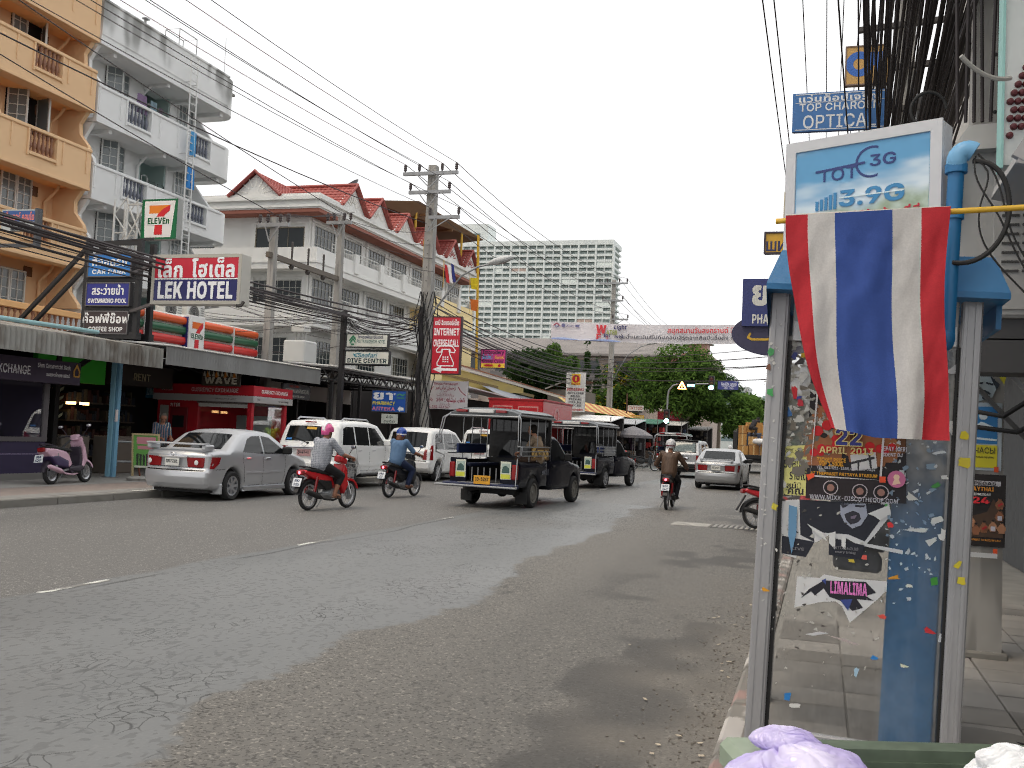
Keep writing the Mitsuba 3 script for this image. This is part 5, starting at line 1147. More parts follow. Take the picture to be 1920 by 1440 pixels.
# ---- dark blue pickup taxis (songthaew)
def pole_tube(*p, r=.02): return MB().tube(p, r, 7)
def songthaew(label, loc, rz, lamps, ptxt, first):
    t = Thing('pickup_taxi', label, 'pickup taxi', loc, rz)
    navy = 'mat_navy_paint'
    cab = Shell([(.0, .48), (.0, 1.1), (.06, 1.58), (.22, 1.66), (.75, 1.66), (.95, 1.58), (1.52, 1.08), (1.7, 1.04), (2.55, .95), (2.76, .78), (2.78, .5), (2.6, .36), (.3, .36)], .83, .09, 1.05, 1.66, .17, .10, .10, arches=((1.98, .34, .42),))
    o = frame((0, -.62, 0))
    P = lambda nm, me, m, sm=35, **k: t.part(nm, me, m, smooth=sm, at=o, **k)
    c = P('cab', cab.body(), navy)
    P('windscreen', cab.strip((.98, 1.56), (1.48, 1.12), -.66, .66, .006), 'mat_car_glass'); P('side_window', cab.side([(.24, 1.08), (.28, 1.56), (.8, 1.56), (1.3, 1.10)]), 'mat_car_glass')
    P('rear_window', cab.strip((.03, 1.15), (.055, 1.52), -.6, .6, .006), 'mat_car_glass')
    P('door_seam', seams(cab, [[(.16, 1.05), (.16, .45), (1.3, .43)], [(1.36, 1.04), (1.34, .5)]]), 'mat_black_trim', False)
    P('door_handle', MB().box(.82, .85, .24, .42, .92, .96, .01).box(-.85, -.82, .24, .42, .92, .96, .01), 'mat_black_trim')
    P('headlight', cab.strip((2.56, .94), (2.75, .78), .4, .7, .006), 'mat_clear_lens'); P('headlight', cab.strip((2.56, .94), (2.75, .78), -.7, -.4, .006), 'mat_clear_lens')
    bed = Shell([(.0, .52), (.0, 1.02), (.03, 1.06), (2.0, 1.06), (2.0, .48), (.05, .48)], .83, .06, 1.2, 2, 0, .02, .01, tuck=.03, arches=((1.05, .34, .43),), h=.09)
    ob = frame((0, -2.64+.0, 0))
    t.part('bed_side', bed.side(bed.p.buffer(-.004), .0, skirt=.07), navy, smooth=35, at=ob); t.part('inner_side', MB().box(-.77, -.755, -2.6, -.66, .58, 1.06), 'mat_black_trim'); t.part('inner_side', MB().box(.755, .77, -2.6, -.66, .58, 1.06), 'mat_black_trim')
    t.part('bulkhead', MB().box(-.80, .80, -.56, -.50, 1.1, 1.75).box(-.80, -.74, -.56, -.5, 1.75, 2.08).box(.74, .80, -.56, -.5, 1.75, 2.08), 'mat_black_trim'); t.part('front_pane', MB().box(-.74, .74, -.54, -.53, 1.75, 2.08), 'mat_car_glass'); t.part('roof_lining', MB().box(-.82, .82, -2.66, -.5, 2.04, 2.075), 'mat_black_trim')  # black sheet below the roof paints the shade of its underside
    for q in range(5): t.part('floor_bar', MB().tube([(-.3+q*.15, -2.61, .58), (-.3+q*.15, -2.61, .9)], .012, 6), 'mat_galv')
    t.part('bed_floor', MB().box(-.78, .78, -2.62, -.66, .5, .58).box(-.78, .78, -.72, -.66, .58, 1.1).box(-.6, .6, -2.2, -.7, .3, .5), 'mat_rubber')
    t.part('bench', MB().box(-.78, -.42, -2.45, -.75, .9, .98, .03), col(20, 28, 54)); t.part('bench', MB().box(.42, .78, -2.45, -.75, .9, .98, .03), col(20, 28, 54))
    t.part('bench_back', MB().box(-.82, -.76, -2.4, -.8, 1.2, 1.42, .02), col(28, 42, 84)); t.part('bench_back', MB().box(.76, .82, -2.4, -.8, 1.2, 1.42, .02), col(96, 98, 100) if first else col(34, 52, 104))
    t.part('bench_front', MB().box(-.44, -.42, -2.45, -.75, .58, .9).box(.42, .44, -2.45, -.75, .58, .9), 'mat_black_trim')
    t.part('rear_corner', MB().box(.42, .83, -2.66, -2.6, .54, 1.1, .02), navy); t.part('rear_corner', MB().box(-.83, -.42, -2.66, -2.6, .54, 1.1, .02), navy)
    t.part('step', MB().box(-.86, .86, -2.98, -2.6, .46, .56, .02), col(24, 34, 68)); t.part('tread_plate', MB().box(-.5, .5, -2.96, -2.64, .562, .568), 'mat_alloy')
    t.part('step_frame', MB().tube([(-.98, -3.1, .5), (.98, -3.1, .5)], .024, 8).tube([(-.98, -3.1, .5), (-.8, -2.6, .5)], .024, 8).tube([(.98, -3.1, .5), (.8, -2.6, .5)], .024, 8), 'mat_galv', smooth=40)
    # roof and chrome rails
    n = 12; xs = np.linspace(-.86, .86, n)
    zt = 2.16+.10*(1-(xs/.86)**4)
    v = np.vstack([np.stack([xs, xs*0+y, zt+dz-(.05 if i in (0, 3) else 0)], 1) for i, (y, dz) in enumerate(((-2.72, 0), (-2.6, 0), (-.55, 0), (-.45, 0)))]+[np.stack([xs, xs*0+y, zt*0+2.08], 1) for y in (-2.72, -.45)])
    q = [[i*n+j, i*n+j+1, (i+1)*n+j+1, (i+1)*n+j] for i in range(3) for j in range(n-1)]+[[4*n+j, 4*n+j+1, j+1, j] for j in range(n-1)]+[[3*n+j, 3*n+j+1, 5*n+j+1, 5*n+j] for j in range(n-1)]+[[5*n+j, 5*n+j+1, 4*n+j+1, 4*n+j] for j in range(n-1)]
    q += [[0, n, 2*n, 3*n], [0, 3*n, 5*n, 4*n], [n-1, 4*n-1, 3*n-1, 2*n-1], [n-1, 5*n-1, 6*n-1, 4*n-1]]
    t.part('roof', (v, np.array(q)), col(92, 95, 97, .3, metallic=.5), smooth=30)
    ri = MB().tube([(-.86, -2.74, 2.06), (.86, -2.74, 2.06)], .03, 8).tube([(-.86, -2.7, 2.1), (-.86, -.45, 2.08)], .03, 8).tube([(.86, -2.7, 2.1), (.86, -.45, 2.08)], .03, 8)
    t.part('roof_rim', ri, 'mat_rail', smooth=40)
    t.part('marker_light', MB().box(-.68, -.42, -2.8, -2.7, 2.14, 2.2, .01), 'mat_red_lens'); t.part('marker_light', MB().box(.3, .55, -2.8, -2.7, 2.14, 2.2, .01), 'mat_red_lens'); t.part('roof_sign', MB().box(-.36, .24, -2.79, -2.71, 2.13, 2.21, .01), 'mat_clear_lens')
    for s in (-1, 1):
        for y in (-2.0, -1.5, -1.0, -.6): t.part('roof_post', pole_tube((s*.84, y, 1.06), (s*.84, y, 2.08), r=.011), 'mat_rail', smooth=40)
        for z in (1.2, 1.30, 1.40): t.part('side_rail', pole_tube((s*.86, -2.75, z), (s*.87, -2.5, z), (s*.86, -.7, z), r=.012), 'mat_rail', smooth=40)
        for dx in (0, .055):
            t.part('rear_rail', MB().tube([(s*(.84+dx*.2), -2.72, 2.1), (s*(.9+dx), -2.88, 2.0), (s*(.95+dx), -2.98, 1.55), (s*(.93+dx), -2.95, 1.42)], .016, 8), 'mat_rail', smooth=40)
        t.part('rear_rail', MB().tube([(s*.95, -2.98, 1.42), (s*1.05, -2.98, 1.40), (s*1.05, -2.98, 1.22), (s*.9, -2.85, 1.14), (s*.97, -3.08, .55)], .017, 8), 'mat_rail', smooth=40)
        t.part('tail_light', MB().box(s*.70, s*.835, -2.69, -2.6, .66, 1.0, .02), 'mat_red_lens')
        pp = t.part('poster', MB().box(s*.43, s*.68, -2.675, -2.662, .66, 1.06, .004), col(200, 204, 190))
        px = s*.555
        prints(pp, [('poster_sky', (160, 178, 170), [rect(-.10, -.05, .10, .16)]), ('poster_building', (60, 88, 84), [poly((-.09, -.05), (-.07, .08), (0, .12), (.08, .06), (.09, -.05))]), ('poster_band', (196, 200, 70), [rect(-.11, -.18, .11, -.08)])], .002, .003, at=facing((px, -2.676, .86), 0))
    t.part('wing_mirror', MB().box(.88, 1.06, .3, .38, 1.08, 1.26, .03).bar((.78, .45, 1.08), (.95, .35, 1.14), .03), 'mat_black_trim'); t.part('wing_mirror', MB().box(-1.06, -.88, .3, .38, 1.08, 1.26, .03).bar((-.78, .45, 1.08), (-.95, .35, 1.14), .03), 'mat_black_trim')
    pn = t.part('side_panel', MB().box(.845, .86, -1.9, -.75, 1.1, 1.42, .004), col(110, 84, 50) if first else 'mat_galv')
    if first:
        prints(pn, [('panel_pattern', (190, 156, 90), [disc(-.4, .02, .12, 1.4), disc(.35, -.02, .10, 1.6), rect(-.2, -.05, .2, .08)]), ('dark_pattern', (50, 34, 26), [text('LUK', .1, 0, 0, .3), stroke([(-.5, -.1), (-.3, .1), (-.1, -.1)], .03), stroke([(.2, .1), (.45, -.1)], .03)])], .002, .003, at=facing((.861, -1.33, 1.26), 90))
        prints(t, [('number', (120, 124, 134), [text('รฟ 200', .12, 0, 0, .46, 'th', 600)])], .003, .003, at=facing((.842, -.9, .82), 90))
    else:
        prints(t, [('number', (96, 100, 110), [text('รฟ 178', .1, 0, 0, .4, 'th', 600)])], .003, .003, at=facing((.842, -.9, .82), 90))
    t.part('mud_flap', MB().box(-.83, -.55, -2.02, -1.98, .1, .36), 'mat_rubber'); t.part('mud_flap', MB().box(.55, .83, -2.02, -1.98, .1, .36), 'mat_rubber')
    t.part('exhaust_pipe', MB().tube([(-.3, -2.0, .34), (-.3, -2.7, .33)], .03, 8), 'mat_rubber'); t.part('rear_axle', MB().tube([(-.7, -1.5, .34), (.7, -1.5, .34)], .06, 8).ball((0, -1.5, .34), .14), 'mat_rubber', smooth=40)
    for x in (-.74, .74):
        for y, in ((-1.59,), (1.36,)): wheel(t, x, y, .34, .21, 'steel' if first else 'alloy')
    if ptxt: plate(t, rear(.12, -2.985, .64 if first else .62), (ptxt, ''), .40, .19, c=(206, 150, 40), tc=(40, 34, 30))
    return t
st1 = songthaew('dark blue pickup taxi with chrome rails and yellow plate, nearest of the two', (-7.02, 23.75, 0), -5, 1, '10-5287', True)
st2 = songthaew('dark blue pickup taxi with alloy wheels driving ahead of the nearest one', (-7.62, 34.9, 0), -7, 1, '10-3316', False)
st2.clone('dark pickup taxi on the left, half hidden by the second dark blue pickup taxi', (-10.2, 43.5, 0), -3)
st2.clone('pickup taxi with pale roof far ahead of the silver grey pickup', (-8.2, 60, 0), -2)
# ---- red box truck
t = Thing('box_truck', 'red box truck parked at the left behind the near pickup taxi', 'truck', (-12.3, 39.6, 0), 0)
t.part('cargo_box', MB().box(-1.2, 1.2, 0, 5, .75, 3.2, .03), col(176, 34, 40, .35)); t.part('roof_trim', MB().box(-1.23, 1.23, -.03, 5.03, 3.12, 3.22, .02), col(150, 26, 34))
for x0, x1 in ((-1.0, -.12), (.12, 1.0)):
    t.part('rear_door', MB().box(x0, x1, -.025, -.002, .95, 2.95, .01), col(184, 40, 46, .35)); 
    t.part('door_frame', MB().box(x0, x1, -.035, -.026, 2.85, 2.9).box(x0, x0+.04, -.035, -.026, .95, 2.85).box(x1-.04, x1, -.035, -.026, .95, 2.85), col(206, 140, 136))
t.part('side_emblem', MB().lathe([(.42, 0), (.42, .02), (.3, .02), (.3, 0)], 24).out(facing((1.2, 2.2, 2.5), 90)), col(206, 150, 150))
t.part('emblem', MB().lathe([(.34, 0), (.34, .01), (.24, .01), (.24, 0)], 24).out(facing((.56, -.026, 2.3), 0)), col(206, 150, 150)); t.part('cab', MB().box(-1.0, 1.0, 5.1, 6.8, .6, 2.2, .12), col(206, 206, 204)); t.part('chassis', MB().box(-.9, .9, .2, 6.6, .45, .74), 'mat_rubber')
for x in (-.95, .95): wheel(t, x, 1.2, .4, .3, 'steel'); wheel(t, x, 5.9, .4, .25, 'steel')
# ---- loaded truck in the right lane
t = Thing('cargo_truck', 'dark cargo truck with an open back loaded with cardboard boxes', 'truck', (-3.75, 62, 0), -1)
t.part('bed', MB().box(-1.2, 1.2, 0, 4.5, .9, 1.12, .02), 'mat_rubber'); t.part('bumper', MB().box(-1.15, 1.15, -.05, .1, .55, .66), col(170, 170, 170)); t.part('canvas_side', MB().box(-1.25, -1.2, .3, 4.4, 1.1, 2.75, .01).box(-1.6, -1.2, 1.5, 4.4, 1.1, 2.6, .05), col(50, 50, 52)); t.part('cab', MB().box(-1.1, 1.1, 4.7, 6.4, .7, 2.6, .1), col(60, 70, 90)); t.part('chassis', MB().box(-.5, .5, .1, 6, .55, .88), 'mat_rubber')
for x in (-.95, .95): wheel(t, x, 1.0, .48, .3, 'steel'); wheel(t, x, 5.5, .48, .28, 'steel')
k = 0
cb = [(176, 132, 76), (166, 120, 70), (186, 146, 92)]
for (x, z, w, hh, rz) in ((-.85, 1.13, .62, .55, 0), (-.2, 1.13, .6, .6, 2), (.48, 1.13, .66, .55, -2), (-.9, 1.7, .5, .7, 3), (-.9, 2.42, .5, .5, -3), (-.3, 1.75, .5, .5, 0), (-.15, 2.5, .9, .62, 14), (.5, 1.72, .6, .6, 0), (.95, 1.72, .4, .65, 3), (.55, 2.36, .62, .62, 4), (.62, 3.0, .5, .35, -5)):
    bxx = Thing('cardboard_box', 'brown cardboard box number %s of the load, %s' % (('one', 'two', 'three', 'four', 'five', 'six', 'seven', 'eight', 'nine', 'ten', 'eleven')[k], ('lower left corner', 'lower middle', 'lower right', 'second row far left', 'third row far left', 'second row middle', 'tilted on top at the back', 'second row right', 'second row far right', 'third row right', 'topmost right')[k]), 'box', (-3.75+x, 62.25, z), rz, 'cardboard boxes on the cargo truck')
    labels[bxx.key]['label'] = 'brown cardboard box on the cargo truck, ' + ('lower left corner', 'lower middle', 'lower right', 'second row far left', 'third row far left', 'second row middle', 'tilted one on top', 'second row right', 'second row far right', 'third row right', 'topmost right')[k]
    bxx.part('carton', MB().box(-w/2, w/2, 0, .8, 0, hh, .01), col(*cb[k % 3], .85)); bxx.part('tape', MB().box(-.04, .04, -.003, .803, .02, hh+.003), col(200, 170, 120, .5))
    k += 1
for i, (x, z, r, lb) in enumerate(((.15, 1.72, 0, 'white sack lying across the cartons on the cargo truck'), (.98, 1.2, 80, 'tall white sack standing at the right of the truck load'))):
    solo('sack', MB().lathe([(0, -.42), (.12, -.38), (.17, -.2), (.18, .1), (.15, .34), (.06, .42), (0, .43)], 14).out(frame((-3.75+x, 61.95, z+.25), 0, 0, 90-r)), col(222, 222, 222, .8), lb, 'sack', smooth=40)
solo('tarpaulin', MB().ball((-3.05, 62.5, 3.1), .35, 8, (1.2, 1, .5)), col(40, 70, 150), 'blue plastic bundle on top of the truck load', 'tarpaulin', smooth=True)


# ================================================================ MOTORCYCLES AND PEOPLE
ICO = np.array(trimesh.creation.icosphere(subdivisions=1).vertices)
def hull(*pr_):
    return m3.Manifold.hull_points(np.vstack([ICO*r+np.asarray(p, float) for p, r in pr_]))
def blend(items, edge=.03, it=8):
    """one continuous smooth surface over a list of hulls"""
    m = m3.Manifold.batch_boolean(items, m3.OpType.Add).refine_to_length(edge)
    q = m.to_mesh()
    t = trimesh.Trimesh(q.vert_properties[:, :3], q.tri_verts, process=True)
    trimesh.smoothing.filter_taubin(t, iterations=it)
    return np.array(t.vertices), np.array(t.faces)
def chain(pts): return [hull(pts[i], pts[i+1]) for i in range(len(pts)-1)]
def hand(w, d, up, s=1, grip=.6):
    """palm, four fingers of unequal length bent by grip, thumb from the side of the palm"""
    w, d, up = (np.asarray(q, float) for q in (w, d, up))
    d /= np.linalg.norm(d); side = np.cross(d, up); side /= np.linalg.norm(side); up = np.cross(side, d)
    o = [hull((w, .026), (w+d*.05+side*.026, .02), (w+d*.05-side*.026, .02), (w+d*.085+side*.028, .015), (w+d*.085-side*.028, .015))]
    for i, L in enumerate((.034, .04, .037, .028)):
        b = w+d*.085+side*(.03-.02*i)
        a1, a2 = grip*.9, grip*2.0
        p1 = b+(d*math.cos(a1)-up*math.sin(a1))*L; p2 = p1+(d*math.cos(a2)-up*math.sin(a2))*L*.9
        o += [hull((b, .0105), (p1, .0095)), hull((p1, .0095), (p2, .008))]
    t0 = w+d*.03+side*s*.03; t1 = t0+d*.03+side*s*.03-up*.012; t2 = t1+d*.03-up*.02
    return o+[hull((t0, .014), (t1, .0115)), hull((t1, .0115), (t2, .009))]
def mirror(J):
    for k in list(J):
        if k.endswith('R'): J.setdefault(k[:-1]+'L', (-J[k][0], J[k][1], J[k][2]))
    return J
def person(label, M, J, skin, shirt, pants, shoes, hair=None, helmet=None, sleeve=.55, trouser=1.0, sc=1.0, fat=1.0, shirt_mat=None, hands=(.9, .9), group=None, sandals=False, longhair=None):
    J = {k: np.asarray(v, float)*sc for k, v in mirror(dict(J)).items()}
    t = Thing('person', label, 'person', M=M, group=group)
    S = lambda r: r*sc
    head, neck = J['head'], J['neck']
    fwd = J.get('look', V3(0, 1, 0)*sc)/sc
    fwd = fwd/np.linalg.norm(fwd)
    up = V3(0, 0, 1); rt = np.cross(fwd, up); rt /= np.linalg.norm(rt); up = np.cross(rt, fwd)
    H = lambda a, b, c: head+(rt*a+fwd*b+up*c)*sc
    it = [hull((H(0, -.015, .03), S(.088)), (H(0, .02, .04), S(.08)), (H(0, .035, -.06), S(.058)), (H(0, .05, -.085), S(.032))),
          hull((H(0, .088, .0), S(.012)), (H(0, .108, -.025), S(.014))), hull((H(.082, -.01, 0), S(.012)), (H(.085, -.015, -.03), S(.012))), hull((H(-.082, -.01, 0), S(.012)), (H(-.085, -.015, -.03), S(.012))),
          hull((H(0, -.02, -.06), S(.052)), (neck, S(.056)))]
    pel, che = J['pelvis'], J['chest']
    it += [hull((pel, S(.12*fat)), (che, S(.13*fat))), hull((che, S(.12)), (neck-[0, 0, .05*sc], S(.075)))]
    cl, tr = [], []
    for s in 'RL':
        sh, el, wr, hi, kn, an, toe = (J[k+s] for k in ('shoulder', 'elbow', 'wrist', 'hip', 'knee', 'ankle', 'toe'))
        it += [hull((che, S(.08)), (sh, S(.058)))]+chain([(sh, S(.055)), (el, S(.042)), (wr, S(.03))])+chain([(hi, S(.085)), (kn, S(.058)), (an, S(.04))])+[hull((an, S(.042)), (an-[0, 0, S(.04)], S(.035)), (toe, S(.03)))]
        dd = J.get('point'+s, wr-el)
        it += [h for h in hand(wr, dd, V3(0, 0, 1) if abs(dd[2]) < .8*np.linalg.norm(dd) else V3(0, 1, 0), 1 if s == 'L' else -1, hands[0])]
        e2 = sh+(el-sh)*min(1, sleeve*1.6); cl += [hull((che, S(.10*fat)), (sh, S(.075))), hull((sh, S(.073)), (e2, S(.06)))]
        if sleeve > .65: cl.append(hull((el, S(.06)), (el+(wr-el)*.92, S(.045))))
        k2 = kn+(an-kn)*max(0, trouser*2-1)*.95 if trouser > .5 else hi+(kn-hi)*trouser*2
        tr += [hull((pel, S(.115*fat)), (hi, S(.10)))]+(chain([(hi, S(.102)), (kn, S(.075)), (k2, S(.062))]) if trouser > .5 else [hull((hi, S(.105)), (k2, S(.092)))])
    t.part('body', blend(it, .03*sc if sc > .5 else .03, 4), col(*skin, .6), smooth=True)
    cl += [hull((pel+[0, 0, S(.03)], S(.155*fat)), (che, S(.165*fat))), hull((che+[0, 0, S(.02)], S(.135*fat)), (neck-[0, 0, S(.06)], S(.07)))]
    t.part('shirt', blend(cl, .035, 8), shirt_mat or col(*shirt, .85), smooth=True)
    t.part('trousers', blend(tr, .04, 6), col(*pants, .85), smooth=True)
    sm = []
    for s in 'RL':
        an, toe = J['ankle'+s], J['toe'+s]
        d = toe-an; d[2] = 0; d /= np.linalg.norm(d)+1e-9
        lo = V3(0, 0, -S(.052))
        if sandals: sm.append(hull((an+lo-d*S(.05), S(.022)), (toe+V3(0, 0, -S(.03))+d*S(.02), S(.02))))
        else: sm.append(hull((an-d*S(.02)-[0, 0, S(.03)], S(.05)), (an-[0, 0, S(.045)], S(.045)), (toe+d*S(.02), S(.04))))
    for q in sm: t.part('shoe', blend([q], .04, 3), col(*shoes, .6), smooth=True)
    if helmet:
        c1 = hull((H(0, -.015, .045), S(.128)), (H(0, .0, .03), S(.125)), (H(0, -.03, .0), S(.118)))
        cut = m3.Manifold.cube((.6*sc, .6*sc, .5*sc), True).translate(tuple(head+fwd*.22*sc+[0, 0, -.25*sc])); cut2 = m3.Manifold.cube((.7*sc, .7*sc, .4*sc), True).translate(tuple(head+[0, 0, -.26*sc]))
        q = (c1-cut-cut2).refine_to_length(.02).to_mesh()
        h = t.part('helmet', (q.vert_properties[:, :3], q.tri_verts), col(*helmet[0], .2, clearcoat=.8), smooth=35)
        if len(helmet) > 1:
            b = hull((H(0, -.015, .06), S(.131)), (H(0, -.02, .05), S(.131)))
            w_ = m3.Manifold.cube((.075*sc, .6*sc, .6*sc), True).translate(tuple(head+[0, -.05*sc, .12*sc])) if helmet[2] == 'v' else m3.Manifold.cube((.6*sc, .6*sc, .03*sc), True).translate(tuple(head+[0, 0, .0]))
            q = ((b if helmet[2] == 'v' else hull((H(0, -.015, .045), S(.131)), (H(0, -.03, .0), S(.121))))^w_).to_mesh()
            h.part('stripe', (q.vert_properties[:, :3], q.tri_verts), col(*helmet[1], .25, clearcoat=.6), smooth=35)
        h.part('strap', MB().tube([H(.1, .0, -.02), H(.06, .03, -.13), H(-.06, .03, -.13), H(-.1, 0, -.02)], S(.008), 5), 'mat_black_trim')
    if hair:
        c1 = hull((H(0, -.025, .045), S(.098)), (H(0, -.04, -.01), S(.085)))-m3.Manifold.cube((.5*sc, .3*sc, .3*sc), True).translate(tuple(head+fwd*.2*sc-[0, 0, .05*sc]))
        q = c1.refine_to_length(.03).to_mesh()
        t.part('hair', (q.vert_properties[:, :3], q.tri_verts), col(*hair, .8), smooth=40)
    if longhair: t.part('hair', blend(chain([(H(0, -.07, 0), S(.075)), (H(0, -.11, -.14), S(.085)), (H(0, -.1, -.22), S(.05))]), .03, 5), col(*longhair, .7), smooth=True)
    for s in (-1, 1): t.part('eye', MB().ball(H(s*.034, .083, .012), S(.012), 6), col(40, 34, 30))
    t.part('mouth', MB().bar(H(-.025, .083, -.062), H(.025, .083, -.062), S(.01)), col(130, 70, 64))
    return t
SEAT = dict(pelvis=(0, -.30, .86), chest=(0, -.22, 1.20), neck=(0, -.17, 1.38), head=(0, -.12, 1.51), shoulderR=(.18, -.20, 1.33), elbowR=(.30, .0, 1.08), wristR=(.32, .24, 1.03), hipR=(.10, -.26, .84), kneeR=(.19, .14, .66), ankleR=(.15, .0, .30), toeR=(.17, .14, .26))
def motorcycle(label, loc, rz, cc, cat='motorcycle', trim=(34, 34, 36), lit=True, ptxt=None, lean=0, scooter=False, blue_plate=False, basket=False, detail=True):
    t = Thing('scooter' if scooter else 'motorcycle', label, 'scooter' if scooter else cat, loc, rz, roll=lean)
    pm = col(*cc, .25, clearcoat=.8); tm = col(*trim, .5)
    R, wb = (.24, .60) if scooter else (.285, .62)
    wt = .048 if scooter else .036
    for y in (-wb, wb):
        ring_ = MB().lathe([(R-wt*1.5, -wt*.75), (R-wt*.8, -wt), (R-wt*.2, -wt*.7), (R, 0), (R-wt*.2, wt*.7), (R-wt*.8, wt), (R-wt*1.5, wt*.75)], 28, (0, y, R), 'x')
        w = t.part('wheel', ring_, 'mat_tyre', smooth=40)
        w.part('rim', MB().lathe([(R-wt*1.5, -wt*.7), (R-wt*2.3, -wt*.4), (R-wt*2.3, wt*.4), (R-wt*1.5, wt*.7)], 28, (0, y, R), 'x'), 'mat_alloy', smooth=40)
        sp_ = MB().lathe([(0, -.05), (.04, -.05), (.05, 0), (.04, .05), (0, .05)], 12, (0, y, R), 'x')
        n = 5 if scooter else 14
        for i in range(n):
            a = 2*math.pi*i/n
            sp_.bar((.02 if i % 2 else -.02, y+.04*math.cos(a), R+.04*math.sin(a)), (0, y+(R-wt*2)*math.cos(a+.25), R+(R-wt*2)*math.sin(a+.25)), .03 if scooter else .007)
        w.part('spokes', sp_, 'mat_alloy')
        w.part('brake_disc', MB().lathe([(.05, .035), (.11 if y > 0 else .08, .035), (.11 if y > 0 else .08, .05), (.05, .05)], 18, (0, y, R), 'x'), 'mat_galv')
    def slab(nm, pts, hw, m, r=.03, h=.05, **k):
        s_ = Shell(pts, hw, min(r, hw*.8), 9, 10, 0, 0, 0, 0, h=h, rd=.012)
        s_.warp = lambda v: np.asarray(v, float)
        return t.part(nm, s_.body(), m, smooth=40)
    if scooter:
        slab('rear_cover', [(-.84, .78), (-.88, .70), (-.55, .45), (-.1, .36), (.0, .42), (-.1, .62), (-.2, .70), (-.5, .76)], .13, pm)
        slab('side_panel', [(-.78, .60), (-.55, .40), (-.15, .34), (-.15, .50), (-.5, .62)], .145, col(60, 48, 84, .4))
        slab('floor', [(-.12, .28), (-.12, .36), (.36, .40), (.40, .30), (.2, .24)], .15, tm)
        slab('leg_shield', [(.30, .36), (.38, .34), (.53, .50), (.46, .80), (.37, .95), (.29, .94), (.37, .72), (.38, .52)], .15, pm); slab('inner_shield', [(.26, .36), (.33, .40), (.345, .6), (.31, .82), (.25, .80), (.28, .6)], .14, tm)
        slab('front_trim', [(.44, .45), (.49, .5), (.44, .92), (.38, 1.0), (.42, .7)], .10, col(200, 190, 206, .3))
    else:
        slab('rear_cover', [(-.82, .80), (-.88, .74), (-.5, .60), (-.05, .44), (.08, .50), (-.02, .66), (-.4, .74)], .10, pm)
        slab('side_panel', [(-.55, .62), (-.2, .40), (.0, .42), (-.05, .58)], .12, tm)
        slab('leg_shield', [(.20, .50), (.34, .30), (.46, .48), (.40, .82), (.30, .92), (.28, .75)], .15, pm)
        slab('centre_frame', [(-.1, .60), (.25, .74), (.34, .62), (.2, .50), (-.1, .46)], .055, tm)
    slab('seat', [(-.80, .82), (-.82, .78), (-.4, .72), (.02, .68), (.06, .72), (-.05, .77), (-.4, .81), (-.6, .84)], .125, 'mat_rubber', .05)
    slab('headlight_cowl', [(.24, .96), (.44, .90), (.46, 1.0), (.34, 1.09), (.24, 1.07)], .11, pm, .05)
    for y, a0, a1, nm in ((wb, 20, 140, 'front_mudguard'), (-wb, 60, 175, 'rear_mudguard')):
        an = np.radians(np.linspace(a0, a1, 14))
        prof = [(-.055, -.03), (-.05, .012), (0, .03), (.05, .012), (.055, -.03)]
        v = np.array([[p[0], y+(R+.03+p[1])*math.cos(a), R+(R+.03+p[1])*math.sin(a)] for a in an for p in prof])
        f = np.array([[i*5+j, i*5+j+1, i*5+j+6, i*5+j+5] for i in range(13) for j in range(4)])
        t.part(nm, (v, f), pm if y > 0 else tm, smooth=50)
    if not scooter: t.part('mudguard_tail', MB().bar((0, -.84, .66), (0, -1.02, .36), .11, .02, up=(0, 1, .6)), tm)
    t.part('fork', MB().tube([(.075, .34, .86), (.085, wb, R)], .022, 8).tube([(-.075, .34, .86), (-.085, wb, R)], .022, 8), 'mat_chrome', smooth=40)
    t.part('swing_arm', MB().bar((.085, -.05, .32), (.085, -wb, R), .04).bar((-.085, -.05, .32), (-.085, -wb, R), .04), 'mat_galv')
    t.part('shock', MB().tube([(.11, -.50, .66), (.11, -wb+.04, R+.05)], .028, 8), 'mat_red_lens' if not scooter else 'mat_galv', smooth=40); t.part('shock', MB().tube([(-.11, -.50, .66), (-.11, -wb+.04, R+.05)], .028, 8), 'mat_red_lens' if not scooter else 'mat_galv', smooth=40)
    eng = MB().ball((0, .02, .32), .12, 10, (1.0, 1.5, .9)).lathe([(0, -.14), (.09, -.14), (.1, 0), (.09, .14), (0, .14)], 16, (0, -.02, .31), 'x')
    for i in range(5): eng.box(-.06, .06, .14+i*.035, .155+i*.035, .26, .42)
    t.part('engine', eng, 'mat_galv' if not scooter else tm, smooth=40)
    t.part('exhaust', MB().tube([(.05, .2, .33), (.09, .22, .22), (.13, .0, .19), (.15, -.3, .22), (.16, -.42, .26)], .02, 8).tube([(.16, -.40, .25), (.165, -.5, .28), (.17, -.85, .38), (.17, -.9, .39)], [.03, .055, .05, .03], 10), 'mat_rubber' if not scooter else pm, smooth=40)
    t.part('foot_peg', MB().tube([(-.24, .05, .26), (.24, .05, .26)], .014, 6).bar((.12, .05, .26), (.12, .25, .22), .02), 'mat_rubber')
    t.part('side_stand', MB().bar((-.1, .0, .28), (-.22, -.08, .02), .02), 'mat_galv')
    t.part('handlebar', MB().tube([(-.34, .22, 1.03), (-.2, .30, 1.06), (0, .33, 1.02), (.2, .30, 1.06), (.34, .22, 1.03)], .014, 8), tm, smooth=40)
    t.part('grip', MB().tube([(.24, .27, 1.045), (.35, .21, 1.03)], .02, 8), 'mat_rubber'); t.part('grip', MB().tube([(-.24, .27, 1.045), (-.35, .21, 1.03)], .02, 8), 'mat_rubber')
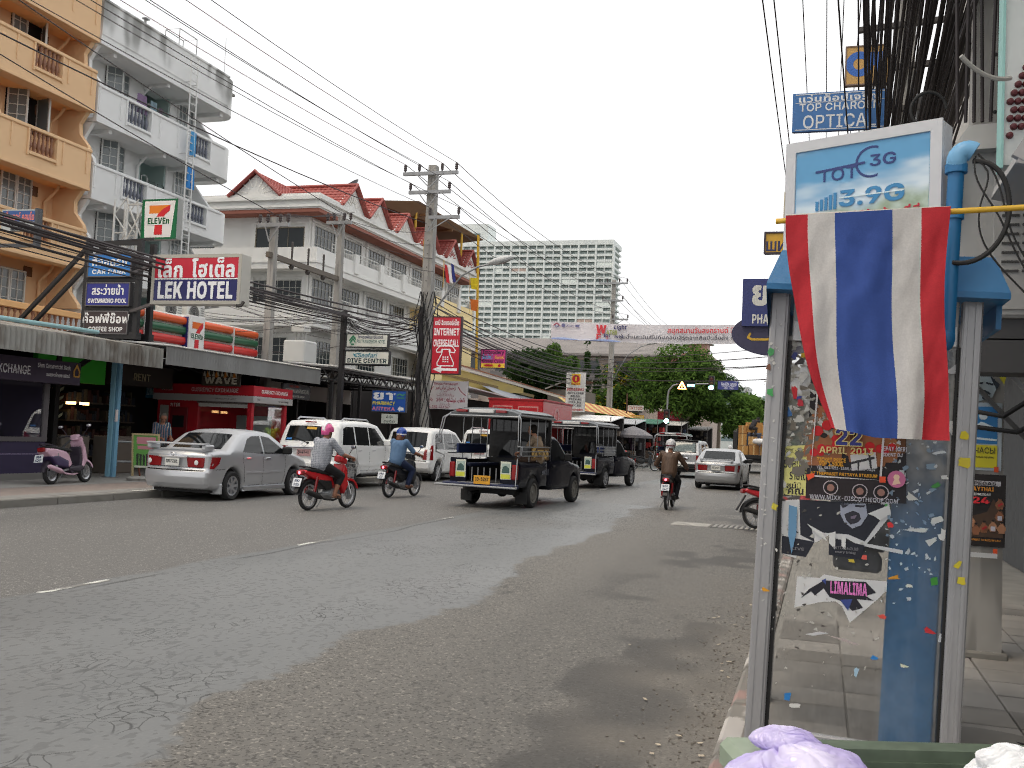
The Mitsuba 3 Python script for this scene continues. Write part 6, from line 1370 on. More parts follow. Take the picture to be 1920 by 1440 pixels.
    for s in (-1, 1):
        mi_ = t.part('mirror', MB().tube([(s*.2, .3, 1.06), (s*.27, .31, 1.16), (s*.33, .29, 1.24)], .008, 6).ball((s*.35, .29, 1.27), .06, 8, (1.1, .35, .75)), tm, smooth=40)
        mi_.part('glass', MB().ball((s*.35, .272, 1.27), .052, 8, (1.05, .12, .7)), 'mat_chrome', smooth=True)
    t.part('headlight', MB().ball((0, .45, .96), .075, 8, (1.2, .4, .8)), 'mat_clear_lens', smooth=True)
    tl = t.part('tail_light', MB().box(-.085, .085, -.93, -.85, .70, .79, .02), 'mat_red_lens')
    if lit: tl.part('bulb', {**mikit.ply(MB().lathe([(.032, 0), (.02, .012), (0, .016)], 12).out(facing((0, -.93, .745), 0)), 'mat_red_glow'), 'emitter': {'type': 'area', 'radiance': rgb((2.2, .12, .16))}}, None)
    t.part('grab_rail', MB().tube([(.1, -.55, .82), (.11, -.8, .86), (.0, -.9, .87), (-.11, -.8, .86), (-.1, -.55, .82)], .014, 7), tm, smooth=40)
    if ptxt: plate(t, facing((0, -.99, .56), 0, 18), '', .2, .17, c=(214, 218, 222), tc=(44, 60, 90), lines=[(ptxt[0], 'th', .05), (ptxt[1], 'l', .055)])
    if blue_plate: t.part('plate_band', MB().box(-.1, .1, -1.0, -.995, .47, .51), col(60, 110, 170))
    if basket:
        mb = MB()
        for x in np.linspace(-.13, .13, 6): mb.bar((x, .50, .72), (x, .52, .92), .007).bar((x, .72, .74), (x, .76, .92), .007)
        for z, e in ((.74, 0), (.82, .01), (.92, .02)): mb.tube([(-.14, .49, z), (.14, .49, z), (.14, .74+e, z), (-.14, .74+e, z), (-.14, .49, z)], .006, 5)
        mb.box(-.13, .13, .5, .73, .715, .72)
        t.part('basket', mb, col(120, 122, 122, .4))
    return t
# red motorcycle and rider
mred = motorcycle('red motorcycle with thin spoked wheels and white plate ridden beside the silver sedan', (-9.48, 18.03, 0), -10.5, (196, 26, 36), ptxt=('กพว', '605'), basket=True)
def checks(p, n, uv):
    g = dr.maximum(sst(.42, .5, dr.abs(dr.sin(p.z*95))*.5), sst(.42, .5, dr.abs(dr.sin((p.x+p.y)*95))*.5))
    return mix((.17, .19, .23), (.42, .43, .46), g)
mat('check_shirt', pr(mikit.proc(checks), .9))
rJ = dict(SEAT)
rp_ = person('person in a grey checked shirt and pink helmet riding the red motorcycle', mred.M, rJ, (150, 104, 82), (120, 124, 136), (28, 27, 30), (130, 104, 90), helmet=((206, 84, 140), (226, 222, 226), 'v'), shirt_mat='mat_check_shirt', trouser=.72, sandals=True, fat=1.22, sc=1.03)
rp_.part('belt', MB().tube([(0.16*math.cos(a), -.285+.15*math.sin(a), .98) for a in np.linspace(0, 2*np.pi, 19)], .022, 6), col(34, 30, 34))
# dark motorcycle and rider in denim
mdk = motorcycle('dark motorcycle with a blue edged plate ridden in front of the white people carrier', (-9.96, 22.8, 0), -7, (36, 38, 44), ptxt=('ขคจ', '83'), blue_plate=True)
dJ = dict(SEAT); dJ.update(ankleR=(.17, -.02, .30), toeR=(.19, .12, .26))
mat('denim', pr(mikit.proc(lambda p, n, uv: mix((.07, .14, .25), (.12, .20, .33), F(p.x*14, p.y*14, p.z*14, 3))), .9))
dp_ = person('person in a denim blue shirt and shiny blue helmet riding the dark motorcycle', mdk.M, dJ, (150, 100, 76), (90, 120, 160), (30, 42, 72), (120, 80, 60), helmet=((28, 66, 150), (226, 226, 228), 'b'), longhair=(96, 60, 40), shirt_mat='mat_denim', fat=1.2, sc=1.03)
dp_.part('bag_strap', MB().tube([(.17, -.16, 1.38), (.06, -.36, 1.22), (-.1, -.42, 1.05)], .016, 6), col(120, 70, 60))
# motorcycle with the brown jacket rider
mbr = motorcycle('black motorcycle with a glowing tail lamp seen from behind', (-3.62, 25.1, 0), 1.5, (40, 38, 42), ptxt=('ฉตท', '141'))
bJ = dict(SEAT); bJ.update(elbowR=(.36, -.02, 1.06), wristR=(.36, .22, 1.02), chest=(0, -.22, 1.18), head=(0, -.12, 1.53), neck=(0, -.17, 1.38))
mat('leather', pr(mikit.proc(lambda p, n, uv: mix((.06, .035, .022), (.12, .07, .045), F(p.x*9, p.y*9, p.z*9, 3))), .6))
person('person in a brown jacket and silver helmet riding the black motorcycle', mbr.M, bJ, (140, 96, 74), (90, 62, 48), (30, 30, 36), (40, 36, 36), helmet=((186, 186, 188), (90, 40, 50), 'b'), sleeve=1, shirt_mat='mat_leather', trouser=1, fat=1.25, sc=1.03)
# parked two wheelers
motorcycle('pink and purple scooter parked on the left pavement beside the kiosk', (-15.85, 17.98, .15), 7, (200, 164, 182), scooter=True, lit=False, lean=-6, ptxt=('กยล', '529'), trim=(50, 44, 56))
motorcycle('motorcycle with a red tail parked at the right kerb, half hidden behind the phone booth', (-.62, 20.75, 0), -72, (190, 40, 50), lit=False, lean=-5)
m1 = motorcycle('red motorcycle parked by the market stalls, nearer the road', (-11.0, 54.0, 0), -75, (176, 36, 44), lit=False, lean=-5)
m1.clone('red motorcycle parked by the market stalls, further left beside the red shirt', (-12.3, 54.6, 0), -60, roll=-5)
m1.clone('red motorcycle parked by the market stalls, behind the other two', (-11.3, 57.4, 0), -80, roll=-5)
m2 = motorcycle('dark motorcycle parked by the market stalls in front of the silver grey pickup', (-9.6, 56, 0), -70, (40, 46, 50), lit=False, lean=-5)
# walkers and others
STAND = dict(pelvis=(0, 0, .92), chest=(0, .02, 1.24), neck=(0, .03, 1.45), head=(0, .07, 1.58), shoulderR=(.19, .02, 1.38), elbowR=(.26, .02, 1.10), wristR=(.24, .14, .88), hipR=(.09, 0, .90), kneeR=(.10, .03, .50), ankleR=(.10, -.02, .10), toeR=(.12, .14, .05))
wJ = dict(STAND); wJ.update(look=(.35, .75, -.55), head=(.02, .12, 1.56), neck=(0, .06, 1.43), chest=(0, .05, 1.22), elbowR=(.25, .06, 1.08), wristR=(.16, .26, 1.02), ankleL=(-.10, .22, .10), toeL=(-.12, .38, .05), kneeL=(-.10, .2, .50), kneeR=(.10, -.02, .5), ankleR=(.1, -.2, .12), toeR=(.12, -.06, .05))
def stripes(p, n, uv):
    s_ = dr.sin((p.x*.9+p.y*.5)*105)
    return mix(mix((.05, .09, .15), (.10, .18, .28), sst(-.2, .1, s_)), mix((.62, .56, .40), (.50, .20, .10), sst(.5, .6, N(p.x*9, p.y*9))), sst(.72, .9, s_))
mat('stripe_shirt', pr(mikit.proc(stripes), .9))
person('older man in a dark striped shirt looking down while walking behind the silver sedan', frame((-17.0, 22.6, .15), -110), wJ, (160, 112, 90), (60, 80, 110), (60, 58, 60), (50, 46, 44), hair=(104, 96, 90), shirt_mat='mat_stripe_shirt', sleeve=.62, sc=.99, fat=1.12)
person('person in a red shirt standing by the market stalls', frame((-11.3, 52.5, .0), 10), STAND, (140, 96, 74), (206, 40, 36), (150, 146, 140), (60, 56, 52), hair=(36, 30, 28), sc=1.12)
# rider ahead, in white
mw = m2.clone('small motorcycle ridden ahead between the grey pickup and the loaded truck', (-5.2, 60.5, 0), 0)
person('person in a white shirt and white helmet riding ahead beside the loaded truck', mw.M, SEAT, (140, 96, 74), (222, 224, 228), (40, 50, 80), (40, 40, 40), helmet=((216, 218, 220),), fat=1.1)
mt = m2.clone('motorcycle taxi standing behind the bonnet of the white sport utility car', (-14.3, 29.5, .15), -20)
person('person in a lime green vest and pale helmet behind the white sport utility car', mt.M, SEAT, (130, 90, 70), (150, 190, 60), (50, 50, 60), (40, 40, 40), helmet=((190, 200, 196),))
# passenger in the near taxi and the worker on the cartons
pJ = dict(pelvis=(0, -.15, .12), chest=(0, -.1, .48), neck=(0, -.05, .68), head=(0, .02, .82), shoulderR=(.18, -.08, .62), elbowR=(.24, .05, .36), wristR=(.16, .28, .28), hipR=(.09, -.1, .10), kneeR=(.11, .32, .12), ankleR=(.11, .36, -.32), toeR=(.12, .5, -.36))
person('passenger in a pale top sitting on the bench of the nearest pickup taxi', st1.M@frame((.58, -1.15, .98), 90), pJ, (176, 128, 104), (150, 132, 112), (70, 54, 44), (60, 50, 44), hair=(28, 24, 22), sc=1.0)
cJ = dict(pelvis=(0, -.2, .45), chest=(0, .1, .75), neck=(0, .28, .88), head=(0, .42, .92), shoulderR=(.18, .2, .84), elbowR=(.22, .3, .55), wristR=(.2, .42, .32), hipR=(.1, -.18, .43), kneeR=(.13, .15, .42), ankleR=(.12, -.05, .06), toeR=(.13, .1, .03), look=(0, .8, -.5))
person('dark clothed worker bending over the cartons on the cargo truck', frame((-4.0, 62.3, 2.3), -30), cJ, (96, 66, 52), (44, 42, 46), (60, 58, 58), (40, 40, 40), hair=(24, 22, 22), sc=1.1)


# ================================================================ RIGHT PAVEMENT: PHONE BOOTH, FLAG, CABINET, BIN
def xz(*ps): return [(p[0], p[2]) for p in ps]
def bez(p, q, n=2): return (p[0], p[1])
BY = 5.27
grey_al = mat('booth_alu', pr(mikit.proc(lambda p, n, uv: mix((.40, .40, .41), (.30, .30, .31), F(p.x*8, p.y*8, p.z*2.5, 4))), .38, metallic=.35))
booth_blue = mat('booth_blue', pr(mikit.proc(lambda p, n, uv: mix((.018, .155, .36), (.014, .12, .28), F(p.x*5, p.y*5, p.z*3, 4))), .45))
pb = Thing('phone_booth', 'blue roofed phone booth of grey metal posts and glass covered in torn posters', 'phone booth', roll=1.7)
def bpost(x0, x1, y, flip=False):
    mb = MB().box(x0, x1, y, y+.1, .15, 2.47, .008)
    mb.box(x0+.022, x0+.03, y-.006, y+.001, .15, 2.47).box(x1-.035, x1-.02, y-.012, y+.001, .15, 2.47)
    return pb.part('post', mb, grey_al)
bpost(-.34, -.245, BY-.03); bpost(.575, .665, BY-.03); bpost(-.34, -.25, 6.12); bpost(.575, .665, 6.12)
pb.part('dark_jamb', MB().box(-.244, -.226, BY+.005, BY+.06, .2, 2.2), 'mat_black_trim')
pb.part('dark_jamb', MB().box(.56, .574, BY+.005, BY+.06, .2, 2.2), 'mat_black_trim'); pb.part('header', MB().box(-.226, .56, BY+.0, BY+.05, 2.2, 2.47, .004), col(160, 160, 160, .5)); pb.part('label_strip', MB().box(-.22, .555, BY-.008, BY+.04, 2.20, 2.30, .003), col(206, 208, 210, .4))
prints(pb, [('label_print', (40, 44, 90), [disc(-.0, 2.26, .014, .6, 1.6), disc(0, 2.225, .012, .6, 1)])], 0, .002, at=facing((0, BY-.009, 0), 0))
pb.part('sill', MB().box(-.245, .575, BY, BY+.06, .15, .22, .004), grey_al)
v = np.array([[-.36, 5.1, 2.47], [.76, 5.1, 2.45], [.76, 6.3, 2.45], [-.36, 6.3, 2.47], [-.30, 5.22, 2.66], [.70, 5.22, 2.64], [.70, 6.2, 2.64], [-.30, 6.2, 2.66], [-.36, 5.1, 2.44], [.76, 5.1, 2.42], [.76, 6.3, 2.42], [-.36, 6.3, 2.44]])
pb.part('roof', (v, np.array([[8, 11, 10, 9], [8, 9, 1, 0], [9, 10, 2, 1], [10, 11, 3, 2], [11, 8, 0, 3], [0, 1, 5, 4], [1, 2, 6, 5], [2, 3, 7, 6], [3, 0, 4, 7], [4, 5, 6, 7]])), booth_blue)
pb.part('roof_skirt', MB().add(np.array([[-.36, 5.1, 2.44], [-.36, 6.29, 2.44], [-.35, 6.29, 2.15], [-.34, 5.34, 2.15], [-.35, 5.1, 2.44], [-.345, 6.29, 2.44]]), np.array([[0, 3, 2, 1]])), booth_blue); pb.part('roof_skirt', MB().box(.73, .755, 5.3, 6.29, 2.3, 2.42), booth_blue)
pb.part('back_board', MB().box(.31, .56, BY+.16, BY+.2, .15, 2.2, .01), booth_blue)
pb.part('phone_shelf', MB().box(.05, .3, 5.75, 6.1, 1.0, 1.1, .02).box(.02, .34, 5.9, 6.1, 1.1, 1.75, .03), col(70, 76, 90))
mat('booth_glass', {'type': 'thindielectric', 'int_ior': 1.5})
scene['mat_grimy_glass'] = {'type': 'blendbsdf', 'weight': mikit.proc(lambda p, n, uv: .12+.10*sst(.4, .7, F(p.x*16, p.y*4, p.z*2.4, 4))+.70*sst(.30, .55, F(p.x*9, p.y*9, p.z*7, 4))*sst(1.45, 1.9, p.z+(N(p.x*14, p.z*9)-.5)*.4)),
    'a': {'type': 'thindielectric', 'int_ior': 1.5}, 'b': {'type': 'twosided', 'bsdf': {'type': 'diffuse', 'reflectance': mikit.proc(lambda p, n, uv: mix((.22, .21, .19), (.42, .42, .41), F(p.x*22, p.y*9, p.z*18, 3)))}}}
pb.part('pane', (np.array([[-.226, BY+.03, .22], [.56, BY+.03, .22], [.56, BY+.03, 2.2], [-.226, BY+.03, 2.2]]), np.array([[0, 1, 2, 3]])), 'mat_grimy_glass')
pb.part('side_pane', (np.array([[-.28, 5.36, .3], [-.28, 6.12, .3], [-.28, 6.12, 2.3], [-.28, 5.36, 2.3]]), np.array([[0, 1, 2, 3]])), 'mat_booth_glass')
FG = BY+.026                                      # posters sit on the front of the pane
A0 = facing((0, FG, 0), 0)
# decals on the side pane: dark blue sweep and red ribbon
sp_ = facing((-.272, 0, 0), 90)
prints(pb, [('side_decal', (34, 54, 96), [poly((5.38, .75), (5.62, .95), (5.6, 1.35), (5.38, 1.5))]), ('side_ribbon', (150, 34, 34), [Polygon([(5.62, 1.42), (5.85, 1.36), (5.8, 1.2), (5.68, 1.02), (5.85, .86), (5.78, .66), (5.6, .52), (5.66, .8), (5.58, 1.0), (5.64, 1.2)]).buffer(.015)]), ('side_oval', (120, 122, 124), [disc(5.95, 1.3, .08, 1, 2)])], .002, .003, at=sp_)
def poster(label, items, name='poster'):
    t = Thing(name, label, 'poster', M=A0)
    prints(t, items, .001, .0018)
    return t
def P2(*a): return Polygon(xz(*a)).buffer(0)
q = lambda px: px
# yellow flyer
poster('pale yellow job flyer with Thai writing on the left of the booth glass', [('paper', (206, 204, 128), [P2((-0.18, 5.28, 1.66), (-0.07, 5.28, 1.67), (-0.07, 5.28, 1.41), (-0.18, 5.28, 1.41))]),
    ('lettering', (40, 38, 36), [text('Smart - Food', .028, *xz((-0.13, 5.28, 1.64))[0], .11, wt=500), text('รับสมัคร', .06, *xz((-0.12, 5.28, 1.58))[0], .12, 'th', 500), text('รายได้', .06, *xz((-0.11, 5.28, 1.52))[0], .085, 'th', 600), text('สน.', .03, *xz((-0.13, 5.28, 1.46))[0], None, 'th', 700), text('คุณ', .03, *xz((-0.12, 5.28, 1.43))[0], None, 'th', 700)])], 'flyer')
# fight poster
sk = (150, 96, 62)
def fighter(cx, cz, s):
    return [Polygon([(cx-.05*s, cz-.12*s), (cx-.065*s, cz+.0*s), (cx-.03*s, cz+.05*s), (cx+.03*s, cz+.05*s), (cx+.065*s, cz), (cx+.05*s, cz-.12*s)]).buffer(.008*s), disc(cx, cz+.085*s, .032*s, 1, 1.2), stroke([(cx-.06*s, cz), (cx-.075*s, cz-.06*s), (cx-.02*s, cz-.05*s)], .03*s), stroke([(cx+.06*s, cz), (cx+.07*s, cz-.05*s), (cx+.02*s, cz-.02*s)], .03*s)]
def gloves(cx, cz, s): return [disc(cx-.02*s, cz-.045*s, .026*s), disc(cx+.025*s, cz-.015*s, .026*s)]
FX = [(xz((0.00, 5.28, 1.79))[0], 1.0), (xz((0.08, 5.28, 1.74))[0], .7), (xz((0.32, 5.28, 1.69))[0], .7), (xz((0.01, 5.28, 1.66))[0], .6), (xz((0.17, 5.28, 1.67))[0], .6), (xz((-0.02, 5.28, 1.67))[0], .8), (xz((0.05, 5.28, 1.69))[0], .8), (xz((0.21, 5.28, 1.69))[0], .9), (xz((0.26, 5.28, 1.68))[0], .8)]
fp = poster('fight night poster with boxers and the date 22 April 2013 below the flag', [
    ('paper', (28, 24, 30), [P2((-0.06, 5.28, 2.20), (0.39, 5.28, 2.21), (0.41, 5.28, 1.40), (-0.07, 5.28, 1.40))]),
    ('picture', (92, 58, 34), [P2((-0.03, 5.28, 1.98), (0.40, 5.28, 2.00), (0.40, 5.28, 1.65), (-0.04, 5.28, 1.63))]),
    ('boxer', sk, [g for (c, s) in FX for g in fighter(*c, s)]), ('hair', (30, 22, 20), [disc(c[0], c[1]+.105*s, .03*s, 1, .7) for (c, s) in FX]), ('glove', (190, 30, 36), [g for (c, s) in FX for g in gloves(*c, s)]),
    ('map', (206, 206, 208), [P2((0.14, 5.28, 1.63), (0.26, 5.28, 1.65), (0.27, 5.28, 1.57), (0.15, 5.28, 1.55))]), ('map_line', (50, 50, 56), [stroke(xz((0.15, 5.28, 1.59), (0.25, 5.28, 1.62)), .012), stroke(xz((0.23, 5.28, 1.64), (0.24, 5.28, 1.57)), .01), stroke(xz((0.18, 5.28, 1.60), (0.18, 5.28, 1.56)), .008)]),
    ('dark_band', (30, 20, 26), [P2((-0.06, 5.28, 1.51), (0.29, 5.28, 1.51), (0.29, 5.28, 1.39), (-0.07, 5.28, 1.40))]),
    ('white_border', (206, 206, 208), [P2((-0.03, 5.28, 1.98), (-0.02, 5.28, 1.98), (-0.05, 5.28, 1.51), (-0.05, 5.28, 1.51)), P2((0.29, 5.28, 1.73), (0.30, 5.28, 1.73), (0.29, 5.28, 1.50), (0.28, 5.28, 1.50)), P2((-0.05, 5.28, 1.52), (0.29, 5.28, 1.51), (0.29, 5.28, 1.51), (-0.05, 5.28, 1.51))]),
    ('date', (56, 60, 130), [text('22', .085, *xz((0.13, 5.28, 1.72))[0], .125, wt=800)]), ('date_edge', (206, 190, 130), [text('APRIL 2013', .034, *xz((0.12, 5.28, 1.65))[0], .26, wt=700), text('22', .085, *xz((0.13, 5.28, 1.72))[0], .125, wt=800).buffer(.005).difference(text('22', .085, *xz((0.13, 5.28, 1.72))[0], .125, wt=800))]),
    ('price', (210, 150, 40), [text('TICKET PRICE', .022, *xz((0.05, 5.28, 1.60))[0], .14, wt=800), text('VIP 1,500B.', .022, *xz((0.05, 5.28, 1.58))[0], .12, wt=800), text('AT THEPRASIT PATTAYA STADIUM', .016, *xz((0.11, 5.28, 1.53))[0], .32, wt=800)]),
    ('lettering', (190, 190, 200), [text('TEL. 083-011-1555, 089-251-7424', .014, *xz((0.12, 5.28, 1.56))[0], .28, wt=600), text('WWW.MIXX-DISCOTHEQUE.COM', .022, *xz((0.16, 5.28, 1.41))[0], .42, wt=500), text('EPAY (CER)', .022, *xz((0.35, 5.28, 1.67))[0], .11, wt=700), text('IDENT DJ', .018, *xz((0.34, 5.28, 1.64))[0], .09, wt=700)]),
    ('portrait_ring', (190, 180, 186), [disc(*xz((0.05, 5.28, 1.46))[0], .036).difference(disc(*xz((0.05, 5.28, 1.46))[0], .032)), disc(*xz((0.19, 5.28, 1.45))[0], .036).difference(disc(*xz((0.19, 5.28, 1.45))[0], .032)), disc(*xz((0.29, 5.28, 1.45))[0], .036).difference(disc(*xz((0.29, 5.28, 1.45))[0], .032))]),
    ('portrait', (150, 110, 100), [disc(*xz((0.05, 5.28, 1.46))[0], .018), disc(*xz((0.19, 5.28, 1.45))[0], .018), disc(*xz((0.29, 5.28, 1.45))[0], .018)]), ('pink_disc', (196, 110, 150), [disc(*xz((0.36, 5.28, 1.52))[0], .042)]), ('disc_figure', (230, 196, 170), [disc(*xz((0.36, 5.28, 1.53))[0], .014), poly(*xz((0.34, 5.28, 1.49), (0.35, 5.28, 1.52), (0.37, 5.28, 1.52), (0.38, 5.28, 1.50)))]),
    ('tape', (226, 80, 40), [P2((-0.07, 5.28, 1.52), (-0.03, 5.28, 1.53), (-0.03, 5.28, 1.51), (-0.06, 5.28, 1.49)), P2((0.28, 5.28, 1.53), (0.31, 5.28, 1.53), (0.31, 5.28, 1.50), (0.28, 5.28, 1.50))])])
# torn portrait poster
poster('torn dark poster of a bearded face under the fight night poster', [
    ('torn_paper', (196, 198, 200), [P2((-0.19, 5.28, 1.38), (-0.10, 5.28, 1.39), (0.16, 5.28, 1.39), (0.33, 5.28, 1.40), (0.34, 5.28, 1.34), (0.27, 5.28, 1.24), (0.23, 5.28, 1.19), (0.40, 5.28, 1.17), (0.40, 5.28, 1.15), (0.19, 5.28, 1.18), (0.13, 5.28, 1.21), (0.09, 5.28, 1.15), (0.05, 5.28, 1.22), (-0.01, 5.28, 1.18), (-0.08, 5.28, 1.16), (-0.11, 5.28, 1.09), (-0.18, 5.28, 1.11))]),
    ('dark_print', (22, 26, 40), [P2((-0.10, 5.28, 1.39), (0.16, 5.28, 1.39), (0.32, 5.28, 1.39), (0.29, 5.28, 1.31), (0.22, 5.28, 1.20), (0.14, 5.28, 1.23), (0.02, 5.28, 1.23), (-0.04, 5.28, 1.26), (-0.02, 5.28, 1.18), (-0.09, 5.28, 1.21)), P2((0.05, 5.28, 1.21), (0.22, 5.28, 1.18), (0.21, 5.28, 1.11), (0.05, 5.28, 1.12)), P2((-0.18, 5.28, 1.20), (-0.02, 5.28, 1.18), (-0.06, 5.28, 1.10), (-0.18, 5.28, 1.11))]),
    ('face', (150, 156, 172), [P2((0.10, 5.28, 1.38), (0.22, 5.28, 1.39), (0.23, 5.28, 1.33), (0.20, 5.28, 1.28), (0.16, 5.28, 1.26), (0.12, 5.28, 1.29), (0.10, 5.28, 1.33))]), ('beard', (40, 40, 52), [P2((0.12, 5.28, 1.33), (0.16, 5.28, 1.35), (0.19, 5.28, 1.34), (0.20, 5.28, 1.31), (0.18, 5.28, 1.29), (0.15, 5.28, 1.28), (0.13, 5.28, 1.30)), P2((0.10, 5.28, 1.38), (0.14, 5.28, 1.38), (0.13, 5.28, 1.37), (0.11, 5.28, 1.36)), P2((0.17, 5.28, 1.38), (0.22, 5.28, 1.38), (0.21, 5.28, 1.37), (0.17, 5.28, 1.37))]), ('lips', (110, 100, 118), [P2((0.15, 5.28, 1.32), (0.18, 5.28, 1.33), (0.17, 5.28, 1.31), (0.15, 5.28, 1.31))]),
    ('tear', (204, 206, 206), [P2((-0.06, 5.28, 1.27), (0.02, 5.28, 1.23), (0.04, 5.28, 1.19), (-0.01, 5.28, 1.22)), P2((0.05, 5.28, 1.23), (0.08, 5.28, 1.24), (0.08, 5.28, 1.15), (0.05, 5.28, 1.18)), P2((0.11, 5.28, 1.22), (0.13, 5.28, 1.22), (0.13, 5.28, 1.15), (0.11, 5.28, 1.17)), P2((0.23, 5.28, 1.34), (0.33, 5.28, 1.39), (0.34, 5.28, 1.35), (0.29, 5.28, 1.31), (0.26, 5.28, 1.33))]), ('blue_tear', (96, 140, 176), [P2((-0.15, 5.28, 1.36), (-0.11, 5.28, 1.35), (-0.11, 5.28, 1.22), (-0.13, 5.28, 1.11), (-0.15, 5.28, 1.21))]), ('small_lettering', (120, 120, 126), [text('PATTAYA CLUB', .014, *xz((0.13, 5.28, 1.16))[0], .12), text('every friday', .012, *xz((0.13, 5.28, 1.14))[0], .1), text('LIVE', .014, *xz((-0.10, 5.28, 1.14))[0], .06)])])
poster('torn white and black poster with pink block lettering low on the booth glass', [
    ('torn_paper', (200, 202, 204), [P2((-0.10, 5.28, 1.00), (0.01, 5.28, 1.00), (0.03, 5.28, 1.02), (0.12, 5.28, 1.01), (0.23, 5.28, 1.01), (0.33, 5.28, 1.01), (0.33, 5.28, 0.97), (0.29, 5.28, 0.92), (0.23, 5.28, 0.86), (0.16, 5.28, 0.79), (0.12, 5.28, 0.87), (0.09, 5.28, 0.89), (0.02, 5.28, 0.88), (-0.11, 5.28, 0.84))]),
    ('dark_print', (24, 24, 36), [P2((-0.08, 5.28, 0.89), (-0.04, 5.28, 0.94), (0.03, 5.28, 0.99), (0.23, 5.28, 1.00), (0.28, 5.28, 0.95), (0.23, 5.28, 0.93), (0.27, 5.28, 0.91), (0.19, 5.28, 0.91), (0.22, 5.28, 0.87), (0.17, 5.28, 0.85), (0.13, 5.28, 0.89), (0.06, 5.28, 0.91), (0.03, 5.28, 0.95), (-0.01, 5.28, 0.91), (-0.03, 5.28, 0.93))]),
    ('blue_print', (50, 66, 130), [P2((0.11, 5.28, 0.90), (0.17, 5.28, 0.91), (0.15, 5.28, 0.85)), P2((0.02, 5.28, 0.99), (0.04, 5.28, 1.00), (0.04, 5.28, 0.97))]), ('lettering', (214, 120, 190), [text('LIMALIMA', .062, *xz((0.15, 5.28, 0.96))[0], .175, wt=800)])])
# scraps of tape and paper left on the booth
TOK = [(-0.250, 0.930, 0.042, 0.027, (210, 150, 40), 5.225, -3), (-0.220, 0.780, 0.030, 0.036, (190, 40, 44), 5.289, 16), (-0.130, 0.390, 0.036, 0.042, (40, 120, 190), 5.289, -10), (-0.090, 0.350, 0.054, 0.021, (200, 200, 198), 5.289, 5), (0.200, 0.550, 0.027, 0.048, (150, 180, 200), 5.289, 12), (0.280, 0.630, 0.033, 0.027, (40, 120, 190), 5.289, -14), (0.310, 0.840, 0.042, 0.024, (206, 80, 70), 5.289, -18), (0.360, 1.030, 0.054, 0.027, (200, 140, 40), 5.289, 12), (0.430, 1.000, 0.036, 0.018, (206, 206, 196), 5.289, -2), (0.550, 1.030, 0.042, 0.036, (60, 140, 50), 5.289, 17), (0.530, 0.790, 0.054, 0.030, (190, 44, 50), 5.289, -4), (0.580, 0.760, 0.024, 0.042, (190, 194, 200), 5.289, -6), (0.420, 0.610, 0.036, 0.024, (206, 204, 180), 5.289, 12), (0.550, 1.330, 0.073, 0.027, (200, 202, 198), 5.289, 16), (0.530, 1.220, 0.054, 0.030, (200, 202, 198), 5.289, 17), (0.570, 1.250, 0.030, 0.030, (206, 206, 204), 5.289, 12), (0.450, 1.270, 0.121, 0.024, (200, 202, 200), 5.289, 7), (0.540, 1.500, 0.042, 0.042, (60, 130, 60), 5.289, -9), (0.580, 1.260, 0.024, 0.061, (200, 200, 198), 5.289, -4), (0.440, 1.440, 0.054, 0.048, (196, 196, 190), 5.289, -9), (0.560, 1.660, 0.073, 0.018, (190, 196, 200), 5.289, 15), (0.580, 1.540, 0.036, 0.027, (196, 198, 196), 5.289, 6), (0.610, 1.790, 0.036, 0.073, (196, 196, 196), 5.289, -18), (0.660, 1.750, 0.042, 0.042, (206, 190, 40), 5.225, -14), (0.670, 1.620, 0.067, 0.048, (200, 184, 50), 5.225, -8), (0.640, 1.130, 0.036, 0.042, (206, 190, 50), 5.225, -16), (0.660, 1.050, 0.039, 0.036, (206, 190, 50), 5.225, 1), (-0.150, 2.130, 0.036, 0.042, (60, 70, 130), 5.289, -17), (-0.120, 2.100, 0.048, 0.042, (60, 58, 60), 5.289, -1), (-0.100, 2.130, 0.036, 0.030, (196, 160, 40), 5.289, 12), (-0.140, 1.940, 0.027, 0.061, (190, 40, 50), 5.289, 6), (-0.110, 1.890, 0.030, 0.048, (176, 44, 60), 5.289, 9), (-0.100, 2.010, 0.048, 0.067, (190, 192, 190), 5.289, 7), (-0.170, 1.840, 0.030, 0.048, (60, 110, 170), 5.289, 18), (-0.110, 1.910, 0.036, 0.027, (60, 70, 140), 5.289, 10), (-0.260, 2.140, 0.030, 0.042, (70, 150, 90), 5.225, -10), (-0.260, 1.930, 0.030, 0.061, (70, 160, 90), 5.225, 5), (-0.270, 2.060, 0.024, 0.036, (120, 80, 60), 5.225, -12), (-0.220, 1.350, 0.030, 0.036, (190, 180, 60), 5.225, -16), (0.120, 0.700, 0.151, 0.018, (170, 160, 160), 5.289, -10), (0.000, 0.720, 0.103, 0.015, (190, 192, 196), 5.289, 13), (0.220, 1.120, 0.030, 0.024, (206, 90, 80), 5.289, -5), (0.160, 1.100, 0.030, 0.021, (190, 170, 60), 5.289, -2), (0.370, 2.000, 0.030, 0.079, (200, 202, 206), 5.289, 9), (0.620, 2.080, 0.079, 0.061, (180, 182, 186), 5.289, 1), (0.340, 1.290, 0.030, 0.030, (210, 50, 50), 5.289, 8), (0.320, 1.380, 0.027, 0.027, (70, 160, 70), 5.289, 14), (-0.200, 1.570, 0.018, 0.091, (190, 196, 196), 5.289, 6), (-0.180, 1.470, 0.021, 0.048, (196, 196, 190), 5.289, 18), (-0.160, 2.200, 0.067, 0.054, (170, 170, 164), 5.289, 4), (-0.090, 2.200, 0.054, 0.048, (150, 150, 146), 5.289, 16), (-0.120, 2.260, 0.073, 0.036, (130, 128, 120), 5.289, 8)]
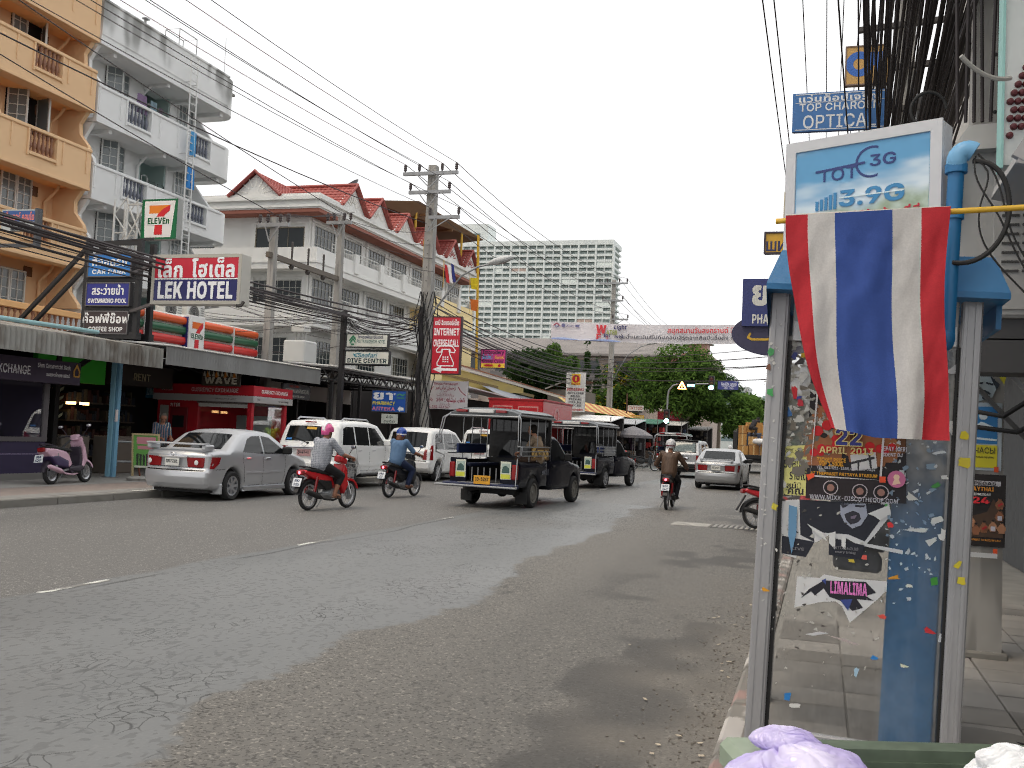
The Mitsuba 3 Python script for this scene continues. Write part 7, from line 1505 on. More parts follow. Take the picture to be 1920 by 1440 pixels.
def scrap(w, h, n=7):
    a = np.sort(RN.uniform(0, 2*np.pi, n)); r = RN.uniform(.6, 1.0, n)
    return Polygon([(w*.62*q*math.copysign(abs(math.cos(b))**.6, math.cos(b)), h*.62*q*math.copysign(abs(math.sin(b))**.6, math.sin(b))) for b, q in zip(a, r)]).buffer(0)
for (x, z, w, h, c, y, a) in TOK:
    pb.part('sticker', MB().ext(scrap(w, h, 9), .002), col(*c, .6), at=np.linalg.inv(pb.M)@facing((x, y, z), 0)@frame((0, 0, .0005), a))
inv_ = np.linalg.inv(pb.M)
for c, n, (xa, xb, za, zb), s_ in (((150, 150, 144), 90, (-.2, .06, 1.55, 2.2), .030), ((184, 186, 184), 60, (-.2, .05, 1.6, 2.2), .026), ((110, 106, 98), 70, (-.2, .05, 1.5, 2.2), .034), ((186, 190, 192), 80, (.30, .55, .9, 2.0), .016), ((120, 140, 158), 60, (.31, .55, 1.2, 2.0), .022), ((176, 176, 172), 50, (-.2, .3, .4, 1.4), .012), ((70, 68, 66), 50, (-.2, .3, .5, 1.5), .012), ((196, 196, 192), 50, (-.29, -.2, .7, 2.3), .012)):
    mb = MB()
    for k in range(n):
        x, z = RN.uniform(xa, xb), za+(zb-za)*RN.random()**.8
        s = s_*RN.uniform(.35, 1.3)
        mb.ext(scrap(s*RN.uniform(.5, 1.8), s*RN.uniform(.5, 1.6), 7), .0012, inv_@facing((x, 5.2905 if xa > -.25 else 5.2345, z), 0)@frame((0, 0, .0003*k/n), RN.uniform(0, 90)))
    pb.part('paper_residue', mb, col(*c, .8), kind='stuff')
# lit advertising box on the roof
sb_ = sign('advertising_box', 'white framed sky blue advertising box tilted on the booth roof', (.15, 5.2, 2.93), .80, .66, -24, .14, (120, 176, 214), (196, 198, 202), [], rim=.055, rimcol=(196, 198, 202))
scene['mat_sky_print'] = pr(mikit.proc(lambda p, n, uv: mix(mix((.10, .32, .56), (.72, .80, .84), sst(.35, .65, F(p.x*3.4+p.y*2, p.z*7, 3, 4)*.7+.35*sst(3.2, 2.7, p.z))), mix((.16, .24, .10), (.55, .66, .62), F(p.x*22, p.y*9, p.z*22, 4)), sst(.06, -.02, p.z-2.86-.16*(p.x-.1)+(N(p.x*14, p.y*5)-.5)*.06))), .25)
sb_.part('printed_panel', MB().box(-.34, .34, -.27, .27, .0045, .006), 'mat_sky_print')
nv = (44, 62, 120)
prints(sb_, [('logo_ring', nv, [disc(.06, .17, .085, 1.0, .95).difference(disc(.06, .17, .073, 1.0, .95)).difference(rect(.09, .09, .3, .26))]), ('logo_lettering', nv, [text('TOT', .062, -.115, .13, .20, wt=500), stroke([(-.23, .155), (.02, .17)], .012), text('3G', .058, .115, .175, .13, wt=600)]), ('offer_blue', (60, 130, 180), [text('3.9G', .085, .06, -.0, .33, wt=800), *[rect(-.23+i*.024, -.05, -.213+i*.024, .0+i*.009) for i in range(5)]]),
    ('offer_edge', (210, 226, 232), [stroke([(-.1, .005), (.22, .005)], .006)]), ('red_lettering', (190, 40, 60), [text('ใช้ได้แล้ว  ที่นี่', .06, .12, -.10, .36, 'th', 700)])], .0075, .0012)
sb_.part('bracket', MB().box(-.3, -.26, -.42, -.33, -.12, -.02).box(.26, .3, -.42, -.33, -.12, -.02), 'mat_galv')
# flag and its pole
fpz = 2.71
fl_ = Thing('flag_pole', 'yellow pole carrying the large striped flag in front of the booth', 'flag pole')
fl_.part('shaft', MB().tube([(-.235, 4.78, 2.72), (1.25, 4.72, 2.76)], .013, 10), col(206, 164, 50, .4), smooth=40)
fl_.part('cord', MB().tube([(-.2, 4.78, 2.72), (-.198, 4.78, 2.86)], .003, 5), col(190, 180, 160)); fl_.part('cord', MB().tube([(.82, 4.72, 2.74), (.86, 4.72, 2.70), (.9, 4.72, 2.74)], .003, 5), col(190, 180, 160))
fg = Thing('flag', 'large vertical striped flag of red white and blue hanging in front of the phone booth', 'flag')
tu, bu = [-.19, -.09, .03, .278, .40, .522], [.035, .048, .095, .318, .43, .55]
def fabric(p, n, uv): return .5+.5*N(p.x*900, p.z*900)
for i, (c, nm) in enumerate((((178, 40, 50), 'red_stripe'), ((190, 188, 186), 'white_stripe'), ((48, 74, 142), 'blue_stripe'), ((190, 188, 186), 'white_stripe'), ((176, 34, 44), 'red_stripe'))):
    nu, nv_ = 14, 64
    V = np.linspace(0, 1, nv_)[:, None]; U = np.linspace(0, 1, nu)[None, :]
    w = V**1.25
    ex = (1.8, 1.9, 1.5, 1.2, 1.2, 1.6)
    L_, R_ = (tu[j]+(bu[j]-tu[j])*V**ex[j]-(.022 if j == 5 else 0)*np.sin(np.pi*V) for j in (i, i+1))
    X = L_+(R_-L_)*U
    uu = (i+U)/5
    top = 2.739+.027*(X+.235)
    bot = 1.715+.06*np.clip((.22-X)/.3, 0, 1)
    Z = top*(1-V)+bot*V
    Yy = 4.756-.0404*(X+.235)*(1-V)**3+.020*V*np.sin(X*26+V*1.5)+.014*V*np.sin(X*47+2-V*3)*np.clip(1.4-2*np.abs(X-.0), .3, 1)+.07*V*V*np.clip((.2-X)/.3, 0, 1)+.012*np.sin(V*9+X*12)*V+.009*(meshkit.noise(np.stack([X*34, V*16+X*14, X*0], -1))-.5)*np.clip(V*8, 0, 1)+.008*np.sin((X+.35*V)*38)*np.clip(1-V*1.1, 0, 1)*np.clip(V*6, 0, 1)
    X = X+.012*np.sin(V*7+X*6)*V
    v = np.stack([X, Yy, Z+0*X], -1).reshape(-1, 3)
    f = np.array([[a*nu+b, a*nu+b+1, (a+1)*nu+b+1, (a+1)*nu+b] for a in range(nv_-1) for b in range(nu-1)])
    m_ = mat('flag_%s' % nm, pr(mikit.proc((lambda cc: lambda p, n, uv: mi.Color3f(cc)*(.82+.3*F(p.x*6, p.z*4, p.y*3, 4))*(.93+.14*N(p.x*260, p.z*260)))(hexc(c))), .85, sheen=.3))
    fg.part(nm, (v, f), m_, smooth=True)
fg.part('seam', MB().tube([(-.19, 4.762, 2.742), (.16, 4.757, 2.752), (.522, 4.752, 2.761)], .006, 6), col(190, 184, 176))
# blue service pipe with its hooded end
pp_ = Thing('service_pipe', 'blue painted service pipe with hooded top beside the booth roof', 'pipe')
pp_.part('shaft', MB().tube([(.545, 5.0, 2.22), (.572, 5.0, 3.02)], .036, 14), booth_blue, smooth=40); pp_.part('rounded_end', MB().ball((.543, 5.0, 2.2), .04, 10, (1, 1, 1.6)), booth_blue, smooth=True)
pp_.part('hood', MB().tube([(.571, 5.0, 3.0)]+[(.618-.048*math.cos(a), 4.99, 3.03+.055*math.sin(a)) for a in np.linspace(0, 2.2, 9)], [.043]+[.046]*9, 14, False), mat('hood_blue', hexc((110, 166, 206)), .4), smooth=40)
pp_.part('clamp', MB().lathe([(.037, -.02), (.046, -.02), (.046, .02), (.037, .02)], 16, (.564, 5.0, 2.78)), booth_blue); pp_.part('clamp', MB().lathe([(.037, -.02), (.05, -.02), (.05, .02), (.037, .02)], 16, (.571, 5.0, 3.0)), booth_blue)
pp_.part('hose', MB().tube(curve([(.64, 4.98, 3.03), (.74, 4.95, 2.98), (.79, 4.95, 2.85), (.77, 4.95, 2.68), (.68, 4.95, 2.57), (.56, 4.97, 2.55)]), .012, 8), 'mat_rubber', smooth=40)
for i, pts in enumerate((((.65, 4.97, 3.05), (.67, 4.95, 2.9), (.74, 4.95, 2.78), (.82, 4.95, 2.6), (.92, 4.95, 2.4), (.98, 4.95, 2.2)), ((.66, 4.97, 3.06), (.76, 4.95, 2.86), (.80, 4.95, 2.7), (.9, 4.95, 2.5), (.99, 4.95, 2.3), (1.0, 4.95, 2.1)), ((.64, 4.97, 3.04), (.70, 4.95, 2.92), (.68, 4.95, 2.85), (.67, 4.95, 2.7), (.78, 4.95, 2.5), (.97, 4.95, 2.25)))):
    pp_.part('cable', MB().tube(curve(pts), .0045, 6), 'mat_rubber', smooth=40)
# cabinet on the pole
cb_ = Thing('telecom_cabinet', 'pale grey telecom cabinet with louvres mounted on the right pole', 'cabinet')
cg = mat('cabinet_grey', pr(mikit.proc(lambda p, n, uv: mix((.44, .44, .43), (.34, .34, .33), F(p.x*4, p.y*4, p.z*2, 4))), .5))
cb_.part('case', MB().box(.80, 1.7, 6.95, 7.5, 2.55, 3.68, .02), cg); cb_.part('door', MB().box(1.02, 1.66, 6.935, 6.949, 2.6, 3.62, .006), cg)
cb_.part('roof', MB().add(np.array([[.74, 6.85, 3.62], [1.8, 6.85, 3.66], [1.8, 7.6, 3.66], [.74, 7.6, 3.62], [.86, 6.9, 3.80], [1.7, 6.9, 3.84], [1.7, 7.55, 3.84], [.86, 7.55, 3.80]]), np.array([[3, 2, 1, 0], [4, 5, 6, 7], [0, 1, 5, 4], [1, 2, 6, 5], [2, 3, 7, 6], [3, 0, 4, 7]])), cg)
cb_.part('roof_skirt', MB().box(.74, .80, 6.85, 7.55, 3.2, 3.62), cg)
for i in range(9):
    for x in (1.07, 1.19): cb_.part('louvre', MB().box(x, x+.1, 6.925, 6.9345, 3.32-i*.06, 3.335-i*.06), col(70, 70, 70))
cb_.part('lock', MB().lathe([(0, 0), (.03, 0), (.03, .02), (0, .025)], 12).out(facing((1.12, 6.93, 3.55), 0)), col(50, 50, 52)); cb_.part('support', MB().box(.9, 1.6, 7.0, 7.4, 2.42, 2.548).box(.95, 1.5, 7.0, 7.4, 2.2, 2.41), col(70, 70, 72))
# concrete pole with posters, brackets
mat('pole_concrete', pr(mikit.proc(lambda p, n, uv: mix((.36, .35, .33), (.25, .245, .23), F(p.x*5, p.y*5, p.z*1.6, 4))*(1-.3*sst(.62, .8, N(p.x*16, p.y*16, p.z*1.1)))), .85))
rp2 = Thing('utility_pole', 'square concrete utility pole behind the booth with posters pasted on it', 'utility pole')
rp2.part('shaft', MB().add(np.array([[1.02, 8.2, .14], [1.32, 8.2, .14], [1.32, 8.5, .14], [1.02, 8.5, .14], [1.09, 8.2, 10], [1.24, 8.2, 10], [1.24, 8.4, 10], [1.09, 8.4, 10]]), np.array([[3, 2, 1, 0], [4, 5, 6, 7], [0, 1, 5, 4], [1, 2, 6, 5], [2, 3, 7, 6], [3, 0, 4, 7]])), 'mat_pole_concrete')
for z in (4.3, 4.75, 5.2, 5.65, 6.1): rp2.part('bolt_hole', MB().lathe([(.016, 0), (0, .004)], 10).out(facing((1.2, 8.199, z), 0)), col(30, 30, 30))
rp2.part('bracket', MB().bar((1.05, 8.1, 2.6), (1.75, 8.0, 1.75), .09, .03), 'mat_galv'); rp2.part('bracket', MB().bar((.95, 8.15, 2.35), (1.6, 8.1, 1.62), .08, .03), col(76, 76, 76)); rp2.part('stone_base', MB().box(.98, 1.36, 8.16, 8.54, .14, .2, .02), 'mat_dark_concrete')
for i, pts in enumerate((((1.0, 8.05, 2.35), (1.3, 7.9, 2.28), (1.7, 7.9, 2.5)), ((1.0, 8.05, 2.0), (1.25, 7.9, 1.95), (1.8, 7.9, 2.35)), ((1.0, 8.05, 1.88), (1.35, 7.95, 1.84), (1.8, 7.9, 2.1)), ((1.05, 8.05, 2.5), (1.4, 7.95, 2.42), (1.8, 7.9, 2.6)))):
    rp2.part('conduit', MB().tube(pts, (.03, .018, .018, .03)[i], 8), 'mat_rubber' if i in (1, 2) else col(120, 118, 114), smooth=40)
A8 = facing((0, 8.19, 0), 0)
def pole_poster(label, items):
    t = Thing('poster', label, 'poster', M=A8); prints(t, items, .001, .003); return t
PX, PZ = 1.165, 1.95
pole_poster('blue and yellow watch shop poster pasted on the concrete pole', [('paper', (176, 190, 200), [rect(1.03, 1.55, 1.29, 2.06)]), ('picture', (50, 120, 180), [rect(1.09, 1.75, 1.26, 2.03)]), ('white_swirl', (206, 220, 228), [stroke([(1.09, 1.85), (1.15, 1.9), (1.24, 1.86)], .03), disc(1.16, 1.96, .03), stroke([(1.10, 1.79), (1.25, 1.78)], .015)]), ('yellow_band', (206, 196, 40), [rect(1.09, 1.57, 1.26, 1.74)]), ('lettering', (50, 50, 30), [text('ЧАСЫ', .045, 1.175, 1.70, .14, wt=500), text('копии лучших', .015, 1.175, 1.65, .12)]), ('tape', (216, 80, 40), [rect(1.03, 1.54, 1.07, 1.58), rect(1.24, 1.54, 1.27, 1.58)])])
pole_poster('torn bearded face poster at the top of the concrete pole', [('paper', (170, 186, 194), [poly((1.04, 2.12), (1.1, 2.26), (1.2, 2.28), (1.26, 2.2), (1.22, 2.1), (1.1, 2.06))]), ('features', (50, 60, 70), [stroke([(1.1, 2.2), (1.15, 2.21)], .014), stroke([(1.18, 2.21), (1.22, 2.2)], .014), stroke([(1.12, 2.13), (1.165, 2.15), (1.2, 2.13)], .016), disc(1.165, 2.1, .016), poly((1.2, 2.27), (1.27, 2.2), (1.25, 2.16), (1.22, 2.22))])])
pole_poster('dark fight poster with red number 24 low on the concrete pole', [('paper', (30, 24, 24), [rect(1.02, .98, 1.325, 1.52)]), ('white_band', (190, 190, 196), [rect(1.03, 1.435, 1.29, 1.47)]), ('picture', (74, 54, 40), [poly((1.03, 1.05), (1.31, 1.05), (1.31, 1.24), (1.24, 1.34), (1.2, 1.24), (1.03, 1.18))]), ('boxer', (136, 88, 60), [g for c in ((1.06, 1.12), (1.125, 1.11), (1.18, 1.13), (1.285, 1.31), (1.285, 1.22)) for g in fighter(*c, .36)]), ('boxer_pale', (168, 120, 90), [g for c in ((1.09, 1.17), (1.24, 1.14), (1.3, 1.13)) for g in fighter(*c, .36)]), ('hair', (26, 20, 18), [disc(c[0], c[1]+.037, .011, 1, .7) for c in ((1.06, 1.12), (1.125, 1.11), (1.18, 1.13), (1.285, 1.31), (1.285, 1.22), (1.09, 1.17), (1.24, 1.14), (1.3, 1.13))]), ('vest', (190, 190, 200), [rect(1.225, 1.1, 1.255, 1.135), rect(1.27, 1.18, 1.3, 1.215)]), ('glove', (170, 40, 44), [g for c in ((1.06, 1.12), (1.18, 1.13), (1.285, 1.31)) for g in gloves(*c, .36)]), ('lettering', (40, 36, 40), [text('PEGAS', .026, 1.18, 1.452, .15, wt=800)]), ('orange_lettering', (214, 140, 50), [text('MUAYTHAI', .03, 1.14, 1.41, .2, wt=800), text('THEPRASIT STADIUM 4TH', .014, 1.17, 1.03, .24)]), ('white_lettering', (206, 206, 206), [text('WEDNESDAY', .018, 1.15, 1.37, .14, wt=700)]), ('red_number', (206, 36, 48), [text('24', .05, 1.15, 1.325, .12, wt=900)]), ('tape', (216, 80, 40), [rect(1.03, .94, 1.06, .98), rect(1.24, .93, 1.27, .97)]), ('torn_strip', (190, 192, 194), [rect(1.05, .9, 1.27, .935)])])
pole_poster('yellow notices pasted high on the concrete pole', [('paper', (206, 200, 60), [poly((1.05, 2.5), (1.2, 2.48), (1.18, 2.4), (1.05, 2.42)), poly((1.12, 2.42), (1.3, 2.3), (1.32, 2.46), (1.22, 2.5)), poly((1.24, 2.3), (1.3, 2.2), (1.32, 2.3))]), ('lettering', (90, 90, 40), [text('ОБЩ', .03, 1.12, 2.46, .1)])])
# second pole further on and its bundle, right-hand building parts
p3 = Thing('utility_pole', 'concrete utility pole buried in black cable bundles at the upper right', 'utility pole')
p3.part('shaft', MB().add(np.array([[.9, 17, .14], [1.26, 17, .14], [1.26, 17.3, .14], [.9, 17.3, .14], [1.05, 17, 12], [1.3, 17, 12], [1.3, 17.2, 12], [1.05, 17.2, 12]]), np.array([[3, 2, 1, 0], [4, 5, 6, 7], [0, 1, 5, 4], [1, 2, 6, 5], [2, 3, 7, 6], [3, 0, 4, 7]])), 'mat_pole_concrete')
for z in (6.5, 7.2, 7.9, 8.6): p3.part('cross_arm', MB().bar((.4, 16.9, z), (2.0, 16.9, z+.1), .1, .08), col(60, 56, 54))
ub = Thing('corner_building', 'white upper wall of the right hand building with fish scale tile ends', 'building')
ub.part('wall', MB().box(1.0, 4, 6.5, 6.62, 3.42, 7.5).box(3.9, 4, 2, 6.5, 3.4, 7.5), col(206, 210, 208, .8)); ub.part('edge_trim', MB().box(.985, 1.0, 6.48, 6.64, 3.4, 7.5), col(150, 196, 190))
k = 0
for r in range(9):
    for c in range(8):
        x, z = 1.035+c*.042+(.021 if r % 2 else 0), 3.60+r*.052
        if z-3.60 > (c+.6)*.12+.22 or (c > 0 and z-3.6 < c*.05-.02): continue
        ub.part('tile_end', MB().lathe([(0, .03), (.016, .025), (.022, 0)], 10).out(facing((x, 6.497, z), 0)), col(88, 30, 36, .5), smooth=40)
ub.part('canopy', MB().add(np.array([[.93, 5.6, 3.2], [1.5, 5.6, 3.06], [1.5, 6.45, 3.06], [.93, 6.45, 3.2], [.95, 5.6, 3.27], [1.5, 5.6, 4.2], [1.5, 6.45, 4.2], [.95, 6.45, 3.27]]), np.array([[3, 2, 1, 0], [4, 5, 6, 7], [1, 2, 6, 5], [2, 3, 7, 6], [3, 0, 4, 7]])), col(150, 148, 146))
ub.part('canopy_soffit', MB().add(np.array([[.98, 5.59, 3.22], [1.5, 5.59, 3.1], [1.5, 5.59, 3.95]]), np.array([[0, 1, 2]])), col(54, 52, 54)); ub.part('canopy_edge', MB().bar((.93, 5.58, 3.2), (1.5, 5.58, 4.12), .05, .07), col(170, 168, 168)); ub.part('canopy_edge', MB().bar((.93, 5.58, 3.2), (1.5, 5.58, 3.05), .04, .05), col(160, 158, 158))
rs = Thing('right_shop_row', 'dark open shop fronts along the right pavement', 'shop')
rs.part('rack', MB().box(2.2, 2.24, 8.2, 8.24, .15, 2.2).box(1.75, 1.79, 8.6, 8.64, .15, 2.2).box(1.75, 2.24, 8.2, 8.24, 2.1, 2.16), col(120, 120, 120))
for k in range(16): rs.part('goods', MB().box(1.7+RN.random()*.8, 1.8+RN.random()*.8+.1, 8.7, 8.8, .4+k*.15, .5+k*.15+RN.random()*.1, .01), col(*((60, 40, 40), (70, 68, 66), (40, 48, 60), (110, 104, 96))[k % 4]))
rs.part('wall', MB().box(4.5, 4.7, 1, 60, .15, 9).box(1.65, 4.5, 8.9, 9.1, .15, 3.3).box(2.0, 4.5, 24, 24.3, .15, 9).box(1.9, 2.2, 24.3, 60, 3, 10), col(40, 38, 38)); rs.part('upper_wall', MB().box(2.2, 4.5, 9.1, 24, 3.3, 10), col(176, 172, 164)); rs.part('shutter', corr(2.6, 9.1, 24, .15, 3.3, .12, .02), col(86, 88, 90)); rs.part('soffit', MB().box(1.7, 4.5, 1, 24, 3.3, 3.42), col(90, 88, 86))
rs.part('counter', MB().box(2.2, 3.2, 6.6, 7.2, .15, 1.1, .02), col(96, 96, 98))
for i in range(6): rs.part('panel', MB().box(1.55+i*.04, 1.57+i*.04, 7.2, 7.7, .15, 1.25), col(150, 150, 150) if i % 2 else col(110, 112, 116))
gt = Thing('door_post', 'tall white metal door post standing at the right edge', 'post', (1.1, 5.75, .15), 0, roll=2)
gt.part('shaft', MB().box(-.022, .022, 0, .04, 0, 1.15, .004), col(196, 196, 194)); gt.part('foot', MB().tube([(-.12, .1, .01), (-.02, .02, .02), (.05, .02, .02)], .006, 6), 'mat_rubber')
solo('sand_pile', MB().ball((.85, 5.9, .13), .3, 12, (1.2, .6, .18)), 'mat_earth', 'small pile of sandy dirt on the right paving slabs', 'dirt pile', smooth=True)
# bin and rubbish bags
bn = Thing('wheelie_bin', 'dirty dark green wheelie bin full of rubbish bags at the bottom right corner', 'bin', (.36, 1.98, .162), 21)
gm = mat('bin_green', pr(mikit.proc(lambda p, n, uv: mix((.055, .085, .05), (.10, .13, .095), F(p.x*9, p.y*9, p.z*6, 4))*(.7+.5*F(p.x*30, p.y*30, p.z*30, 3))), .5))
gl = mat('bin_green_light', pr(mikit.proc(lambda p, n, uv: mix((.20, .26, .19), (.30, .35, .27), F(p.x*12, p.y*12, p.z*9, 4))), .55))
def rrect(x, y, r): return shapely.box(-x, -y, x, y).buffer(-r).buffer(r, 8)
ring_ = rrect(.34, .36, .09).difference(rrect(.31, .33, .08))
bn.part('rim', MB().ext(rrect(.375, .395, .09).difference(rrect(.315, .335, .08)), .03, z=.835), gm)
bn.part('body', MB().ext(ring_, .75, z=.09).ext(rrect(.33, .35, .09), .02, z=.07), gm)
bn.part('hinge_block', MB().box(-.44, -.30, .12, .40, .80, .868, .02), gl); bn.part('hinge_block', MB().box(.30, .44, .12, .40, .80, .868, .02), gl); bn.part('handle', MB().tube([(-.36, .43, .84), (.36, .43, .84)], .014, 8), gm)
for x in (-.3, .3): bn.part('wheel', MB().lathe([(.0, -.03), (.09, -.03), (.1, 0), (.09, .03), (0, .03)], 18, (x, .36, .1), 'x'), 'mat_rubber', smooth=40)
def bag(c, s, seed, tw=.5):
    t_ = trimesh.creation.icosphere(subdivisions=6)
    d = np.array(t_.vertices)
    ax = np.array([math.sin(seed*1.7)*.5, math.cos(seed*2.3)*.5, 1.0]); ax /= np.linalg.norm(ax)
    e1 = np.cross(ax, [0, 1, .2]); e1 /= np.linalg.norm(e1); e2 = np.cross(ax, e1)
    ph, h = np.arctan2(d@e2, d@e1), d@ax
    w_ = meshkit.noise(d*1.8+seed*5, seed+2)*5
    fold = lambda k, a: np.abs(np.sin(ph*k/2+w_*a+h*2.2*a))
    up = .25+.75*np.clip(h*.5+.5, 0, 1)**1.6
    r = .80+.34*(meshkit.noise(d*1.4+seed*9, seed)-.5)-.085*up*(1-fold(7, .8))**2-.045*up*(1-fold(15, 1.3))**2-.02*(1-np.abs(meshkit.noise(d*[9, 9, 4]+seed, seed+4)*2-1))**4+.012*(meshkit.noise(d*14, seed+9)-.5)
    r = r*(1-.12*np.exp(-((h-1)/.12)**2))
    v = d*r[:, None]*np.asarray(s)
    return v+np.asarray(c), np.array(t_.faces)
def plast(a, b, k): return pr(mikit.proc(lambda p, n, uv: mix(a, b, sst(.35, .65, F(p.x*6+k, p.y*6, p.z*6, 4)))), .16, specular=.6, clearcoat=.6)
mat('bag_purple', plast((.40, .34, .62), (.66, .62, .78), 1)); mat('bag_white', plast((.54, .56, .57), (.72, .73, .74), 3))
b1 = Thing('rubbish_bag', 'knotted translucent purple plastic bag lying at the left of the bin', 'rubbish bag')
b1.part('sack', bag((-.02, 2.04, .975), (.19, .18, .14), 3), 'mat_bag_purple', smooth=True); b1.part('knot', bag((-.165, 1.95, .985), (.075, .065, .05), 5), 'mat_bag_purple', smooth=True); b1.part('ear', bag((-.05, 2.1, 1.06), (.085, .05, .045), 7), 'mat_bag_purple', smooth=True)
b2 = Thing('rubbish_bag', 'crumpled white plastic bag at the right of the bin', 'rubbish bag')
b2.part('sack', bag((.40, 2.14, .965), (.17, .17, .15), 9), 'mat_bag_white', smooth=True); b2.part('ear', bag((.36, 2.16, 1.065), (.07, .05, .04), 12), 'mat_bag_white', smooth=True)
b3 = Thing('rubbish_bag', 'white plastic bag sitting between the purple bag and the crumpled white one', 'rubbish bag')
b3.part('sack', bag((.16, 1.98, .95), (.16, .16, .12), 15), 'mat_bag_white', smooth=True)
b4 = Thing('rubbish_bag', 'white plastic bag at the far right edge of the bin', 'rubbish bag')
b4.part('sack', bag((.56, 2.16, .985), (.12, .12, .12), 19), 'mat_bag_white', smooth=True)
# signs over the right pavement
ph = sign('pharmacy_sign', 'dark blue pharmacy sign with a white Thai letter above an oval board', (-.56, 11, 3.22), .62, .52, 0, .1, (40, 50, 110), (34, 38, 70), [('lettering', (206, 206, 200), [text('ย', .22, -.12, .08, .17, 'th', 900), text('PHARMACY', .1, .05, -.18, .5, wt=800), text('า', .2, .1, .08, .1, 'th', 900)])], .003)
ov = sign('oval_sign', 'dark violet oval sign board with a gold swirl under the pharmacy sign', (-.5, 11.06, 2.88), .02, .02, 0, .02, (58, 56, 84), (58, 56, 84))
ov.part('board', MB().ext(disc(0, 0, .24, 2.0, 1.0), .04, z=-.02), col(58, 56, 84)); prints(ov, [('swirl', (200, 160, 50), [stroke([(-.28, .0), (-.3, -.04), (-.26, -.06), (-.1, -.06), (.1, .0), (.3, .12)], .025)])], .022, .004)
oc = sign('optical_sign', 'blue optical shop sign with white Latin and Thai lettering behind the cables', (.1, 13, 5.97), 1.15, .5, 0, .08, (58, 110, 170), (60, 90, 140), [('lettering', (216, 220, 224), [text('แว่นท็อปเจริญ', .1, .0, .18, 1.0, 'th', 700), text('TOP CHAROEN', .1, .0, .06, .98, wt=600), text('OPTICAL', .17, .0, -.13, .88, wt=500), rect(-.54, .225, .54, .235), rect(-.54, .118, .54, .124), rect(-.54, -.235, .54, -.225)])], .004)
br = sign('letter_sign', 'tan sign with a thick blue rounded letter behind the cable bundle', (.52, 16, 7.67), .66, .63, 0, .1, (186, 146, 80), (120, 100, 90), [('letter', (50, 100, 180), [disc(-.12, .02, .2).difference(disc(-.12, .02, .09)), rect(-.12, .1, .26, .2), rect(.14, -.2, .26, .2), disc(.12, .08, .1)])], .004, .02)
rg = sign('striped_shop_sign', 'red and green edged white shop sign deep behind the cable bundle', (1.15, 15, 5.85), .75, .75, 0, .1, (214, 216, 212), (40, 100, 70), [('red_block', (200, 50, 50), [poly((-.1, .3), (.3, .3), (.2, -.1), (-.05, 0))]), ('green_block', (30, 90, 60), [rect(-.37, -.3, -.1, -.1), text('E', .12, -.15, -.2)])], .004)
sign('yellow_sign', 'small yellow sign with dark Cyrillic letters just behind the booth roof', (-.30, 9, 3.47), .48, .2, 0, .05, (206, 160, 40), (60, 50, 60), [('lettering', (50, 50, 90), [text('ШИНЫ', .09, -.05, -.03, .34, wt=700)])], .003, .015)


# ================================================================ FAR BUILDINGS, TREES, STALLS
tw = Thing('tower_hotel', 'very tall pale slab hotel with a grid of balconies far behind the street', 'building')
tm_ = mat('tower_white', pr(mikit.proc(lambda p, n, uv: mix((.62, .66, .65), (.55, .59, .58), F(p.x*.05, p.z*.08, 0, 3))), .7))
TX0, TX1, TYF, FH = -187.0, -99.5, 470.0, 2.83
tw.part('core', MB().box(TX0-30, TX1-1.2, TYF+2.2, TYF+20, 0, 97.2), col(150, 164, 160)); tw.part('roof_block', MB().box(-187, -166, TYF+3, TYF+16, 97.2, 109.5), tm_); tw.part('roof_block_window', MB().box(-178, -170, TYF+2.9, TYF+2.99, 100.5, 104.5), col(90, 110, 108))
tw.part('parapet', MB().box(TX0-30, TX1, TYF-.1, TYF+20, 97.2, 99.6), tm_)
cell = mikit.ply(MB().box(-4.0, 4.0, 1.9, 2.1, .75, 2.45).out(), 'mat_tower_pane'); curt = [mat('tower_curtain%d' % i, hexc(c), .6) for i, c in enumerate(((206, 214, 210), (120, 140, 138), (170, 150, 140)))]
scene['mat_tower_pane'] = pr(hexc((158, 172, 170)), .2)  # pane colour paled to stand in for distance haze
mul = MB()
for f_ in range(33):
    z = 97.2-(f_+1)*FH
    if z < 42: break
    b = tw.part('balcony', MB().box(TX0-30, TX1-.6, TYF, TYF+2.3, z, z+.18).box(TX0-30, TX1-.6, TYF-.02, TYF+.12, z-.1, z+1.1).box(TX1-1.2, TX1, TYF+.6, TYF+20, z, z+.95), tm_)
    for k in range(10):
        x = TX0+4.4+k*8.75
        A = np.eye(4); A[:3, 3] = (x, TYF, z)
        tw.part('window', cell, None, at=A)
        for q in range(4):
            r = R0.random()
            if r < .45: mul.box(x-4+q*2+.15, x-4+q*2+(.9 if r < .3 else 1.8), TYF+1.7, TYF+1.85, z+.7, z+2.4)
        if R0.random() < .06: b.part('blind', MB().box(x-3.8, x+R0.choice((0, 3.8)), TYF+.2, TYF+.3, z+.95, z+2.6), curt[R0.choice((0, 0, 2))])
tw.part('curtain', mul, curt[0], kind='stuff')
for k in range(11): tw.part('fin', MB().box(TX0+k*8.75-.42, TX0+k*8.75+.42, TYF-.5, TYF+2.2, 40, 97.3), tm_)
dv_ = MB()
for k in range(10): dv_.box(TX0+k*8.75+4.2, TX0+k*8.75+4.6, TYF+.1, TYF+2.2, 40, 97.2)
tw.part('divider', dv_, tm_, kind='stuff')
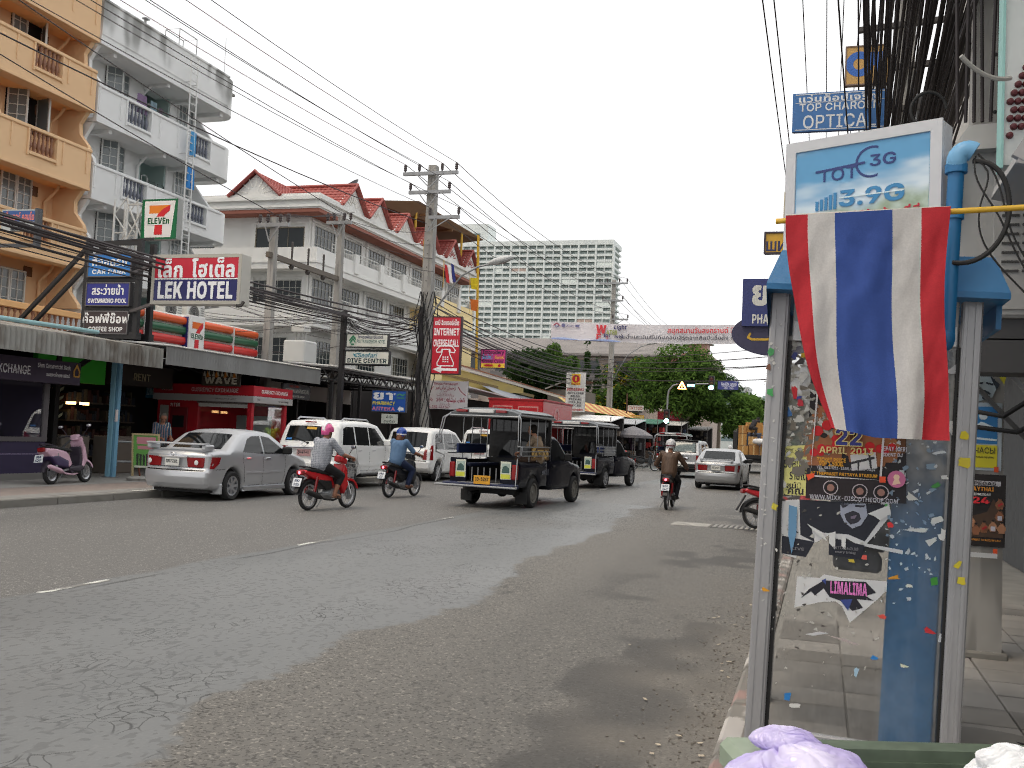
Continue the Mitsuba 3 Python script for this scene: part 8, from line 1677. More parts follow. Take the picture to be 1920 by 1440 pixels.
# brown roofed block
bb = Thing('brown_roof_building', 'long grey block with a wide dull brown roof behind the trees', 'building')
bw = mat('mauve_wall', hexc((150, 138, 130)), .8)
bb.part('wall', MB().box(-62, -13.4, 125.6, 140, 0, 12.8), bw); bb.part('roof', MB().add(np.array([[-64, 124, 12.7], [-17.6, 124, 12.7], [-17.6, 134, 15.6], [-64, 134, 15.6], [-64, 124, 12.4], [-17.6, 124, 12.4], [-17.6, 144, 12.6], [-64, 144, 12.6]]), np.array([[0, 1, 2, 3], [4, 7, 6, 5], [4, 5, 1, 0], [5, 6, 2, 1], [6, 7, 3, 2], [7, 4, 0, 3]])), mat('brown_roof', pr(mikit.proc(lambda p, n, uv: mix((.17, .155, .147), (.235, .215, .205), F(p.x*.8, p.y*.8, 0, 3))*(.85+.15*dr.sin(p.y*7))), .8)))
for z in (9.4, 6.4, 3.4):
    for k, x in enumerate((-57, -51.5, -46, -40.5, -35, -29.5, -24, -18.5)):
        if z == 9.4 or k % 2 == 0:
            bb.part('window', MB().box(x-1.6, x+1.6, 125.55, 125.58, z+.2, z+2.5), 'mat_pane_dark'); bb.part('balcony', MB().box(x-2, x+2, 124.6, 125.6, z-.3, z), bw).part('railing', MB().box(x-2, x+2, 124.58, 124.64, z, z+.8), col(96, 92, 92))
bb.part('stair_tower', MB().box(-16.4, -14.0, 125, 128, 10, 14.3), col(150, 112, 98)); bb.part('tower_cap', MB().box(-16.9, -13.5, 124.6, 128.4, 14.3, 14.6), col(150, 160, 154)); bb.part('red_parapet', MB().box(-20, -16.5, 124.9, 125.5, 11.5, 13.0), col(150, 100, 92)); bb.part('string_course', MB().box(-62, -13.3, 125.5, 125.62, 12.0, 12.3).box(-62, -13.3, 125.5, 125.62, 8.6, 8.9).box(-62, -13.3, 125.5, 125.62, 5.6, 5.9), col(170, 158, 150))
for i, (x, y, w, h, c, lb) in enumerate(((-30, 330, 14, 21, (176, 182, 180), 'pale grey tower block at the far end of the street, left of the three'), (-15, 345, 9, 19, (150, 170, 168), 'greenish glass block at the far end of the street'), (-4, 320, 10, 14, (186, 180, 168), 'low cream block at the far end of the street'))):
    t = Thing('far_building', lb, 'building')
    t.part('wall', MB().box(x-w/2, x+w/2, y, y+14, 0, h), col(*c))
    for z in range(3, int(h)-1, 3): t.part('window_band', MB().box(x-w/2+.8, x+w/2-.8, y-.05, y-.01, z, z+1.4), col(100, 116, 120))
# yellow roofed shop and stalls
ys_ = Thing('yellow_roof_shop', 'low shop with a long faded yellow roof and white roof edge beyond the signs', 'shop')
ymat = mat('yellow_sheet', pr(mikit.proc(lambda p, n, uv: mix((.50, .38, .08), (.40, .30, .10), F(p.y*.8, p.z*3, p.x, 4))), .6))
ys_.part('wall', MB().box(-20, -17.2, 41, 82, .1, 3.4), 'mat_shop_dark'); ys_.part('roof', MB().add(np.array([[-16.2, 41, 4.72], [-15.4, 62, 4.02], [-22, 62, 5.6], [-22, 41, 6.4]]), np.array([[0, 1, 2, 3]])), col(150, 146, 140)); ys_.part('roof_edge', MB().bar((-16.15, 41, 4.76), (-15.35, 62, 4.06), .06, .16), col(222, 216, 206)); ys_.part('rust_edge', MB().bar((-16.1, 41, 4.86), (-15.3, 62, 4.15), .08, .04), col(150, 90, 60))
ys_.part('fascia_sheet', MB().add(np.array([[-16.25, 41, 4.66], [-15.75, 52, 4.28], [-15.75, 52, 4.0], [-16.25, 41, 3.5]]), np.array([[3, 2, 1, 0]])), ymat); ys_.part('fascia_sheet', MB().add(np.array([[-16.2, 41, 4.3], [-15.7, 54, 4.02], [-15.7, 54, 3.86], [-16.2, 41, 4.2]]), np.array([[3, 2, 1, 0]])), col(120, 96, 40))
X_, Y_ = np.meshgrid(np.linspace(0, 1, 12), np.linspace(0, 1, 10))
tv = np.stack([-15.9+.9*X_, 45.5+9*Y_+0*X_, 4.02-.45*X_-.3*Y_+.12*meshkit.noise(np.stack([X_*5, Y_*6, X_*0], -1))], -1).reshape(-1, 3)
ys_.part('tarpaulin', (tv, np.array([[a*12+b, a*12+b+1, (a+1)*12+b+1, (a+1)*12+b] for a in range(9) for b in range(11)])), col(140, 146, 156), smooth=True)
ys_.part('white_canopy', MB().add(np.array([[-13.9, 38, 3.55], [-14.6, 52, 3.3], [-17, 52, 3.6], [-17, 38, 3.9], [-13.9, 38, 3.6], [-14.6, 52, 3.35], [-17, 52, 3.65], [-17, 38, 3.95]]), np.array([[3, 2, 1, 0], [4, 5, 6, 7], [0, 1, 5, 4], [1, 2, 6, 5], [2, 3, 7, 6], [3, 0, 4, 7]])), col(196, 198, 200))
ys_.part('striped_awning', MB().add(np.array([[-15.4, 58, 4.15], [-14.6, 78, 3.95], [-13.6, 78, 3.4], [-14.3, 58, 3.4]]), np.array([[3, 2, 1, 0]])), mat('striped_awning', pr(mikit.proc(lambda p, n, uv: mix((.55, .42, .16), (.42, .16, .08), sst(-.1, .1, dr.sin(p.y*3.2)))), .8)))
gb = Thing('gable_roof', 'small brown tiled gable roof among the trees behind the yellow roof', 'roof')
gb.part('slope', MB().add(np.array([[-19.5, 70, 5.2], [-17.2, 70, 6.1], [-17.2, 76, 6.1], [-19.5, 76, 5.2]]), np.array([[0, 1, 2, 3]])), col(130, 80, 60)); gb.part('edge', MB().bar((-19.5, 69.9, 5.2), (-17.2, 69.9, 6.15), .1).bar((-17.2, 69.9, 6.15), (-16.4, 69.9, 5.3), .1), col(206, 200, 190)); gb.part('wall', MB().box(-19.4, -17, 70.3, 75.7, .1, 5.2), col(120, 112, 104))
def stall(label, x, y, w, d, h, rc, gc):
    t = Thing('market_stall', label, 'market stall', (x, y, .1))
    t.part('roof_sheet', MB().add(np.array([[-w/2, 0, h-.25], [w/2, 0, h-.3], [w/2, d, h+.1], [-w/2, d, h+.15], [-w/2, 0, h-.2], [w/2, 0, h-.25], [w/2, d, h+.15], [-w/2, d, h+.2]]), np.array([[3, 2, 1, 0], [4, 5, 6, 7], [0, 1, 5, 4], [1, 2, 6, 5], [2, 3, 7, 6], [3, 0, 4, 7]])), col(*rc))
    for a, b in ((-w/2+.05, .1), (w/2-.05, .1), (-w/2+.05, d-.1), (w/2-.05, d-.1)): t.part('post', MB().tube([(a, b, 0), (a, b, h)], .03, 6), col(110, 108, 106))
    t.part('counter', MB().box(-w/2+.1, w/2-.1, .3, .9, 0, .9, .02), col(70, 58, 50)); t.part('back_cloth', MB().box(-w/2, w/2, d-.08, d-.03, .2, h), col(52, 48, 50))
    g = [MB() for _ in gc]
    for i in range(46):
        xx, zz = R0.uniform(-w/2+.1, w/2-.3), R0.uniform(.9, h-.6)
        g[i % len(gc)].box(xx, xx+R0.uniform(.1, .3), d-.5-R0.uniform(0, .8), d-.2, zz, zz+R0.uniform(.2, .5))
    for mb, c in zip(g, gc): t.part('goods', mb, col(*c, .8), kind='stuff')
for i, a in enumerate((('market stall with a white roof edge nearest beyond the yellow roof', -13.6, 57, 3.6, 4, 2.9, (214, 214, 212), ((60, 50, 48), (90, 50, 46), (120, 110, 100))), ('dark market stall in shade under the tattoo sign', -13.4, 63.5, 3.8, 4, 2.9, (150, 152, 156), ((40, 40, 44), (80, 70, 60), (60, 40, 60))),
        ('market stall with a green awning under the pink hoarding', -13.2, 70, 4.2, 4, 3.1, (40, 96, 76), ((90, 60, 40), (150, 40, 40), (70, 70, 76))), ('market stall below the green traffic light', -12.6, 78, 4.2, 4, 3.2, (170, 168, 164), ((50, 46, 46), (110, 90, 80), (40, 50, 70))), ('last market stall before the big tree', -11.6, 86, 4.5, 4, 3, (120, 116, 112), ((60, 54, 50), (90, 84, 76), (50, 50, 56))))): stall(*a)
um = Thing('parasol', 'faded grey market parasol over the stalls', 'parasol', (-11.3, 61.5, .1))
um.part('canopy', MB().lathe([(1.25, 1.75), (1.25, 1.92), (.7, 2.25), (0, 2.5)], 10), col(110, 108, 112)); um.part('pole', MB().tube([(0, 0, 0), (0, 0, 2.5)], .03, 6), col(120, 120, 120))
solo('traffic_cone', MB().lathe([(.16, 0), (.16, .05), (.1, .05), (.03, .75), (0, .75)], 12, (-10.9, 55.2, 0)), col(214, 70, 36), 'orange cone standing among the parked red motorcycles', 'cone', smooth=30)
hd = Thing('hoarding', 'red and pink advertising hoarding over the far stalls', 'hoarding')
hd.part('board', MB().box(-13.4, -11.2, 84, 84.1, 2.7, 4.3), col(206, 60, 76)); prints(hd, [('print', (226, 160, 176), [rect(-.9, -.6, .9, .0), text('SALE', .4, 0, .4, 1.2)]), ('dark_print', (150, 20, 40), [poly((-.7, -.1), (-.2, .7), (.1, -.1)), disc(.6, -.2, .25)])], .0, .01, at=facing((-12.3, 83.99, 3.5), 0)); hd.part('post', MB().tube([(-13.3, 84.05, 0), (-13.3, 84.05, 4.3)], .05, 6), 'mat_galv'); hd.part('post', MB().tube([(-11.3, 84.05, 0), (-11.3, 84.05, 4.3)], .05, 6), 'mat_galv')
wbd = sign('white_board', 'white shop board fixed to the pale tree trunk post past the grey pickup', (-6.9, 90, 4.3), 2.4, 1.2, 0, .08, (206, 208, 204), (120, 120, 120), [('print', (110, 120, 110), [text('ร้านยา', .5, .3, 0, 1.2, 'th', 700), rect(-1.1, -.5, -.6, .5)])], .01)
wbd.part('post', MB().box(-.5, -.2, -4.4, .5, -.3, -.1), col(190, 180, 160))
# ---- trees
mat('bark', pr(mikit.proc(lambda p, n, uv: mix((.10, .08, .06), (.17, .14, .11), F(p.x*5, p.y*5, p.z*1.5, 3))), .9))
def lf(c): return {'type': 'principledthin', 'base_color': c, 'roughness': .55, 'diff_trans': .9, 'spec_trans': 0.0}
LEAF = {k: mat('leaf_'+k, lf(mikit.proc((lambda a, b: lambda p, n, uv: mix(a, b, N(p.x*1.3, p.y*1.3, p.z*1.3)*.6+.4*N(p.x*9, p.y*9, p.z*9)))(a, b)))) for k, a, b in (('bright', (.09, .175, .035), (.15, .25, .06)), ('dark', (.030, .062, .018), (.06, .105, .03)), ('blue', (.03, .06, .03), (.055, .095, .045)), ('yellow', (.42, .30, .02), (.55, .42, .05)))}
def leaves(blobs, n, size, seed, droop=.3, flat=.6):
    """leaf-sized quads on the shells and insides of the clumps (x, y, z, rx, ry, rz)"""
    r = np.random.default_rng(seed)
    w = np.array([b[3]*b[4]+b[4]*b[5]+b[3]*b[5] for b in blobs]); w = w/w.sum()
    k = r.choice(len(blobs), n, p=w)
    B = np.array(blobs)[k]
    d = r.normal(size=(n, 3)); d /= np.linalg.norm(d, axis=1, keepdims=True)
    rad = r.uniform(.3, 1.12, (n, 1))**.5*(1+.5*(meshkit.noise(d*2.3+B[:, :3]*.7)[:, None]-.5))
    c = B[:, :3]+d*B[:, 3:6]*rad
    nrm = d*.6+r.normal(size=(n, 3))*.6+[0, 0, flat]; nrm /= np.linalg.norm(nrm, axis=1, keepdims=True)
    a = np.cross(nrm, r.normal(size=(n, 3))); a /= np.linalg.norm(a, axis=1, keepdims=True)
    b = np.cross(nrm, a)
    s = size*r.uniform(.6, 1.3, (n, 1))
    g_ = meshkit.noise(c*.85+seed, seed)*.65+.35*meshkit.noise(c*2.1, seed+1) > .40
    c, a, b, s = c[g_], a[g_], b[g_], s[g_]; n = len(c)
    v = np.stack([c-a*s, c+b*s*.42, c+a*s-[0, 0, 1]*s*droop, c-b*s*.42], 1).reshape(-1, 3)
    return v, np.arange(4*n).reshape(n, 4)
def tree(label, x, y, h0, blobs, parts, seed, name='tree', limbs=True, cat='tree'):
    t = Thing(name, label, cat)
    mb = MB().tube([(x, y, -.1), (x+.1, y, h0*.5), (x-.05, y+.1, h0)], [.32, .24, .18], 9)
    if limbs:
        for b in blobs[:8]: mb.tube([(x-.03, y+.08, h0*.85), ((x+b[0])/2, (y+b[1])/2, (h0+b[2])/2-.2), (b[0], b[1], b[2])], [.13, .08, .03], 6)
    t.part('trunk', mb, 'mat_bark', smooth=40)
    for i, (m_, n, s) in enumerate(parts): t.part('crown', leaves(blobs, n, s, seed+i), 'mat_leaf_'+m_)
    return t
def blobs_around(cx, cy, cz, rx, ry, rz, n, seed, s=.42):
    r = np.random.default_rng(seed); o = []
    for i in range(n):
        d = r.normal(size=3); d /= np.linalg.norm(d); q = r.uniform(.35, .95)
        k = s*r.uniform(.6, 1.2)
        o.append((cx+d[0]*rx*q, cy+d[1]*ry*q, cz+d[2]*rz*q, rx*k, ry*k, rz*k))
    return o
tree('big bright green street tree hanging over the road behind the traffic signal', -11.2, 84, 4, blobs_around(-11.3, 84, 6.0, 4.6, 4, 3.0, 22, 1)+blobs_around(-7.2, 84, 4.0, 2.4, 3, 1.8, 8, 2), (('bright', 22000, .18), ('dark', 11000, .2)), 5)
tree('darker green tree just right of the big bright tree', -5.6, 92, 3, blobs_around(-5.4, 92, 4.2, 3.2, 3, 2.6, 14, 3), (('dark', 8000, .2), ('bright', 8000, .2)), 9)
tree('tall dull green tree behind the big bright tree', -14, 108, 6, blobs_around(-12.6, 108, 7.6, 4.0, 4, 2.2, 12, 4), (('blue', 8000, .26), ('dark', 6000, .24)), 13)
tree('dark green tree behind the low yellow roof', -21.6, 72, 4, blobs_around(-21.4, 72, 5.6, 3.4, 3, 2.4, 16, 6), (('dark', 9000, .2), ('blue', 5000, .2)), 17)
tree('light feathery green tree left of the narrow conifers', -26.5, 100, 6, blobs_around(-26.2, 100, 9.2, 2.0, 2, 2.4, 10, 7), (('bright', 4000, .2), ('dark', 3000, .2)), 21)
tree('tree with yellow blossom next to the second concrete pole', -17.5, 92, 4, blobs_around(-17.4, 92, 6.4, 3.2, 2.6, 3.0, 14, 8), (('bright', 5500, .2), ('dark', 5500, .2), ('yellow', 900, .22)), 25)
tree('dark green tree at the far left edge of the loaded truck', -1.5, 105, 3, blobs_around(-2.6, 105, 4.0, 2.6, 3, 3.0, 10, 9), (('dark', 6000, .24), ('blue', 3000, .24)), 27)
for i, (x, h) in enumerate(((-23.6, 9.6), (-22.3, 11.6), (-21.2, 9.9))):
    tree('narrow dark conifer, %s of the three beside the second concrete pole' % ('left', 'tallest', 'right')[i], x, 95, 1, [(x, 95, 1.5+k*(h-2)/7, .75*(1-k/8.5)+.12, .7*(1-k/8.5)+.1, .8) for k in range(8)], (('dark', 3000, .16), ('blue', 1500, .16)), 31+i, 'conifer', False)
pm_ = Thing('palm_tree', 'dark palm tree rising behind the blue street sign', 'tree')
pm_.part('trunk', MB().tube([(-10.8, 110, 0), (-10.7, 110, 9.4)], [.2, .15], 8), 'mat_bark', smooth=40)
for k in range(13):
    a = k*2*math.pi/13; L_ = 2.1
    mb = MB()
    pts = [V3(-10.7+math.cos(a)*L_*u, 110+math.sin(a)*L_*u, 9.4+.9*u*(1.1 if k % 2 else .6)-1.7*u*u) for u in np.linspace(0, 1, 8)]
    mb.tube(pts, .02, 4)
    for u in range(1, 8):
        for s in (-1, 1):
            d = V3(-math.sin(a)*s, math.cos(a)*s, -.5)*.55+V3(math.cos(a), math.sin(a), 0)*.25
            q = pts[u]; w_ = V3(math.cos(a), math.sin(a), 0)*.06
            mb.add(np.array([q-w_, q+w_, q+d]), np.array([[0, 1, 2]]))
    pm_.part('frond', mb, 'mat_leaf_dark')

# ================================================================ POLES, LAMPS, SIGNALS, WIRES
def crossarm(t, c, half, n=2, off=0):
    t.part('cross_arm', MB().box(c[0]-half+off, c[0]+half+off, c[1]-.06, c[1]+.06, c[2]-.06, c[2]+.06), 'mat_galv')
    t.part('arm_brace', MB().bar((c[0]-half*.5+off, c[1]-.08, c[2]-.03), (c[0], c[1]-.08, c[2]-.55), .035).bar((c[0]+half*.5+off, c[1]-.08, c[2]-.03), (c[0], c[1]-.08, c[2]-.55), .035), 'mat_galv')
    out = []
    xs = [c[0]+off+s*half*.94 for s in (-1, 1)] if n == 2 else [c[0]+off+q*half for q in (-.94, -.42, .42, .94)]
    for x in xs:
        t.part('insulator', MB().lathe([(0, 0), (.03, 0), (.03, .06), (.065, .07), (.05, .13), (.065, .15), (.05, .21), (.065, .23), (.04, .30), (0, .31)], 10, (x, c[1], c[2]+.06)), col(52, 40, 40, .3), smooth=30)
        out.append((x, c[1], c[2]+.36))
    return out
def pole(label, x, y, h, w=.26, arms=(), M='mat_pole_concrete', lean=.0):
    t = Thing('utility_pole', label, 'utility pole')
    a, b = w/2*1.15, w/2*.75
    t.part('shaft', MB().add(np.array([[x-a, y-a, 0], [x+a, y-a, 0], [x+a, y+a, 0], [x-a, y+a, 0], [x-b+lean, y-b, h], [x+b+lean, y-b, h], [x+b+lean, y+b, h], [x-b+lean, y+b, h]]), np.array([[3, 2, 1, 0], [4, 5, 6, 7], [0, 1, 5, 4], [1, 2, 6, 5], [2, 3, 7, 6], [3, 0, 4, 7]])), M)
    for z in np.arange(h*.45, h-.3, .5): t.part('bolt_hole', MB().lathe([(.022, 0), (0, .003)], 8).out(facing((x, y-a*.9-.004, z), 0)), col(70, 68, 64)) if w > .3 else None
    ins = []
    for (z, half, n, off) in arms: ins += crossarm(t, (x, y-a-.05, z), half, n, off)
    return t, ins
mp_, I0 = pole('tall concrete utility pole with three crossarms rising behind the red internet sign', -14.0, 33.5, 11.5, .40, ((11.15, 1.08, 4, 0), (10.45, .82, 2, 0), (9.5, .6, 2, .62)))
mp_.part('cable_wrap', MB().tube([(-14.08+.04*math.sin(z*3), 33.26+.03*math.cos(z*4), z) for z in np.arange(1.2, 6.4, .25)], .10, 8), col(46, 44, 46, .8), smooth=40)
for k in range(10): mp_.part('cable', MB().tube([(-14.25+k*.08+.1*math.sin(z*3+k), 33.2-.03*(k % 3), z) for z in np.arange(.8, 7, .35)], .018, 5), 'mat_rubber')
_, I1 = pole('second tall concrete pole with green crossarms in front of the tall slab hotel', -15.1, 72, 13.6, .36, ((13.3, 1.1, 4, 0), (12.0, .8, 2, 0), (10.6, .6, 2, .62), (9.2, .6, 2, .5)))
_, I2 = pole('third concrete utility pole in line, rising behind the banner', -15.6, 112, 13.6, .36, ((13.2, 1.1, 4, 0), (11.9, .8, 2, 0)))
_, I3 = pole('fourth concrete utility pole in line beside the palm tree', -14.7, 140, 13.4, .36, ((13.0, 1.1, 4, 0), (11.8, .8, 2, 0)))
_, I4 = pole('small far utility pole in line above the blue street sign', -14.5, 200, 13.0, .4, ((12.6, 1.2, 4, 0), (11, .9, 2, 0)))
pa, _ = pole('old concrete pole, left one of the pair carrying the transformer beam', -17.2, 28.0, 8.4, .26, ((8.1, .55, 4, .1),)); pbb, _ = pole('old concrete pole, right one of the pair carrying the transformer beam', -17.2, 32.6, 9.5, .26, ((9.2, .5, 4, 0),))
pole('short old concrete pole standing behind the transformer beam', -18.6, 30.2, 7.5, .22)
tb = Thing('transformer_beam', 'dark wooden beam bolted between the two old poles', 'beam')
tb.part('beam', MB().box(-17.28, -17.14, 27.7, 32.9, 7.05, 7.22), col(96, 88, 78))
for y in (29.2, 30.3, 31.4): tb.part('insulator', MB().lathe([(0, 0), (.05, 0), (.1, .1), (.03, .16), (.04, .9), (0, .95)], 10, (-17.2, y, 6.9)), col(70, 66, 64), smooth=30)
wt = Thing('water_tank', 'white square water tank on the shop roof between the old poles', 'tank', (-17.15, 30, 3.8))
wt.part('body', MB().box(-.42, .42, -.42, .42, 0, .75, .04), col(206, 208, 206)); wt.part('cap', MB().box(-.25, .25, -.25, .25, 1.05, 1.28, .03), col(196, 196, 192))
for x in (-.2, 0, .2): wt.part('pipe', MB().tube([(x, 0, .7), (x*.8, 0, 1.1)], .03, 6), col(160, 160, 158))
def lamp(label, pts, head, rz):
    t = Thing('street_lamp', label, 'street lamp')
    t.part('arm', MB().tube(pts, .035, 8), 'mat_galv', smooth=40)
    t.part('lamp_head', MB().ball((0, .38, 0), .5, 10, (.34, 1.0, .26)).out(frame(head, rz, 14)), col(186, 188, 188, .4), smooth=True)
    t.part('lens', MB().ball((0, .42, -.06), .4, 8, (.3, .8, .2)).out(frame(head, rz, 14)), col(150, 150, 146, .2), smooth=True)
lamp('street lamp on a long curved arm above the internet sign', [(-13.9, 33.2, 5.6), (-13.2, 33.1, 6.5), (-12.5, 33, 7.3), (-11.9, 33, 7.62), (-11.3, 33, 7.74)], (-11.4, 33, 7.76), -90)
lamp('street lamp on the second concrete pole below the banner', [(-15.0, 71.8, 5.8), (-14.4, 71.6, 6.9), (-13.8, 71.5, 7.9), (-12.8, 71.5, 8.6), (-12.2, 71.5, 8.75)], (-12.3, 71.5, 8.8), -90)
lamp('small far street lamp among the trees left of the signal', [(-15.4, 112, 5), (-14.6, 111.6, 6.8), (-13.9, 111.5, 7)], (-14, 111.5, 7.05), -90)
lamp('small far street lamp right of the blue street sign', [(-14.2, 140, 6), (-12.5, 139.6, 8.2), (-11.6, 139.5, 8.4)], (-11.7, 139.5, 8.45), -90)
# traffic signal
ts = Thing('traffic_signal', 'traffic signal mast with curved arm, orange triangle panel and green lights', 'traffic signal')
ts.part('mast', MB().tube([(-10.5, 70, 0), (-10.5, 70, 4.9), (-10.42, 70, 5.35), (-10.15, 70, 5.7), (-9.8, 70, 5.82), (-7.3, 70, 5.9)], .06, 8), 'mat_galv', smooth=40)
G_ = rgb((.6, 4.5, 3.4)); O_ = rgb((5.0, 1.3, .3))
def glow(node, nm, mb, rad, c): node.part(nm, {**mikit.ply(mb.out() if isinstance(mb, MB) else mb, col(*c)), 'emitter': {'type': 'area', 'radiance': rad}}, None)
sd_ = ts.part('display_case', MB().box(-9.75, -8.6, 69.9, 70.05, 5.5, 6.0, .02).box(-9.9, -8.55, 69.7, 70.05, 6.02, 6.06), 'mat_black_trim')
glow(sd_, 'triangle', MB().ext(Polygon([(-.32, -.3), (.32, -.3), (0, .3)]).difference(Polygon([(-.2, -.24), (.2, -.24), (0, .14)])), .01, facing((-9.5, 69.88, 5.76), 0)), O_, (220, 120, 40)); glow(sd_, 'figure', MB().ext(unary_union([disc(0, -.02, .05), rect(-.05, -.22, .05, -.08)]), .01, facing((-9.5, 69.88, 5.76), 0)), rgb((3.0, .25, .1)), (200, 40, 30)); glow(sd_, 'digits', MB().ext(unary_union([rect(-.24, -.07, -.03, .07), rect(.03, -.07, .24, .07)]), .01, facing((-8.88, 69.88, 5.75), 0)), G_, (60, 200, 170))
for (x, z, lb) in ((-7.45, 5.45, 0), (-10.5, 3.0, 1)):
    h = ts.part('signal_head', MB().box(x-.2, x+.2, 69.78, 70, z-.05, z+1.0, .03), 'mat_black_trim')
    for q, c in ((.75, (70, 20, 20)), (.46, (70, 50, 16))): h.part('lens', MB().lathe([(.13, 0), (0, .03)], 14).out(facing((x, 69.775, z+q), 0)), col(*c))
    glow(h, 'green_lens', MB().lathe([(.17, 0), (.1, .03), (0, .04)], 16).out(facing((x, 69.77, z+.18), 0)), rgb((1.6, 5.5, 4.2)), (120, 230, 200)); h.part('hood', MB().tube([(x-.18, 69.7, z+.2), (x, 69.66, z+.4), (x+.18, 69.7, z+.2)], .02, 5), 'mat_black_trim')
sign('street_name_sign', 'violet blue street direction sign with Thai writing beside the green signal light', (-6.55, 72.5, 5.97), 1.45, .62, 0, .06, (60, 66, 130), (120, 124, 150), [('lettering', (206, 208, 222), [text('ช้อปปิ้ง มอลล์', .24, .05, .12, 1.1, 'th', 700), text('SHOPPING MALL', .1, .05, -.06, 1.0), text('商 场', .12, .05, -.21, .7, 'cj')])], .006)
for i, (x, z) in enumerate(((-11.9, 9.0), (-10.9, 9.0))):
    t = Thing('roof_dish', 'pale roof dish above the trees, %s of the two' % ('left', 'right')[i], 'satellite dish', (x, 112, z)); t.part('dish', MB().lathe([(0, 0), (.3, .05), (.55, .2)], 14).out(frame((0, 0, .3), 0, 75)), col(190, 192, 198), smooth=40); t.part('mast', MB().tube([(0, .1, -3), (0, .1, .3)], .05, 5), col(150, 150, 150))
# banner over the road
bx0, bx1 = -12.4, -.9
bn_ = Thing('street_banner', 'long white festival banner strung across the road', 'banner', M=facing(((bx0+bx1)/2, 45, 6.72), 0))
U, V_ = np.meshgrid(np.linspace(-.5, .5, 60), np.linspace(-.5, .5, 8)); W_ = bx1-bx0
sag = lambda u: -.12*(1-4*u*u)
vv = np.stack([U*W_, V_*.86+sag(U)+.02*np.sin(U*40)*(V_-.5), .05*np.sin(U*23)*(V_-.5)], -1).reshape(-1, 3)
bn_.part('cloth', (vv, np.array([[a*60+b, a*60+b+1, (a+1)*60+b+1, (a+1)*60+b] for a in range(7) for b in range(59)])), mat('banner_white', hexc((214, 212, 216)), .8), smooth=True)
def bp_(nm, c, gs):
    mb = MB()
    for g in gs: mb.ext(g, .004, z=0)
    v, f = mb.out(); v[:, 1] += sag(v[:, 0]/W_); v[:, 2] += .07+.05*np.sin(v[:, 0]/W_*23)*(v[:, 1]/.86-.5)
    bn_.part(nm, (v, f), col(*c))
lx = -W_/2
bp_('red_lettering', (206, 60, 70), [text('W', .4, lx+2.45, .15, .5, wt=900), text('F', .26, lx+2.35, -.2, .22, wt=900), text('2', .16, lx+2.75, -.25), text('สนุกสนานวันสงกรานต์ 17 - 19 เมษายน', .26, 2.2, .19, 4.8, 'th', 600)])
bp_('coloured_lettering', (150, 160, 90), [text('ATER', .2, lx+2.95, .02, .5, wt=900)]); bp_('blue_lettering', (60, 60, 110), [text('Light', .2, lx+3.35, .28, .6, wt=700, italic=12), text('EST', .16, lx+2.75, -.13, .3, wt=800), text('ival', .14, lx+3.3, -.16, .4)])
bp_('lettering', (70, 72, 84), [text('ชุ่มฉ่ำและมันส์ไปกับคอนเสิร์ตจากศิลปินชื่อดัง เซ็นทรัลเฟสติวัล พัทยา', .2, 1.35, -.14, 7.6, 'th', 600)])
bp_('emblem', (110, 110, 150), [disc(lx+.3, .25, .1).difference(disc(lx+.3, .25, .06)), disc(lx+.62, .26, .09), text('Asahi', .1, lx+.95, .25), rect(lx+1.2, .2, lx+1.4, .32)]); bp_('emblem_red', (180, 70, 80), [stroke([(lx+.15, .25), (lx+.3, .36), (lx+.45, .25)], .04)])
bp_('blue_wave', (150, 170, 214), [Polygon([(lx+.05, -.42)]+[(lx+.05+i*.3, -.36+.05*math.sin(i*.9)) for i in range(12)]+[(lx+3.4, -.42)]).buffer(0)])
bn_.part('rope', MB().tube([(-W_/2, .43, 0), (-W_/2-1.6, .75, -11.4)], .012, 5).tube([(-W_/2, -.43, 0), (-W_/2-1.6, -.6, -11.4)], .012, 5), col(60, 60, 64))
for i, (x, y, z, cs, lb) in enumerate(((-15.8, 39.5, 8.5, ((180, 40, 50), (220, 220, 222), (40, 50, 120)), 'small red white and blue flag on the hotel front'), (-24.0, 65, 12.2, ((206, 186, 40),), 'small yellow flag hanging near the yellow pole'), (-24.0, 65.2, 10.7, ((200, 110, 50),), 'small orange flag below the yellow flag'))):
    t = Thing('small_flag', lb, 'flag', (x, y, z), -20)
    n = len(cs)
    for k, c in enumerate(cs): t.part('stripe', (np.array([[k*.5/n*(1.1 if n > 1 else 1.6), .02, .45], [(k+1)*.5/n*(1.1 if n > 1 else 1.6), 0, .35], [(k+1)*.5/n*1.1+.15, .05, -.45], [k*.5/n*1.1+.12, .06, -.35]]), np.array([[0, 1, 2, 3]])), col(*c, .8))
    t.part('stick', MB().tube([(-.02, 0, .6), (.0, 0, -.6)], .015, 5), col(190, 150, 50))
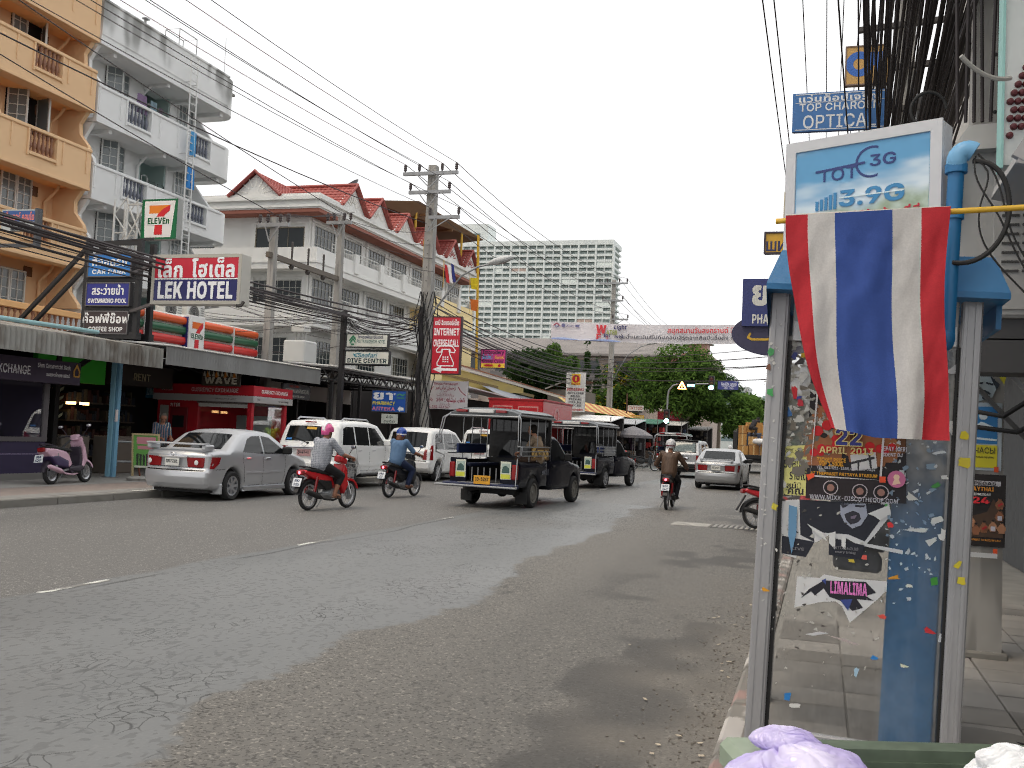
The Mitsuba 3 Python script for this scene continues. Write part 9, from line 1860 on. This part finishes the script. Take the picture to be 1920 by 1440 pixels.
# ---- overhead lines
def wire(p, q, sag, r, label, group, m='mat_wire', name='power_line', n=14): solo(name, MB().tube(catenary(p, q, sag, n), r, 5, False), m, label, 'overhead wire', group=group)
mat('wire', hexc((52, 46, 48)), .6); mat('wire_red', hexc((104, 64, 64)), .6)
PL = 'bare overhead power line strung along the left line of poles'
def seg(A, B, sg, r, rd=()):
    for i, (a, b) in enumerate(zip(A, B)): wire(a, b, sg, r, PL, 'power lines on the left', 'mat_wire_red' if i in rd else 'mat_wire')
Ib = [(x, -8, z+.1) for x, y, z in I0]
seg(Ib, I0, .75, .010, (0, 2)); seg(I0, I1[:8], .8, .014); seg(I1[:6], I2, .8, .016); seg(I2, I3, .5, .018); seg(I3, I4, .7, .02)
wire((-14.9, -6, 9.4), (-14.1, 33.3, 9.3), .8, .016, 'lower dark power line running to the tall concrete pole', 'power lines on the left'); wire((-17.5, 4, 12.5), (-17.2, 32.4, 9.6), .3, .014, 'dark power line sloping down to the old poles', 'lines to the old poles'); wire((-17.9, 4, 11.4), (-17.2, 27.9, 8.5), .3, .014, 'dark power line sloping down to the old poles', 'lines to the old poles')
for k in range(4): wire((-17.4+k*.25, 28, 8.5), (-17.4+k*.25, 32.5, 9.6), .12, .01, 'slack wire between the two old poles', 'wires between the old poles'); wire((-17.1+k*.2, 32.5, 9.4-k*.3), (-14+k*.1, 33.3, 9.0-k*.5), .2, .01, 'slack wire from the old poles to the tall pole', 'wires from old poles to the tall pole')
CB = 'black communication cable in the sagging bundle along the shop fronts'
for k in range(20):
    a, b = RN.normal(0, .16), RN.normal(0, .2)
    wire((-14.7+a, 2, 5.5+b), (-15.1+a*.6, 29.3, 5.25+b*.6), .18+.12*RN.random(), .009+.010*RN.random()**3, CB, 'communication cables on the left', name='communication_cable')
    wire((-15.1+a*.6, 29.3, 5.25+b*.6), (-14.1+a*.4, 33.35, 5.55+b*2.2), 25e-2+.3*RN.random(), .009+.006*RN.random(), CB, 'communication cables on the left', name='communication_cable')
for k in range(3): wire((-14.75+k*.06, 2, 5.45), (-14.3, 33.3, 5.3+k*.2), .28, .028, 'thick black cable bundle sagging past the hotel signs', 'thick bundles on the left', name='cable_bundle', n=24)
for k in range(20):
    a, b = RN.normal(0, .25), RN.normal(0, .5)
    wire((-13.9+a*.5, 33.6, 5.9+b*.7), (-15.0+a, 72, 6.6+b), .5+.5*RN.random(), .014+.008*RN.random(), CB.replace('shop fronts', 'street past the internet sign'), 'communication cables past the internet sign', name='communication_cable')
for k in range(9): wire((-15.0, 72, 7.2+RN.normal(0, .4)), (-15.5, 112, 8+RN.normal(0, .4)), .8, .02, 'communication cable between the far poles', 'far communication cables', name='communication_cable')
for k, (z0_, z1_) in enumerate(((6.9, 7.6), (6.3, 7.0), (5.7, 6.1), (7.3, 8.2), (6.6, 6.9))): wire((-14.9, 72, z0_+.5), (2.5, 58, z1_), .35, .022 if k % 2 else .03, 'cable crossing over the road under the banner', 'cables crossing the road', name='communication_cable')
for k in range(16):
    y = 26+k*.62; wire((-14.5, y, 5.0+RN.normal(0, .2)), (-19-RN.random()*4, y+RN.normal(1, 1.5), 3.9+RN.random()*2.6), .25, .009, 'loose service wire from the cables to the shop roofs', 'service drop wires', name='service_wire')
RC = 'black cable in the dense bundle along the right line of poles'
for k in range(74):
    t_ = RN.random()**.75
    x, z = .13+1.12*t_+RN.normal(0, .04), 6.7-1.3*t_+RN.normal(0, .35)
    wire((x+RN.normal(0, .05), .5, z+.25), (x+RN.normal(.03, .10), 8.3, z-.1+RN.normal(0, .08)), .12*RN.random(), .007+.010*RN.random()**2, RC, 'cables of the right bundle', name='communication_cable')
    wire((x+RN.normal(.03, .06), 8.3, z-.1), (x*.7+.45+RN.normal(0, .08), 17, z*.75+1.1+RN.normal(0, .1)), .3*RN.random(), .009+.010*RN.random()**2, RC, 'cables of the right bundle', name='communication_cable')
for k, (x, z, r) in enumerate(((.42, 6.8, .035), (.62, 6.3, .03), (.78, 6.2, .045), (.95, 5.9, .06), (1.05, 5.7, .05), (1.12, 5.5, .06), (.7, 6.6, .03))):
    wire((x+.02, .5, z+.3), (x*.8+.33, 17, z-.35), .22, r, 'thick lashed bundle of black cables at the upper right', 'thick bundles on the right', name='cable_bundle', n=24)
for k in range(9): wire((.75+.06*k, 6.5+RN.random(), 5.6), (.80+.05*k, 7.0, 3.85), -.05, .012, 'cable dropping into the top of the grey cabinet', 'cables into the cabinet', name='communication_cable')
solo('coiled_cable', MB().tube([(.62+.11*math.cos(a), 7.0, 3.95+.12*math.sin(a)) for a in np.linspace(0, 5.5, 18)], .012, 6), 'mat_rubber', 'looped black cable hanging at the corner of the grey cabinet', 'cable', smooth=40)
solo('pale_cable', MB().tube(catenary((.72, 6.2, 4.0), (1.02, 6.4, 3.92), .05), .014, 6), col(160, 158, 152), 'pale grey cable looping across to the white wall', 'cable', smooth=40)
for k, (x, z) in enumerate(((-1.0, 8.0), (-.86, 8.1), (-.62, 10.2), (-.2, 10.6), (.12, 10.8), (.42, 10.4))): wire((x, 1, z+.2), (x+.2, 62, z-.2), .35, .011, 'thin wire running overhead along the right side of the road', 'thin wires overhead on the right', name='power_line', n=24)
